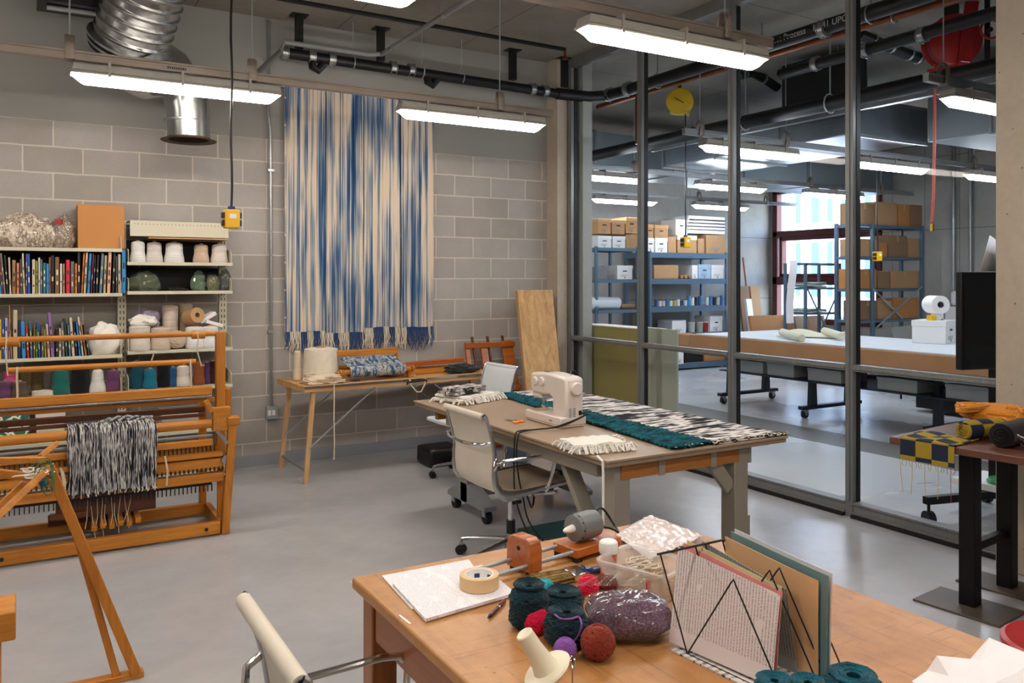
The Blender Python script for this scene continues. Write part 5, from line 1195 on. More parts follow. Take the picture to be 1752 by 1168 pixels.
def folded(name,label,c,sx,sy,h,mat,rz,layers=3,fr=True,seed=0,col=None,cat='folded cloth'):
    t=thing(name,label,cat,c,rz);rnd=random.Random(seed)
    m=MB()
    for k in range(layers):
        z0=h*k/layers;th=h/layers*.8;dx=rnd.uniform(-.02,.02);dy=rnd.uniform(-.015,.015)
        m.grid(lambda u,v:((u-.5)*sx*(1-.04*k)+dx+.01*noise.noise(Vector((v*3,k,seed))),(v-.5)*sy*(1-.05*k)+dy+.01*noise.noise(Vector((u*3,k,seed+4))),z0+th*.55+.008*noise.noise(Vector((u*4,v*4,k+seed)))+.002*math.sin(u*30)),18,14,th)
    m.build('cloth_fold',mat,t,bevel=0,ang=70)
    if fr:
        m=MB()
        for i in range(60):
            u=i/59;side=rnd.random()<.65
            if side: x=(u-.5)*sx;y=-sy/2
            else: x=sx/2*(1 if rnd.random()<.6 else -1);y=(u-.5)*sy
            dx,dy=(rnd.uniform(-.02,.02),-rnd.uniform(.03,.055)) if side else (math.copysign(rnd.uniform(.03,.05),x),rnd.uniform(-.02,.02))
            z=h*rnd.uniform(.1,.8);m.tube([(x,y,z),(x+dx*.4,y+dy*.4,z*.9+.012),(x+dx*.8,y+dy*.8,z*.45+.006),(x+dx,y+dy,.006)],.0045,5)
        m.build('fringe',mat,t,stuff=True)
    return t
p=at(800,682,z=TT+.001);folded('white_cloth','folded cream fringed cloth at the far left corner of the work table',(p.x-.03,p.y-.05,TT+.001),.42,.30,.05,M['wht'],.35,3,True,2)
p=at(792,670,z=TT+.06);folded('striped_folded_cloth','small folded black and white cloth on top of the folded cream one',(p.x-.02,p.y-.02,TT+.062),.33,.15,.045,stripes('grey_white_band',[(.35,'#1c1a1c'),(.46,'#8a8486'),(.52,'#e5dcd8'),(.62,'#2a282a')],'y',40,jag=.1),.35,2,False,7)
p=at(1025,760,z=TT+.02);folded('white_cloth','folded white fringed cloth at the near corner of the work table',(p.x-.01,p.y+.02,TT+.001),.30,.22,.045,M['wht'],-.15,3,True,4)
q=at(1007,775,z=TT+.02);o=MB().tube([(q.x,3.18,TT+.02),(q.x-.01,3.125,TT+.005),(q.x-.012,3.118,TT-.05),(q.x-.01,3.12,.5),(q.x-.012,3.118,.3)],.006,6).build('white_string',M['wht'],loc=(q.x,3.12,TT),w=True);tag(o,'white cord hanging from the near cloth down beside the table leg','cord')
o=MB().box(2.72,3.12,4.05,4.55,0,.02).build('teal_mat',pm('dark_teal_mat','#0f4a4c',.8),loc=(2.9,4.3,0),w=True,bevel=.004);tag(o,'flat dark teal mat on the floor under the work table','mat')
# ================================================================ BLACK BASE TABLE AT THE RIGHT
R=math.radians(6);t=thing('counter_table','dark counter table on black steel posts and brown floor plates at the right','table',(4.03,2.37,0),R)
MB().box(-.30,.60,-1.0,.25,.80,.835).build('table_top',wood('reddish_brown_top','#6e4330','#4a2a1d','y'),t,bevel=.004)
for y in(0,-.78):
    for x in(0,.41):
        MB().box(x-.038,x+.038,y-.038,y+.038,.01,.80).build('post',M['darksteel'],t,bevel=.003)
        MB().box(x-(.16 if x==0 else .125),x+.125,y-.205,y+.205,0,.011).build('floor_plate',M['plate'],t,bevel=.002)
    MB().box(.038,.372,y-.02,y+.02,.27,.31).build('cross_bar',M['darksteel'],t,bevel=.002)
def ctl(x,y,z=.836): 
    c,s=math.cos(R),math.sin(R);return (4.03+x*c-y*s,2.37+x*s+y*c,z)
ck=checks('navy_mustard_check','#14203a','#a0861f',13)
def kf(u,v):
    # u along table, v across: hangs over the left edge
    s=v*.345; y=.19-u*.26
    if s<.24: x=.0-.06-s+.0; z=.004+.004*math.sin(u*9+v*5)
    else: x=-.303-.006; z=-(s-.24)+.003
    if s<.24: x=-.06-s
    p=ctl(x,y,.84+z);return p
o=MB().grid(kf,16,30,.005).build('checked_cloth',ck,loc=ctl(-.2,.1),w=True);tag(o,'navy and mustard checked cloth hanging over the left edge of the counter table','cloth')
m=MB();rnd=random.Random(2)
for i in range(18):
    u=i/17;p=Vector(ctl(-.309,.19-u*.26,.735));L=.03 if i%4 else .16;m.cur=1 if i>14 else 0
    m.tube([p,p+Vector((rnd.uniform(-.01,.01),0,-L*.5)),p+Vector((rnd.uniform(-.01,.01),rnd.uniform(-.01,.01),-L))],.0015,4)
f=m.build('loose_thread',[fabric('mustard_yarn','#b8961c',300),M['red']],o);f.location=tuple(-c for c in o.location)
def roll(name,label,p,q,r,mat,cat='rolled cloth'):
    p,q=Vector(p),Vector(q);o=MB();d=q-p
    n=int(2.6*12);o.tube([p,p+d*.02,p+d*.3,p+d*.7,p+d*.98,q],[r*.85,r,r*1.03,r*1.0,r,r*.85],22)
    e=d.normalized();u=e.orthogonal().normalized();w=e.cross(u)
    o.tube([p-e*.002+(u*math.cos(a/8*2*PI)+w*math.sin(a/8*2*PI))*r*(.12+.035*a/1.0*.9) for a in range(20) if .12+.035*a*.9<.85],r*.05,5)
    x=o.build(name,mat,loc=tuple(p+Vector((0,0,-r))),w=True);tag(x,label,cat);return x
roll('rolled_cloth','rolled navy and mustard checked cloth on the counter table behind the black roll',ctl(-.12,-.02,.885),ctl(.2,-.12,.888),.046,ck)
roll('rolled_cloth','black fuzzy rolled cloth lying on the counter table in front',ctl(-.16,-.21,.893),ctl(.12,-.20,.893),.055,M['black'])
og=fabric('orange_chenille','#c87f28',150,.35,1)
p=ctl(.22,.02,.90);o=lump((p[0]+.02,p[1]-.06,.93),.13,.20,.055,.1,3,3,.3).build('orange_hank',og,loc=(p[0],p[1],.84),w=True);tag(o,'orange chenille yarn hank resting on top of the rolled cloths','yarn hank')
m=MB()
for k in range(14):
    pts=[(p[0]+.0+.12*math.sin(a/14*PI+.1*k)-.07+.006*k*math.cos(a*.9),p[1]-.22+a*.022+.01*math.sin(k),.965+.012*math.sin(k*1.9+a*.5)) for a in range(15)]
    m.tube(pts,.009,6)
f=m.build('strand',og,o,stuff=True);f.location=tuple(-c for c in o.location)
p=ctl(-.14,-.42,.84);o=lump((p[0]+.1,p[1],.87),.15,.13,.05,.15,3,5,.3).build('plum_cloth',stripes('plum_stripes',[(.35,'#2b1826'),(.5,'#6a3e5c'),(.6,'#e0d4da'),(.66,'#55304a')],'x',40,jag=.2),loc=(p[0],p[1],.837),w=True);tag(o,'plum and white crumpled cloth at the front edge of the counter table','cloth')
m=MB();rnd=random.Random(6)
for i in range(26):
    a=rnd.uniform(0,6.28);c=Vector((p[0]-.04+rnd.uniform(-.04,.12),p[1]+rnd.uniform(-.12,.12),.875+rnd.uniform(0,.03)));r=rnd.uniform(.02,.045)
    m.cur=i%2;m.tube([(c.x+r*math.cos(a+j*.6),c.y+r*math.sin(a+j*.6),c.z+.01*math.sin(j)) for j in range(8)],.0035,5)
f=m.build('loose_yarn',[M['plum'],M['crm']],o,stuff=True);f.location=tuple(-c for c in o.location)
m=MB()
for k in range(8):
    c=ctl(.12,-.24-.01*k,.93);m.tube([(c[0]+.05*math.cos(a/12*5),c[1]+.05*math.sin(a/12*5)-.02*k,c[2]+.012*math.sin(a+k)) for a in range(13)],.006,5)
o=m.build('green_yarn_tangle',fabric('bottle_green_yarn','#145048',200),loc=ctl(.12,-.25,.93),w=True);tag(o,'small bottle green yarn tangle between the black roll and the plum cloth','yarn')
# red stool
t=thing('red_stool','round red stool with a dark rim at the lower right corner','stool',(2.82,1.33,0))
MB().lathe([(.001,.43),(.16,.43),(.17,.44)],(0,0,0),36).build('seat_underside',M['ink'],t)
MB().lathe([(.17,.44),(.19,.445),(.2,.46),(.198,.475),(.185,.482),(.17,.478),(.001,.47)],(0,0,0),40).build('seat',M['red'],t)
for k in range(4):
    a=k*PI/2+.4;MB().tube([(.12*math.cos(a),.12*math.sin(a),.43),(.2*math.cos(a),.2*math.sin(a),0)],.012,10).build('leg',M['darksteel'],t)
# ================================================================ NEAR TABLE
NZ=.76
def m_worktop():
    t=NT('worn_birch_worktop');v=t.co((9,.8,9));v1=t.co((1,1,1))
    n1=t.noise(v,1.2,5,.6,1.2);n2=t.noise(v1,3.5,5,.6,.8);n3=t.noise(v1,28,4,.7)
    m=t.math('ADD',t.math('ADD',t.math('MULTIPLY',n1,.4),t.math('MULTIPLY',n2,.4)),t.math('MULTIPLY',n3,.2))
    col=t.ramp(m,[(.33,lin('#96632f')),(.5,lin('#b47f49')),(.66,lin('#c6935c'))])
    for sc,rot,th in(((70,3,1),.5,.66),((5,80,1),-.3,.67)):
        s=t.noise(t.co(sc,rot=(0,0,rot)),1,2,.5);col=t.mix(t.math('MULTIPLY',t.math('GREATER_THAN',s,th),.28),col,lin('#6b3f1e'))
    sp=t.noise(v1,60,1);col=t.mix(t.math('MULTIPLY',t.math('GREATER_THAN',sp,.76),.6),col,lin('#7a4a25'))
    t.setb(Base_Color=col,Roughness=.42);t.b.inputs['Coat Weight'].default_value=.15;t.b.inputs['Coat Roughness'].default_value=.35
    t.bump(n3,.08,.003);return t.mat
t=thing('workbench_table','large worn birch table in the foreground covered with yarn, papers and tools','table',(1.4,1.1,0))
NX0,NX1,NY0,NY1=.812,1.972,-.35,2.285
wt=m_worktop();apr=wood('reddish_brown_apron','#a3612c','#7a4219','y',1,.4,coat=.2);apx=wood('reddish_brown_apron_end','#a3612c','#7a4219','x',1,.4,coat=.2);lgm=wood('reddish_brown_leg','#a8652e','#7a4219','z',1,.4,coat=.2)
MB().box(NX0,NX1,NY0,NY1,NZ-.032,NZ).build('table_top',wt,t,w=True,bevel=.006)
MB().box(NX0+.03,NX0+.055,NY0+.1,NY1-.11,NZ-.15,NZ-.032).build('apron',apr,t,w=True,bevel=.003);MB().box(NX1-.055,NX1-.03,NY0+.1,NY1-.11,NZ-.15,NZ-.032).build('apron',apr,t,w=True,bevel=.003)
MB().box(NX0+.1,NX1-.1,NY1-.055,NY1-.03,NZ-.15,NZ-.032).build('apron',apx,t,w=True,bevel=.003)
for x in(NX0+.025,NX1-.1):
    for y in(NY1-.1,NY0+.03): MB().box(x,x+.075,y,y+.075,0,NZ-.032).build('leg',lgm,t,w=True,bevel=.005)
def quad(name,pxs,z,th,mat,label,cat,n=8,wob=.0,loc=None,seed=0,par=None):
    P=[at(x,y,z=z) for x,y in pxs]
    def fn(u,v):
        p=(P[0]*(1-u)+P[1]*u)*(1-v)+(P[3]*(1-u)+P[2]*u)*v
        p.z=z+wob*noise.noise(Vector((u*4+seed,v*4,0)))*(1)+wob*.5;return p
    l=loc or tuple((P[0]+P[1]+P[2]+P[3])/4-Vector((0,0,th/2)))
    o=MB().grid(fn,n,n,th).build(name,mat,loc=l,w=True);tag(o,label,cat);return o
hw=printed('handwritten_sheet','#ece8ee','#c4c2ca',('X','Y'),.011,.3,.5,gapcol=.06)
quad('paper_sheet',[(653,985),(802,957),(832,1000),(704,1042)],NZ+.002,.002,hw,'sheet of faintly written white paper lying topmost at the left corner of the near table','paper')
quad('paper_stack',[(672,1000),(826,968),(881,1016),(728,1061)],NZ+.0075,.008,hw,'thicker stack of white papers under the masking tape','paper stack').location.z+=0
# masking tape
c=at(820,1004,z=NZ+.012);t=thing('masking_tape','roll of cream masking tape lying flat on the papers','tape roll',(c.x,c.y,NZ+.013))
MB().lathe([(.0395,0),(.054,0),(.054,.036),(.0395,.036)],(0,0,0),40,close=True).build('tape_roll',pm('cream_masking_tape','#dcb98a',.55,0,.03),t,bevel=.001)
m=MB().lathe([(.037,.0005),(.0395,.0005),(.0395,.0365),(.037,.0365)],(0,0,0),40,close=True)
m.cur=1
for k in range(6):
    a=k*PI/3;m.grid(lambda u,v:((.0366)*math.cos(a+u*.42),.0366*math.sin(a+u*.42),.012+v*.012),5,1)
m.build('paper_core',[M['whitew'],M['bluei']],t)
# pen
a=at(835,1056,z=NZ+.006);b=at(863,1028,z=NZ+.006);t=thing('pen','dark red and silver ballpoint pen on the near table beside the papers','pen',tuple((a+b)/2-Vector((0,0,.006))))
d=(b-a)
MB().cyl(a+d*.12,a+d*.62,.005,12).build('barrel',pm('maroon_pen','#5a1522',.3),t,w=True);MB().tube([a-d*.02,a+d*.05,a+d*.12],[.0012,.003,.005],12).build('tip',M['ink'],t,w=True)
MB().cyl(a+d*.62,a+d*.98,.005,12).cyl(a+d*.98,a+d*1.04,.003,10).beam(a+d*.68+Vector((0,0,.007)),a+d*.95+Vector((0,0,.007)),.003,.0015).build('cap_and_clip',pm('maroon_pen_cap','#6b1a28',.3),t,w=True)
MB().cyl(a+d*.60,a+d*.64,.0053,12).build('ring',M['chrome'],t,w=True)
P0=at(683,1052,z=NZ+.001);P1=at(702,1067,z=NZ+.001);o=MB().beam(P0,P1,.006,.0015).build('chalk_mark',M['paper'],loc=tuple(P0),w=True);tag(o,'small torn scrap of white paper on the left edge of the near table','paper scrap')
# bobbin winder
t=thing('bobbin_winder','wooden bobbin winder with a grey electric motor and two steel rods','bobbin winder',(1.262,2.068,NZ),math.radians(10))
for v in(-.036,.036): MB().cyl((-.155 if v>0 else -.135,v,.032),(.30,v,.032),.0058,12).build('rod',M['steel'],t)
MB().prism([(-.055,.012),(.055,.012),(.055,.075),(.047,.098),(.03,.108),(-.03,.108),(-.047,.098),(-.055,.075)],-.022,.022,'yz').build('end_block',M['boxwood'],t,bevel=.004)
MB().cyl((-.0235,0,.075),(-.021,0,.075),.007,12).build('spindle_socket',M['ink'],t)
for v in(-.036,.036): MB().box(-.014,.014,v-.012,v+.012,0,.013).build('rubber_foot',M['rubber'],t)
MB().box(.165,.365,-.052,.052,.014,.042).build('motor_base',M['boxwood'],t,bevel=.003)
for u in(.18,.345):
    for v in(-.04,.04): MB().box(u-.012,u+.012,v-.01,v+.01,0,.014).build('rubber_foot',M['rubber'],t)
mg=pm('grey_motor_casing','#7a7c7e',.45,.2,.06)
mo=MB().lathe([(.001,0),(.036,.0),(.0405,.002),(.0405,.014),(.043,.016),(.043,.078),(.0405,.08),(.0405,.096),(.036,.099),(.001,.099)],(.20,0,.088),28,axis=(1,0,0)).build('motor',mg,t)
m=MB()
for k in range(10):
    a=k*PI/5;m.beam((.203,.032*math.cos(a),.088+.032*math.sin(a)),(.214,.041*math.cos(a),.088+.041*math.sin(a)),.008,.003)
m.build('motor_vent',M['ink'],mo)
MB().lathe([(.013,0),(.012,.01),(.010,.024),(.006,.036),(.001,.041)],(.20,0,.088),18,axis=(-1,0,0)).build('spindle_tip',M['whitew'],t)
MB().box(.27,.33,.05,.09,.0,.03).build('pedal_plug',M['blackplastic'],t,bevel=.004)
m=MB().tube(smooth_path([(.30,0,.10),(.33,.02,.12),(.37,.03,.11),(.39,.01,.07),(.375,-.03,.05),(.36,-.02,.06),(.35,.02,.06),(.33,.05,.04)],5),.004,8);m.build('power_lead',M['blackplastic'],t)
# paint brush
a=at(912,996,z=NZ+.012);b=at(1030,972,z=NZ+.012);d=b-a;t=thing('paint_brush','wide paint brush with tan bristles and a blue handle on the near table','brush',tuple(a-Vector((0,0,.012))))
n=Vector((0,0,1)).cross(d).normalized();L=d.length
m=MB();rnd=random.Random(4)
for k in range(90):
    o_=rnd.uniform(-1,1);z=rnd.uniform(-.008,.008);m.beam(a+d*.52+n*o_*.032+Vector((0,0,z)),a+d*rnd.uniform(0,.08)+n*o_*.042+Vector((0,0,z*1.1)),.0022,.0022)
m.build('bristles',stripes('tan_bristle',[(.35,'#5f4a28'),(.6,'#a58a55')],'y',80,jag=.3),t,w=True)
MB().beam(a+d*.5,a+d*.72,.07,.022).build('ferrule',M['chrome'],t,w=True,bevel=.003)
bl=pm('blue_lacquer','#143f86',.2,0,.05,coat=.4)
MB().tube([a+d*.72,a+d*.78,a+d*.84,a+d*.92,a+d*.98,a+d*1.0],[.02,.014,.009,.010,.011,.006],12).build('handle',bl,t,w=True)
# jar with white lid
t=thing('pill_jar','small orange jar with a white screw lid beside the plastic box','jar',(at(1041,992,z=NZ).x,at(1041,992,z=NZ).y,NZ+.001))
MB().lathe([(.001,0),(.022,0),(.024,.004),(.024,.078),(.02,.083),(.001,.083)],(0,0,0),24).build('jar_body',pm('orange_plastic_jar','#d2691e',.25,0,.03,coat=.3),t)
m=MB().lathe([(.001,.112),(.022,.112),(.026,.108),(.0275,.098),(.0275,.083),(.026,.078),(.001,.078)],(0,0,0),30);m.build('lid',M['whitew'],t)
# plastic box
t=thing('plastic_box','open translucent plastic box holding snippets of thread','plastic box',(1.475,1.775,NZ+.001),.35)
def shell(w,dd,h,r,th,fl=1.1):
    m=MB();pr=[]
    def ring(k,off,z):
        pts=[]
        for cx,cy,a0 in((1,1,0),(-1,1,PI/2),(-1,-1,PI),(1,-1,1.5*PI)):
            for j in range(5):
                a=a0+j*PI/8;pts.append(((w/2*k-r)*cx+(r+off)*math.cos(a),(dd/2*k-r)*cy+(r+off)*math.sin(a),z))
        return pts
    rings=[ring(1,-r*.3,0),ring(1,0,.006),ring(fl,0,h-.008),ring(fl,.008,h-.006),ring(fl,.008,h),ring(fl,-.003,h),ring(1,-.004,.008)]
    n=20
    for rg in rings: m.v+=[Vector(p) for p in rg]
    for i in range(len(rings)-1):
        for j in range(n): m.f.append([i*n+j,i*n+(j+1)%n,(i+1)*n+(j+1)%n,(i+1)*n+j]);m.m.append(0)
    m.f.append([j for j in range(n)][::-1]);m.m.append(0);m.f.append([(len(rings)-1)*n+j for j in range(n)]);m.m.append(0)
    return m
shell(.15,.19,.085,.02,.002,1.12).build('box_shell',M['frost'],t)
rnd=random.Random(12)
m=yarnlump((1.475,1.76,NZ+.012),(.075,.085,.045),60,.0022,31);o=m.build('thread_snippets',stripes('mixed_snippets',[(.35,'#d9c9b0'),(.5,'#c79a6a'),(.58,'#6a6f70'),(.66,'#e8dccb')],'x',60,jag=1),loc=(1.475,1.77,NZ+.01),w=True);tag(o,'mixed brown and grey thread snippets inside the plastic box','thread')
o=yarnlump((1.50,1.83,NZ+.045),(.04,.04,.03),26,.002,8).build('cream_thread',M['crm'],loc=(1.5,1.83,NZ+.03),w=True);tag(o,'tangle of cream thread at the back of the plastic box','thread')
q=Vector((1.425,1.70,NZ+.05));o=MB().grid(lambda u,v:q+Vector(((u-.5)*.018,.006*math.sin(u*3),(v-.5)*.024)),3,3,.003).build('magenta_scrap',M['mag'],loc=tuple(q),w=True);tag(o,'tiny magenta felt scrap at the rim of the plastic box','felt scrap')
# crumpled plastic sheet at the far corner
rnd=random.Random(1)
P=[at(1052,916,z=NZ+.01),at(1112,882,z=NZ+.01),at(1205,920,z=NZ+.01),at(1110,960,z=NZ+.01)]
def ps(u,v):
    p=(P[0]*(1-u)+P[1]*u)*(1-v)+(P[3]*(1-u)+P[2]*u)*v
    p.z=NZ+.012+.010*abs(noise.noise(Vector((u*5,v*5,1))))+.007*abs(noise.noise(Vector((u*14,v*12,2))));return p
shiny=pm('crumpled_translucent_plastic','#dbcbc6',.18,0,.05,6,spec=.8);o=MB().grid(ps,46,36,.001).build('plastic_sheet',shiny,loc=tuple(P[0]),w=True,ang=180);tag(o,'crumpled milky plastic sheet at the far corner of the near table','plastic sheet')
# yarn balls and cakes
def cake(name,label,c,r,h,mat,seed=1,hole=.3,tilt=(0,0),rs=.0045,turns=30,group=None):
    t_=Vector(c);m=MB();rnd=random.Random(seed)
    m.lathe([(r*hole,h*.9),(r*hole*1.05,h*.3),(r*.5,.004),(r*.82,.003),(r*.95,h*.12),(r*.97,h*.5),(r*.9,h*.85),(r*.62,h*.97),(r*hole*1.3,h*.97)],(0,0,0),26,close=True)
    pts=[];N=turns*14
    for i in range(N):
        a=2*PI*i/14.0;k=i/14*.83+seed
        w=.5+.5*math.sin(k*2.1)                       # wanders bottom->top->hole
        s=(math.sin(a*.5+k)+1)/2
        z=.07+.86*s;rad=r*(1-.22*max(0,(s-.72)/.28)**2*2.2-.25*max(0,(.15-s)/.15)**2)
        pts.append((rad*math.cos(a+.4*math.sin(k)),rad*math.sin(a+.4*math.sin(k)),h*z+rs*.3))
    m.tube(pts,rs,5)
    pts=[]
    for i in range(14*12):
        a=2*PI*i/14.0;rad=r*(hole+.5*(0.5+.5*math.sin(i*.11)));pts.append((rad*math.cos(a),rad*math.sin(a),h*(.98-.05*math.cos(rad/r*3))))
    m.tube(pts,rs,5)
    for i in range(len(m.v)):
        v=m.v[i];d=1+.13*noise.noise(v*32+Vector((seed,0,0)))+.06*noise.noise(v*90+Vector((seed,0,0)));m.v[i]=Vector((v.x*d,v.y*d,max(0,v.z)))
    M4=Matrix.Rotation(tilt[0],4,'X')@Matrix.Rotation(tilt[1],4,'Y')
    if tilt!=(0,0):
        m.xf(0,M4);zm=min(v.z for v in m.v)
        for v in m.v:v.z-=zm
    o=m.build(name,mat,loc=tuple(t_));tag(o,label,'yarn ball',group);return o
g='balls of dark teal yarn on the near table'
def bp(px,py,z): p=at(px,py,z=z);return (p.x,p.y,NZ+.001)
cake('yarn_cake','tall dark teal yarn cake, the leftmost of the teal group beside the pen',bp(905,1042,NZ+.045),.045,.105,M['tealy'],1,.28,rs=.005,turns=34,group=g)
cake('yarn_cake','dark teal yarn cake with an open centre, behind the magenta ball',bp(963,1034,NZ+.03),.050,.062,M['tealy'],2,.3,rs=.005,group=g)
cake('yarn_cake','dark teal yarn cake wrapped with one lilac strand, in front of the open centred one',bp(970,1077,NZ+.035),.048,.078,M['tealy'],3,.3,rs=.005,group=g)
p=at(972,1055,z=NZ+.085);o=MB().tube(smooth_path([at(948,1050,z=NZ+.08),at(960,1058,z=NZ+.086),at(978,1058,z=NZ+.086),at(990,1055,z=NZ+.082),at(995,1068,z=NZ+.075),at(990,1085,z=NZ+.05),at(982,1097,z=NZ+.03)],4),.0022,6).build('lilac_strand',M['purp'],loc=tuple(p),w=True);tag(o,'loose lilac strand lying over the front teal yarn cake','yarn strand')
woundball((at(931,1001,z=NZ+.04).x,at(931,1001,z=NZ+.04).y,NZ+.029),.027,fabric('cyan_yarn','#2e9aa8',250),'yarn_ball','small cyan yarn ball peeking out behind the tall teal cake','yarn ball',.003,16,seed=9)
def small(px,py,r,mat,label,seed,rs=.003,turns=22):
    p=at(px,py,z=NZ+r);return woundball((p.x,p.y,NZ+r+.002),r,mat,'yarn_ball',label,'yarn ball',rs,turns,seed=seed)
o=small(918,1062,.029,M['mag'],'bright magenta knobbly yarn ball in front of the tall teal cake',4,.0055,14)
small(1007,1003,.026,M['mag'],'magenta yarn ball behind the purple bag',5,.005,14)
small(1038,1000,.026,fabric('dark_red_yarn','#6d2320',250,.3,.8),'dark red yarn ball beside the back magenta ball',6,.004,16)
small(1023,1100,.037,M['rust'],'rust red yarn ball in front of the purple bag',7,.0036,34)
small(967,1112,.024,M['purp'],'small lilac yarn ball beside the white cone stand',8,.0028,26)
tl=fabric('blue_teal_chenille','#12586a',220,.6,1.1)
cake('yarn_cake','blue teal yarn cake at the bottom edge, left of three',bp(1325,1182,NZ+.04),.040,.062,tl,11,.3,rs=.004,group=g)
cake('yarn_cake','blue teal yarn cake at the bottom edge, middle of three',bp(1382,1188,NZ+.04),.038,.066,tl,12,.3,rs=.004,group=g)
cake('yarn_cake','largest blue teal yarn cake at the bottom edge, right of the wire rack',bp(1460,1172,NZ+.045),.051,.066,tl,13,.35,rs=.004,group=g)
# bag of purple fibre
c=at(1076,1052,z=NZ+.045)
def pb(p,k=1):
    pass
ctr=Vector((c.x,c.y,NZ+.045))
def purplebag(scale,th,sd):
    m=MB();u1=Vector((.86,-.5,0));u2=Vector((.5,.86,0))
    def fn(p):
        q=p-ctr;a,b=q.dot(u1),q.dot(u2)
        # squarish pillow
        A=math.copysign(min(1,abs(a))**.75,a);B=math.copysign(min(1,abs(b))**.75,b)
        r=ctr+u1*A*.108*scale+u2*B*.084*scale+Vector((0,0,q.z*.047*scale))
        d=noise.noise(r*28+Vector((sd,0,0)))*.010+(abs(noise.noise(r*34+Vector((sd,3,0))))*2-.5)*th
        n=(r-ctr).normalized();r=r+n*d
        r.z=max(r.z,NZ+.002+.001*scale);return r
    m.ball(ctr,1,44,26,(1,1,1),fn);return m
o=purplebag(.96,.006,1).build('purple_fibre',stripes('purple_curly_fibre',[(.35,'#24121e'),(.5,'#512f45'),(.64,'#85607a')],'x',190,jag=1,blot=.3),loc=tuple(Vector((ctr.x,ctr.y,NZ))),w=True,ang=180);tag(o,'mass of dusty purple curly fibre packed in the clear bag','fibre')
m=purplebag(1.05,.008,1)
k=MB().grid(lambda u,v:at(1008+110*u-25*v,1000-0*u+(-10+12*v),z=NZ+.065+.012*math.sin(u*15)-.02*abs(u-.5))+Vector((0,0,.02*(1-v)*math.sin(u*3.1))),26,6)
n0=len(m.v);m.v+=k.v;m.f+=[[i+n0 for i in f] for f in k.f];m.m+=k.m
o=m.build('plastic_bag',M['bag'],loc=(ctr.x,ctr.y,NZ),w=True,ang=180);tag(o,'shiny clear plastic bag around the purple fibre','bag')
# ivory cone stand
D=at(936,1146,z=NZ+.045);T=at(897,1084,z=NZ+.125);ax=(T-D).normalized()
t=thing('cone_stand','ivory plastic cone stand with a round disc foot, tipped over at the bottom edge','cone stand',(D.x,D.y,NZ))
iv=pm('ivory_plastic','#e5dcc4',.4,0,.03)
MB().lathe([(.001,-.004),(.052,-.004),(.055,0),(.052,.004),(.03,.006),(.001,.006)],D,40,axis=ax).build('disc',iv,t,w=True)
L=(T-D).length;MB().lathe([(.029,.004),(.024,.02),(.02,L*.6),(.0185,L),(.016,L+.002),(.001,L-.001)],D,28,axis=ax).build('tube',iv,t,w=True)
q=at(979,1128,z=NZ+.06);o=MB().tube(smooth_path([at(979,1175,z=NZ+.02),at(979,1140,z=NZ+.05),at(976,1128,z=NZ+.062),at(980,1122,z=NZ+.064),at(983,1128,z=NZ+.06),at(981,1145,z=NZ+.045)],4),.002,7).build('wire_hook',M['chrome'],loc=(q.x,q.y,NZ),w=True);tag(o,'thin steel wire hook beside the lilac yarn ball','wire hook')
# wire rack with papers
t=thing('wire_rack','black wire desk rack made of zigzag bends, holding papers and folders','wire rack',(1.39,1.3,NZ))
def ZZ(xb,xt,y0=1.42,y1=1.18,base=.004,top=.245,apex=.243):
    z=NZ
    return [(xt-.085*0,y0,z+top),(xb,y0,z+base),(xb+.005,(y0*.55+y1*.45)-.0,z+apex),(xb+.012,y1,z+base)]
A=Vector((1.222,1.42,NZ+.246));Bp=Vector((1.302,1.42,NZ+.004));Cp=Vector((1.252,1.228,NZ+.243));Dp=Vector((1.33,1.165,NZ+.004))
for i,dx in enumerate((0,.105,.135,.19)):
    o_=Vector((dx,0,0));pts=[A+o_,Bp+o_,Cp+o_,Dp+o_]
    m=MB().tube(pts[:2],.0018,7).tube([pts[1],pts[2]+Vector((-.0,.008,-.01)),pts[2],pts[2]+Vector((.0,-.006,-.01)),pts[3]],.0018,7)
    m.build('zigzag_wire',M['ink'],t,w=True)
MB().tube([A+Vector((-.008,0,0)),A+Vector((.2,0,0))],.0028,8).build('top_rod',M['ink'],t,w=True)
MB().tube([Bp,Bp+Vector((.2,0,0))],.0026,8).tube([Dp,Dp+Vector((.2,0,0))],.0026,8).tube([Bp,Dp],.0022,8).tube([Bp+Vector((.186,0,0)),Dp+Vector((.186,0,0))],.0022,8).build('base_wire',M['ink'],t,w=True)
def leaf(name,label,cat,x0,y0,y1,h0,h1,lean,mat,th=.0008,yb=.0,curve=.004,tilt=0,sd=0,z0=.012):
    """upright sheet in the rack: bottom edge at x0 from y0 to y1, leaning to -x by lean at the top"""
    def fn(u,v):
        y=y0+(y1-y0)*u;h=h0+(h1-h0)*u
        return (x0-lean*v+curve*math.sin(u*3+v*2+sd)+tilt*u,y+yb*v,NZ+z0+h*v)
    o=MB().grid(fn,12,12,th).build(name,mat,loc=(x0,(y0+y1)/2,NZ+z0),w=True);tag(o,label,cat);return o
pr=printed('printed_columns','#e6dde0','#b3a8ab',('Z','Y'),.0075,.3,.46,gapcol=.12)
leaf('printed_sheet','front printed sheet with columns of fine text in the wire rack','paper',1.297,1.476,1.203,.218,.186,-.026,pr,th=.001,yb=.0,tilt=.040,curve=.002)
leaf('pink_folder','pink edged folder just behind the front printed sheet','folder',1.310,1.470,1.203,.226,.192,-.024,pm('pink_card','#e0908c',.6,0,.03),th=.0012,tilt=.038)
leaf('yellow_sheet','pale yellow sheet edge between the pink folder and the grey sleeve','paper',1.320,1.468,1.21,.232,.198,-.022,pm('pale_yellow_card','#d9cc9c',.6,0,.03),th=.0008,tilt=.036)
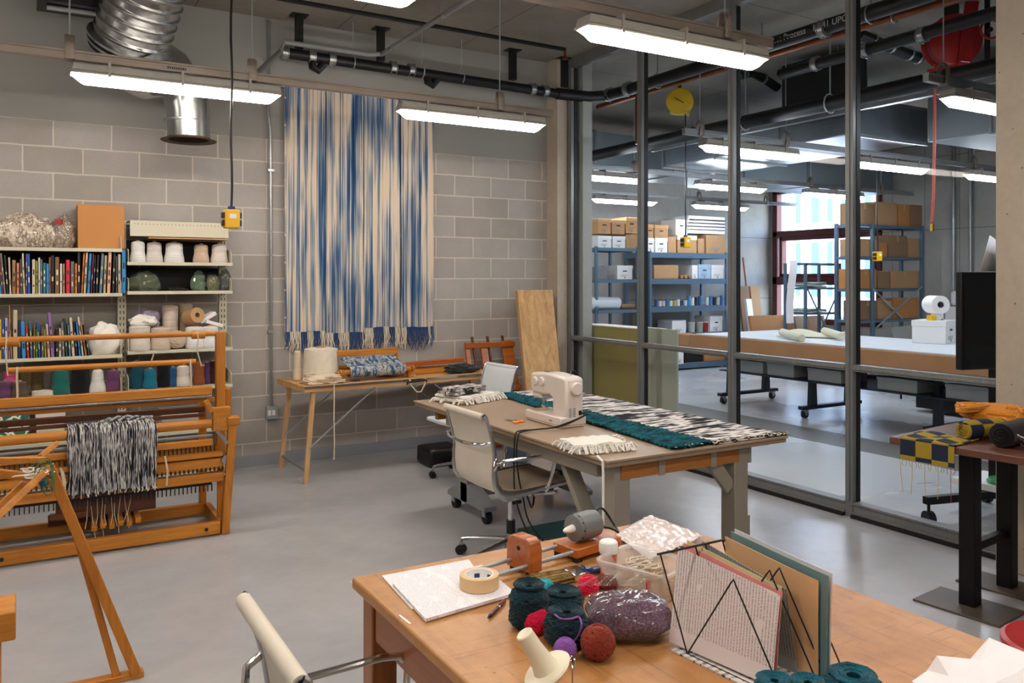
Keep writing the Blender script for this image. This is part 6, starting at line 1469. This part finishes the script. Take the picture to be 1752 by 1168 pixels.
leaf('grey_sleeve','translucent grey plastic sleeve with printed pages in the middle of the wire rack','document sleeve',1.392,1.44,1.215,.235,.188,.03,printed('grey_printed','#a5a8aa','#7b7b80',('Z','Y'),.0075,.3,.44,gapcol=.1),th=.0012,tilt=.036)
leaf('manila_folder','tall peach manila folder standing behind the grey sleeve','folder',1.425,1.43,1.175,.242,.215,.01,pm('manila_card','#e3b486',.6,0,.03),th=.0012,tilt=.02,yb=-.012)
leaf('teal_folder','grey green folder at the back of the wire rack with a pale edge','folder',1.440,1.43,1.16,.252,.23,.008,pm('grey_teal_card','#6f8f92',.6,0,.03),th=.002,tilt=.012,yb=-.014)
leaf('white_sheet','white sheet edge at the very back of the wire rack','paper',1.450,1.43,1.157,.256,.234,.006,M['paper'],th=.001,yb=-.014,tilt=.01)
bk=printed('magazine_cover','#d8d2ce','#4a4a50',('X','Y'),.02,.06,.5)
m=MB().grid(lambda u,v:Vector((1.285+.19*u+.06*v*.5,1.455-.31*v,NZ+.0025+.001*math.sin(u*9))),6,8,.004);o=m.build('booklet',bk,loc=(1.38,1.3,NZ),w=True);tag(o,'thin printed booklet lying flat under the wire rack','booklet')
# crumpled white paper bottom right
def pz(x,y,h): return at(x,y,z=NZ+h)
V_=[pz(1586,1146,.016),pz(1603,1121,.05),pz(1634,1124,.045),pz(1660,1127,.035),pz(1692,1090,.085),pz(1725,1104,.08),pz(1775,1124,.075),pz(1800,1200,.03),pz(1720,1215,.02),pz(1640,1210,.02),pz(1560,1180,.006),pz(1624,1156,.03),pz(1680,1130,.06),pz(1740,1150,.06),pz(1690,1172,.045),pz(1640,1178,.03)]
F_=[(0,1,11),(1,2,11),(2,12,11),(2,3,12),(3,4,12),(4,5,12),(5,13,12),(5,6,13),(6,7,13),(7,8,13),(13,8,14),(12,13,14),(12,14,11),(14,15,11),(8,9,14),(9,15,14),(9,10,15),(10,0,15),(0,11,15)]
o=MB().add(V_,F_).build('crumpled_paper',pm('soft_white_paper','#efebee',.85,0,.01),loc=(1.735,.905,NZ),w=True,smooth=False)
md=o.modifiers.new('thick','SOLIDIFY');md.thickness=.0015
tag(o,'large crumpled white paper at the lower right corner of the near table','paper')
q=[pz(1583,1150,.004),pz(1560,1166,.003),pz(1605,1190,.003),pz(1620,1165,.02)]
o=MB().grid(lambda u,v:(q[0]*(1-u)+q[1]*u)*(1-v)+(q[3]*(1-u)+q[2]*u)*v,3,3,.002).build('paper_flap',bpy.data.materials['soft_white_paper'],loc=tuple(q[0]),w=True);tag(o,'small white paper flap lying flat beside the large crumpled paper','paper')
# ================================================================ NEIGHBOURING ROOM
# cabinets right behind the glass
o=MB().box(5.13,5.33,6.12,7.16,0,1.125).build('olive_cabinet',pm('olive_board','#a0955c',.5,0,.04,2),loc=(5.25,6.6,0),w=True,bevel=.004);tag(o,'low olive cabinet right behind the glass at the left','cabinet')
MB().box(5.12,5.34,6.11,7.17,1.126,1.14).build('cabinet_top',pm('pale_cabinet_top','#d5d2c6',.4),o,w=True,bevel=.003)
o=MB().box(5.10,5.12,5.70,6.1,0,1.155).build('pale_board',pm('pale_green_board','#aeb6a6',.5,0,.03,2),loc=(5.11,5.9,0),w=True);tag(o,'pale grey green board beside the olive cabinet behind the glass','board')
# printing table wrapped in kraft paper
t=thing('padded_table','long padded table wrapped in brown kraft paper with a white top behind the glass','table',(8.1,5.2,0))
MB().box(7.42,8.95,1.2,8.05,.735,.90).build('wrapped_edge',M['kraft'],t,w=True,bevel=.01)
MB().prism([(7.42,.735),(7.42,.90),(7.6,.90),(7.6,.735)],8.05,8.3,'xz').build('paper_end',M['kraft'],t,w=True,bevel=.02)
MB().box(7.44,8.93,1.22,7.95,.90,.915).build('white_top',pm('grey_white_canvas','#ccd2d8',.6,0,.04,2),t,w=True,bevel=.003)
MB().box(7.5,8.85,1.4,7.9,.65,.735).build('steel_frame',M['bluesteel'],t,w=True)
dk=pm('dark_blue_steel','#24333f',.4,.4,.08)
for y in(7.85,6.55,5.0,3.4):
    m=MB()
    for x,s in((7.95,1),(8.6,-1)):
        m.prism([(x-.03*1,.62),(x+.03,.62),(x+.055,.14),(x-.055,.14)],y-.03,y+.03,'xz')
    m.box(7.75,8.8,y-.04,y+.04,.10,.14);m.build('leg_frame',dk,t,w=True,bevel=.004)
    for x in(7.82,8.72):
        w=MB().cyl((x,y-.02,.045),(x,y+.02,.045),.045,18).build('caster',M['rubber'],t,w=True)
        MB().cyl((x-8.1,y-.03-5.2,.045),(x-8.1,y+.03-5.2,.045),.014,10).box(x-8.125,x-8.075,y-5.235,y-5.165,.06,.11).build('caster_fork',M['steel'],w)
MB().box(8.5,8.56,1.8,7.8,.42,.5).build('stretcher',dk,t,w=True);MB().box(7.7,8.8,1.8,7.8,.44,.455).build('under_shelf',dk,t,w=True)
o=MB().box(7.63,7.66,6.5,6.62,.9,.905).build('blue_tape',M['bluetape'],loc=(7.6,8.04,.9));o.location=(0,1.48,.012);tag(o,'small blue tape strip near the left end of the kraft wrapped table','tape')
for i,(y0,y1,z0,h) in enumerate(((7.12,7.5,.457,.14),(6.65,7.05,.457,.15),(6.0,6.45,.457,.14),(5.1,5.55,.457,.13),(4.3,4.8,.457,.14))):
    o=carton('storage_box','flat grey white file box under the kraft table, number %d from its far end counting toward us'%(i+1),7.75,8.2,y0,y1,z0,z0+h,pm('grey_white_carton','#a9adb0',.7,0,.04) if i==0 else bpy.data.materials['grey_white_carton'],'file boxes under the kraft table','storage box',False,lid=bpy.data.materials['grey_white_carton'])
for o,l in zip([x for x in COL.objects if x.name.startswith('storage_box') and 'kraft table' in str(x.get('label'))],('farthest','second farthest','middle','second nearest','nearest')): o['label']='flat grey white file box under the kraft wrapped table, the %s from us'%l
# rolls of cream fabric on the table
p=at(1345,577,z=.93)
def cream(u,v): 
    a=at(1338+105*u,574+3*u,z=.93);return a+Vector((.35*v-.1,.0,.03*math.sin(u*7)*math.sin(v*3.1)+.05*math.sin(v*3.14)))
o=MB().grid(cream,18,10,.01).build('cream_fabric',pm('cream_canvas','#d9d5bd',.8,0,.03),loc=tuple(p),w=True);tag(o,'unrolled cream canvas lying on the kraft wrapped table','fabric')
for a,b,l in((at(1338,568,z=.98),at(1372,578,z=.96),'small cream canvas roll at the left of the canvas on the kraft table'),(at(1410,566,z=.99),at(1440,575,z=.97),'cream canvas roll at the right of the canvas, beside the fourth mullion')):
    roll('fabric_roll',l,a,b,.045,bpy.data.materials['cream_canvas'],'fabric roll')
# white box with tape machine
q=at(1598,585,z=.92);t=carton('file_box','white file box standing on the kraft wrapped table beside the screen',q.x-.2,q.x+.2,q.y-.17,q.y+.17,.916,1.16,M['whitew'],None,'file box',False,lid=M['whitew'],handle=True,print_=M['ink'],rz=.3)
m=MB();c=Vector((q.x,q.y,1.165))
t=thing('tape_dispenser','white paper roll dispenser on top of the white file box','dispenser',tuple(c))
ax=Vector((-.5,-.86,0)).normalized()
MB().lathe([(.035,-.1),(.1,-.1),(.1,.12),(.035,.12)],c+Vector((.02,0,.17)),28,axis=ax,close=True).build('paper_roll',M['whitew'],t,w=True)
MB().cyl(c+Vector((.02,0,.17))-ax*.12,c+Vector((.02,0,.17))+ax*.14,.02,12).build('axle',M['ink'],t,w=True)
MB().beam(c+Vector((.06,0,.0)),c+Vector((.06,0,.14)),.12,.04).box(c.x-.08,c.x+.1,c.y-.06,c.y+.06,c.z,c.z+.012).build('stand',M['whitew'],t,w=True)
o=MB().box(-.045,.045,-.03,.03,0,.055).build('yellow_label_roll',M['yellow'],loc=(c.x-.12,c.y-.05,c.z),bevel=.005);tag(o,'small yellow carton in front of the white roll dispenser','carton')
# screen on a wheeled stand
t=thing('display_screen','large black screen on a wheeled stand behind the glass, next to the right column','screen',(5.85,3.25,0))
a=math.radians(-14);ca2,sa2=math.cos(a),math.sin(a)
TL=at(1645,466,x=5.38)
def sc(u,w_,z): return (5.38+u*ca2+w_*(-sa2),TL.y+u*sa2+w_*ca2+.0,z)
def bx(u0,u1,w0,w1,z0,z1,name,mat,par=t,bev=0):
    vs=[sc(u,w_,z) for z in(z0,z1) for w_ in(w0,w1) for u in(u0,u1)]
    return MB().add(vs,[(0,2,3,1),(4,5,7,6),(0,1,5,4),(2,6,7,3),(0,4,6,2),(1,3,7,5)]).build(name,mat,par,w=True,bevel=bev)
bx(0,1.1,0,.05,1.01,1.665,'screen_body',M['blackplastic'],t,.004)
s_=bx(.02,1.08,-.003,.0,1.03,1.645,'screen_glass',M['blackp'])
m=MB()
for x in(.35,.75): m.beam(sc(x,.07,.12),sc(x,.07,1.5),.06,.04)
m.build('stand_post',M['darksteel'],t,w=True,bevel=.003)
q1=at(1583,856,z=.17);MB().beam(q1,(5.95,3.06,.17),.05,.05).beam((6.02,3.5,.17),(5.95,3.06,.17),.05,.05).beam((5.62,3.15,.17),sc(.75,.07,.17),.05,.05).build('base_leg',M['darksteel'],t,w=True,bevel=.003)
for x,y in((q1.x+.03,q1.y-.005),(6.02,3.42)):
    MB().cyl((x-.022,y+.01,.05),(x+.022,y-.01,.05),.05,18).cyl((x,y,.09),(x,y,.16),.01,8).build('caster',M['rubber'],t,w=True)
MB().box(5.55,5.95,3.0,3.4,.20,.24).build('lower_shelf',M['whitew'],t,w=True)
o=MB().lathe([(.001,0),(.09,0),(.095,.01),(.08,.03),(.001,.035)],(0,0,0),28).build('green_disc',pm('green_plastic','#1f8f55',.5),loc=(5.68,3.12,.245));tag(o,'round green disc on the low shelf of the screen stand','disc')
o=MB().box(-.03,.05,-.03,.03,0,.05).build('orange_marker_box',pm('orange_red_plastic','#d9501f',.5),loc=(5.73,2.98,.0),bevel=.004);o.location=(5.76,3.03,.241);tag(o,'small orange red carton beside the green lid','carton')
o=MB().tube(smooth_path([(5.75,3.02,.16),(5.66,2.97,.1),(5.68,2.93,.04),(5.78,2.9,.01)],5),.006,6).build('stand_cable',M['blackplastic'],loc=(5.7,2.95,.0),w=True);tag(o,'black cable looping down from the screen stand','cable')
o=MB().add([(0,0,0),(.2,0,0),(.3,.0,.18),(.12,.0,.25)],[(0,1,2,3)]).build('paper_sheet',M['paper'],loc=sc(.25,.09,1.67));md=o.modifiers.new('s','SOLIDIFY');md.thickness=.003;tag(o,'grey white paper sheet standing up behind the top of the screen','paper')
# ---- blue shelving against the far back wall
bs=M['bluesteel']
def rack(name,label,x0,x1,y0,y1,levels,ztop,mat=bs,post=.05,beam=.09,group=None,xb=False,boards=True):
    t=thing(name,label,'shelving',((x0+x1)/2,(y0+y1)/2,0),group=group)
    for x in(x0,x1):
        for y in(y0,y1): MB().box(x-post/2,x+post/2,y-post/2,y+post/2,0,ztop).build('post',mat,t,w=True)
    for z in levels:
        m=MB().box(x0,x1,y0-.02,y0+.01,z-beam,z).box(x0,x1,y1-.01,y1+.02,z-beam,z)
        for x in(x0,x1): m.box(x-.015,x+.015,y0,y1,z-beam,z)
        m.build('beam',mat,t,w=True);MB().box(x0,x1,y0,y1,z-.02,z+.002).build('shelf_board',mat if boards else M['cardb2'],t,w=True)
    if xb:
        MB().beam((x0,y0-.02,levels[-1]),(x1,y0-.02,levels[0]),.03,.006,up=(0,1,0)).beam((x1,y0-.03,levels[-1]),(x0,y0-.03,levels[0]),.03,.006,up=(0,1,0)).build('cross_brace',mat,t,w=True)
    return t
def at_y(px,py,y): return at(px,py,y=y)
YF=11.1
zs=[at(1175,433,y=YF).z,at(1175,477,y=YF).z,at(1175,524,y=YF).z,at(1175,570,y=YF).z,.12]
xa,xb_=at(1112,430,y=YF).x,at(1243,430,y=YF).x
rack('blue_shelf_unit','wide blue steel shelf unit by the far wall behind the second pane',xa,xb_,YF,11.75,zs,zs[0]+.02)
Y2=10.3;z2=[at(1050,424,y=Y2).z,at(1050,478,y=Y2).z,at(1050,530,y=Y2).z,.6,.15]
xc,xd=at(1020,430,y=Y2).x,at(1090,430,y=Y2).x
rack('narrow_blue_rack','narrower blue steel rack seen through the first pane',xc,xd,Y2,11.0,z2,z2[0]+.02,post=.04,beam=.05)
W=M['whitew'];T=M['cardb2'];Bn=pm('tan_file_box','#c79a6c',.8,0,.04,3)
def fb(px0,px1,py0,py1,y,mat,label,lid=None,handle=True,dep=.4,z=None,tape=False,pr=True,cat='file box',rz=0):
    a=at(px0,py1,y=y);b=at(px1,py0,y=y);z0=a.z if z is None else z
    return carton('file_box' if cat=='file box' else 'cardboard_box',label,a.x+.003,b.x-.003,y,y+dep,z0,b.z+(z0-a.z),mat,None,cat,tape,lid=lid,handle=handle,print_=M['greyd'] if pr else None,rz=rz)
t2=z2[0]+.003;u2=at(1050,405,y=10.35).z
# boxes on the narrow rack
fb(1023,1045,380,404,10.4,Bn,'leftmost tan file box on top of the white ones, first pane',Bn,z=t2+.22)
fb(1047,1069,381,404,10.4,Bn,'second tan file box on top of the white ones, first pane',Bn,z=t2+.22)
fb(1071,1091,374,400,10.4,Bn,'tallest tan file box beside the second mullion, first pane',Bn,z=t2+.24)
fb(1023,1046,405,424,10.4,W,'white file box under the leftmost tan one, first pane',W,z=t2)
fb(1048,1070,405,424,10.4,W,'white file box under the second tan one, first pane',W,z=t2)
fb(1071,1091,401,424,10.4,T,'pale brown box under the tallest tan box, first pane',None,False,z=t2,tape=True,cat='cardboard box',pr=False)
fb(1056,1082,453,476,10.4,W,'white file box alone on the middle shelf of the narrow rack',W,z=z2[1]+.003)
fb(1022,1040,455,476,10.45,M['greyd'],'dark grey box on the middle shelf of the narrow rack',None,False,z=z2[1]+.003,pr=False,cat='cardboard box')
roll('plastic_roll','large white plastic wrap roll lying on the rack seen through the first pane',at(1008,518,y=10.36),at(1058,518,y=10.36),.092,pm('white_film_roll','#cfd6dc',.3,0,.04),'roll')
roll('kraft_roll','brown cardboard tube beside the large white plastic roll',at(1062,524,y=10.4),at(1088,524,y=10.4),.04,M['cardb3'],'tube')
fb(1011,1036,542,566,10.4,pm('grey_blue_carton','#6f7c88',.7),'grey blue box low on the narrow rack behind the olive cabinet',None,False,z=.603,pr=False,cat='cardboard box')
fb(1052,1088,538,566,10.45,M['cardb3'],'dull brown box low on the narrow rack behind the olive cabinet',None,False,z=.603,pr=False,cat='cardboard box')
# boxes on the wide rack
t1=zs[0]+.003;Yb=11.15
fb(1107,1118,383,408,Yb,T,'narrow tan file box right of the second mullion on the top row',Bn,z=t1+.22*1.02)
fb(1120,1143,384,408,Yb,T,'tan file box with a dark hand hole on the top row, second pane',Bn,z=t1+.22*1.02)
fb(1107,1119,409,433,Yb,W,'narrow white file box right of the second mullion, bottom row',W,z=t1)
fb(1121,1142,409,433,Yb,W,'white file box below the tan one, second pane',W,z=t1)
fb(1143,1157,406,433,Yb,T,'slim brown parcel with blue labels beside the white file box',None,False,z=t1,tape=True,pr=False,cat='cardboard box')
fb(1159,1192,404,433,Yb,T,'wide pale brown box behind the small yellow hanging outlet',W,False,z=t1,pr=False,cat='cardboard box')
fb(1194,1205,408,433,Yb,T,'narrow brown box with a blue label between two wide boxes',None,False,z=t1,tape=True,pr=False,cat='cardboard box')
fb(1208,1242,402,433,Yb,T,'wide pale brown box at the right end of the top shelf, second pane',None,False,z=t1,tape=True,cat='cardboard box')
fb(1156,1176,377,403,Yb+.02,W,'upright white file box standing on the wide pale brown box',None,True,z=at(1160,403,y=Yb).z+.01,pr=False)
for k in range(5):
    y1=400-k*5.6;fb(1178 if k<4 else 1180,1242,y1-5.2,y1,Yb+.0,W,'flat white carton in the stack at the top right of the wide rack, level %s'%('lowest','second','middle','fourth','topmost')[k],None,False,z=at(1210,401,y=Yb).z+.012+k*.058,pr=False,cat='cardboard box').location.y+=.02
z=zs[1]+.003
fb(1119,1161,454,477,Yb,T,'long pale brown box on the second shelf of the wide rack',None,False,z=z,tape=True,cat='cardboard box',pr=False)
fb(1184,1194,454,477,Yb,W,'slim white box on the second shelf left of the pale blue one',None,False,z=z,cat='cardboard box')
fb(1195,1216,453,477,Yb,pm('pale_blue_carton','#a9c4dc',.7),'pale blue file box on the second shelf of the wide rack',bpy.data.materials.get('pale_blue_carton'),True,z=z)
fb(1217,1238,454,477,Yb,W,'white printed file box at the right of the second shelf',W,False,z=z)
for i,px in enumerate((1165,1172,1179)):
    c=at(px,470,y=Yb+.05);roll('paper_roll','small brown paper roll on the second shelf, %s of three'%('left','middle','right')[i],(c.x,Yb+.02,z+.035),(c.x+.02,Yb+.22,z+.035),.034,T,'roll')
z=zs[2]+.003
canc=['#1f4f86','#d8d8da','#d0c8c0','#2a6f9c','#c9d2da','#c6b14a','#dcdcdc','#1d3d6d','#e3e3e3','#3a8fc0','#e8e8ea','#23262c','#2b5f9a','#c8ccd2','#d8d8d8','#2f7fb8','#202a3a','#b5b5b8','#276aa8']
cm_={}
for i in range(19):
    px=1124+i*6.2;two=8<i
    if i in(13,): continue
    h=canc[i];cm_.setdefault(h,pm('can_label_'+str(i),h,.4,0,.04))
    c=at(px,524,y=Yb+.06);t=thing('paint_can','','paint can',(c.x,Yb+.08,z),group='paint cans on the third shelf')
    rr=.034;hh=.11+.05*(i in(9,10,11,12,14,15,16,17,18))+.02*(i%3==0)
    MB().cyl((0,0,.004),(0,0,hh-.01),rr,14).build('can_body',cm_[h],t);MB().lathe([(rr*.9,0),(rr*1.04,0),(rr*1.04,.006),(rr*.9,.006)],(0,0,0),14,close=True).lathe([(.001,hh-.012),(rr*.85,hh-.012),(rr*1.05,hh-.01),(rr*1.05,hh),(rr*.9,hh-.004),(.001,hh-.006)],(0,0,0),14).build('can_rim',M['alu'],t)
    cn_={'#1f4f86':'blue','#d8d8da':'silver grey','#d0c8c0':'warm grey','#2a6f9c':'teal blue','#c9d2da':'pale blue','#c6b14a':'mustard','#dcdcdc':'off white','#1d3d6d':'navy','#e3e3e3':'white','#3a8fc0':'sky blue','#e8e8ea':'bright white','#23262c':'black','#2b5f9a':'mid blue','#c8ccd2':'cool grey','#d8d8d8':'light grey','#2f7fb8':'azure','#202a3a':'blue black','#b5b5b8':'grey','#276aa8':'cobalt'}[h]
    t['label']='%s %s paint can on the wide rack, %s'%('taller' if hh>.14 else 'small',cn_,'left part of the row' if i<7 else ('middle of the row' if i<13 else 'right part of the row'))
z=zs[3]+.003
fb(1150,1174,547,570,Yb,W,'grey white striped box on the fourth shelf beside the paint buckets',None,False,z=z,cat='cardboard box')
fb(1215,1236,543,570,Yb,W,'white file box with hand hole on the fourth shelf at the right',W,True,z=z)
for px,col,l in((1184,'#c9ccc6','grey white paint bucket, left of three on the fourth shelf'),(1198,'#b9c2b4','pale green paint bucket, middle of three on the fourth shelf'),(1208,'#b5362c','red labelled paint bucket, right of three on the fourth shelf')):
    c=at(px,565,y=Yb+.1);t=thing('paint_bucket',l,'paint bucket',(c.x,Yb+.12,z));mm=pm('bucket_'+col[1:],col,.4);MB().lathe([(.001,0),(.06,0),(.07,.17),(.001,.17)],(0,0,0),18).build('bucket_body',mm,t);MB().lathe([(.001,.165),(.074,.165),(.074,.185),(.001,.19)],(0,0,0),18).build('lid',M['white'],t)
o=MB().box(-.09,.09,-.06,.06,0,.1).build('blue_carton',M['bluetape'],loc=(at(1130,560,y=Yb).x,Yb+.08,z),bevel=.004);tag(o,'small bright blue carton at the left of the fourth shelf','carton')
fb(1108,1116,536,570,Yb,M['cardb3'],'tall brown board leaning beside the second mullion, fourth shelf',None,False,z=z,pr=False,cat='cardboard box')
z=.123
fb(1156,1170,603,626,11.0-.0,W,'white printed carton on the bottom shelf, right of the pale cabinet',None,False,z=z,cat='cardboard box',dep=.3)
fb(1171,1203,601,626,Yb,M['blackplastic'],'wide black crate on the bottom shelf of the wide rack',None,False,z=z,pr=False,cat='cardboard box')
fb(1205,1240,604,626,Yb,M['cardb'],'brown carton on the bottom shelf behind the kraft table',None,False,z=z,pr=False,cat='cardboard box')
# right shelving with brown cartons
Y3=8.25;zr3=[at(1530,386,y=Y3).z,at(1530,440,y=Y3).z,at(1530,494,y=Y3).z,at(1530,546,y=Y3).z,.12]
xe,xf=at(1466,400,y=Y3).x,at(1577,400,y=Y3).x
rack('carton_shelf_unit','tall blue grey shelf unit full of brown cartons in front of the far window',xe,xf,Y3,8.62,zr3,zr3[0]+.02,M['bluesteel'],.05,.04,xb=False)
m=MB().beam(at(1494,494,y=Y3-.03),at(1545,545,y=Y3-.03),.03,.006,up=(0,1,0)).beam(at(1578,490,y=Y3-.03),at(1500,560,y=Y3-.03),.03,.006,up=(0,1,0)).build('cross_brace',M['steel'],COL.objects['carton_shelf_unit'],w=True)
MB().box(at(1492,400,y=Y3).x-.025,at(1492,400,y=Y3).x+.025,Y3-.03,Y3+.02,0,zr3[0]).build('post',M['bluesteel'],COL.objects['carton_shelf_unit'],w=True)
row=[('top',0,[(1464,1496,352),(1498,1535,349),(1537,1557,350),(1558,1578,350)],386),('second',1,[(1464,1502,411),(1504,1518,415),(1520,1552,404),(1554,1577,408)],440),('third',2,[(1462,1500,460),(1502,1522,465),(1524,1573,464)],494),('fourth',3,[(1470,1500,512),(1502,1526,514),(1528,1572,510)],546)]
cnm=['leftmost','second from the left','third from the left','fourth from the left','fifth from the left','rightmost']
for nm,lv,bxs,pyb in row:
    for i,(p0,p1,py0) in enumerate(bxs):
        mt=[M['cardb3'],T,M['cardb']][(i+lv)%3]
        fb(p0,p1,py0,pyb,Y3+.03,mt,'brown carton on the %s shelf of the window side unit, %s'%(nm,cnm[i]),None,False,z=zr3[lv]+.003,pr=False,tape=(i%2==0),cat='cardboard box',dep=.29)['group']='brown cartons on the %s shelf'%nm
# low rack in front of the window with prints
Y4=8.9;zr4=[at(1400,452,y=Y4).z,at(1400,492,y=Y4).z,at(1400,535,y=Y4).z,.3]
rack('print_rack','low blue steel rack with crossed braces in front of the far window',at(1378,452,y=Y4).x,at(1436,452,y=Y4).x,Y4,9.3,zr4[1:],zr4[0]+.02,M['bluesteel'],.04,.03,xb=True)
MB().box(at(1356,452,y=Y4).x,at(1436,452,y=Y4).x,Y4-.02,Y4+.02,zr4[0]-.02,zr4[0]+.02).build('top_beam',M['bluesteel'],COL.objects['print_rack'],w=True)
pc=['#8aa49a','#b9c7bf','#7f8c86','#cfd6cf','#6f8f78']
for i in range(5):
    c=at(1392,500+i*7,y=Y4);o=MB().grid(lambda u,v:((u-.5)*.55,(v-.5)*.4,.01*math.sin(u*6+i)),8,4,.02).build('print_bundle',pm('print_'+str(i),pc[i],.6,0,.3,14),loc=(c.x+.1,9.15,zr4[1]+.02+i*.024) if i<3 else (c.x+.1,9.15,zr4[2]+.02+(i-3)*.024));tag(o,'flat bundle of %s prints on the low window rack, %s'%(('grey green','pale sage','dull grey','off white','leaf green')[i],('bottom of the upper pile','middle of the upper pile','top of the upper pile','bottom of the lower pile','top of the lower pile')[i]),'prints')
q=at(1352,520,y=8.6);o=MB().grid(lambda u,v:(q.x+(u-.5)*.16+.05*v,8.6+.02*math.sin(v*5),.95+v*.95),4,14,.004).build('hanging_paper',M['paper'],loc=(q.x,8.6,.95),w=True);tag(o,'long narrow white paper strip hanging in front of the far window','paper')
# cardboard flats by the corner
for i,(px0,px1,py0,y,mt,l) in enumerate(((1263,1279,490,11.6,M['cardb3'],'tall brown cardboard sheet leaning in the far corner, leftmost'),(1282,1297,490,11.6,T,'tall pale cardboard sheet leaning in the far corner, second'),(1275,1284,512,11.4,W,'narrow white edged board between the tall cardboard sheets'),(1281,1350,541,10.9,M['cardb'],'wide low brown cardboard sheet leaning behind the kraft table'),(1358,1378,541,10.7,M['cardb3'],'dull brown cardboard sheet right of the hanging white strip'),(1380,1408,541,10.2,T,'pale brown cardboard sheet beside the low window rack'))):
    a=at(px0,py0,y=y);b=at(px1,py0,y=y);o=MB().grid(lambda u,v:(a.x+(b.x-a.x)*u,y-.2+.2*v,.005+(a.z)*v),1,1,.05).build('cardboard_sheet',mt,loc=(a.x,y-.2,0),w=True);tag(o,l,'cardboard')
a=at(1273,440,y=11.8);o=MB().cyl((a.x,11.5,.01),(a.x,11.83,a.z),.018,10).build('orange_pole',pm('orange_brown_pole','#a3582a',.6),loc=(a.x,11.5,.0),w=True);tag(o,'thin orange brown pole leaning against the far back wall','pole')
# grey chair, white wall unit, conduits
q=at(1563,548,y=6.9)
t=thing('grey_chair','grey moulded chair behind the kraft table, left of the white file box','chair',(q.x,6.9,0))
MB().grid(lambda u,v:((u-.5)*.5,.05+.1*(u-.5)**2+.08*v,.55+.42*v-.1*abs(u-.5)**3*(v)),12,8,.02).build('backrest',pm('grey_moulded_plastic','#8b8d88',.5),t)
MB().grid(lambda u,v:((u-.5)*.48,-.35+.42*v,.45+.015*math.sin(v*3)),10,8,.03).build('seat',bpy.data.materials['grey_moulded_plastic'],t)
for x,y in((-.2,-.3),(.2,-.3),(-.2,.05),(.2,.05)): MB().cyl((x,y,0),(x,y,.45),.013,8).build('leg',M['darksteel'],t)
o=MB().box(-.22,.22,-.02,.1,.3,.56).build('black_bag',M['blackplastic'],loc=(q.x-.0,6.7,.3));o.location=(q.x-.02,6.42,.35);tag(o,'black bag hanging on the front of the grey chair','bag')
for px,l in((1632,'left steel conduit running up the far concrete wall'),(1661,'right steel conduit running up the far concrete wall')):
    c=at(px,400,x=13.15);o=MB().cyl((13.15,c.y,.4),(13.15,c.y,CZ),.03,10).build('wall_conduit',M['galv'],loc=(13.15,c.y,.4),w=True);tag(o,l,'conduit')
c=at(1640,540,x=13.1);t=thing('wall_dispenser','white box shaped dispenser on the far concrete wall left of the screen','dispenser',(13.1,c.y,c.z))
MB().box(-.06,.1,-.2,.2,-.25,.15).build('dispenser_body',M['whitew'],t,bevel=.02);MB().box(-.05,.1,-.12,.12,.17,.4).build('upper_unit',M['whitew'],t,bevel=.04)
# hanging white board panel
q=at(1200,303,y=8.4);t=thing('hung_panel','white and grey square panel hanging from the ceiling between the second and third mullions','hanging panel',(q.x,8.4,q.z-.2))
a=at(1176,283,y=8.4);b=at(1216,278,y=8.4);
MB().box(a.x,b.x-.03,8.4,8.43,at(1190,322,y=8.4).z,at(1190,283,y=8.4).z).build('grey_face',pm('grey_panel','#8a9096',.5),t,w=True)
MB().box(b.x-.03,b.x+.03,8.35,8.48,at(1190,324,y=8.4).z,b.z).build('white_edge',M['whitew'],t,w=True)
MB().cyl((q.x,8.42,b.z-.02),(q.x,8.42,CZ),.01,8).build('hanger',M['steel'],t,w=True)
# low black vehicle dolly under the table and boxes along the right wall
o=MB().box(9.4,10.6,5.6,6.2,.05,.2).build('black_pallet',M['blackplastic'],loc=(10,5.9,.05));o.location=(0,0,0);tag(o,'flat black pallet on the far room floor beyond the kraft table','pallet')
# ================================================================ LIGHT AND VIEW
W_=bpy.data.worlds.new('sky');S.world=W_;W_.use_nodes=True;nt=W_.node_tree;bgn=nt.nodes['Background']
sk=nt.nodes.new('ShaderNodeTexSky');sk.sky_type='NISHITA';sk.sun_disc=False;sk.sun_elevation=math.radians(40);sk.sun_rotation=math.radians(200)
nt.links.new(sk.outputs[0],bgn.inputs['Color']);bgn.inputs['Strength'].default_value=1.5
V=S.view_settings;V.view_transform='Standard';V.look='None';V.gamma=1;V.exposure=1.0
try: V.use_curve_mapping=False
except Exception: pass
S.cycles.max_bounces=10;S.cycles.diffuse_bounces=4;S.cycles.glossy_bounces=4;S.cycles.transparent_max_bounces=24;S.cycles.transmission_bounces=6
S.cycles.caustics_reflective=False;S.cycles.caustics_refractive=False;S.cycles.sample_clamp_indirect=6
try: S.cycles.use_denoising=True
except Exception: pass
# every label must single its thing out
_seen={}
for o in COL.objects:
    if o.parent is None and o.get('label'): _seen.setdefault(o['label'],[]).append(o.name)
for k,v in _seen.items():
    if len(v)>1: print('DUPLICATE LABEL',k,v)
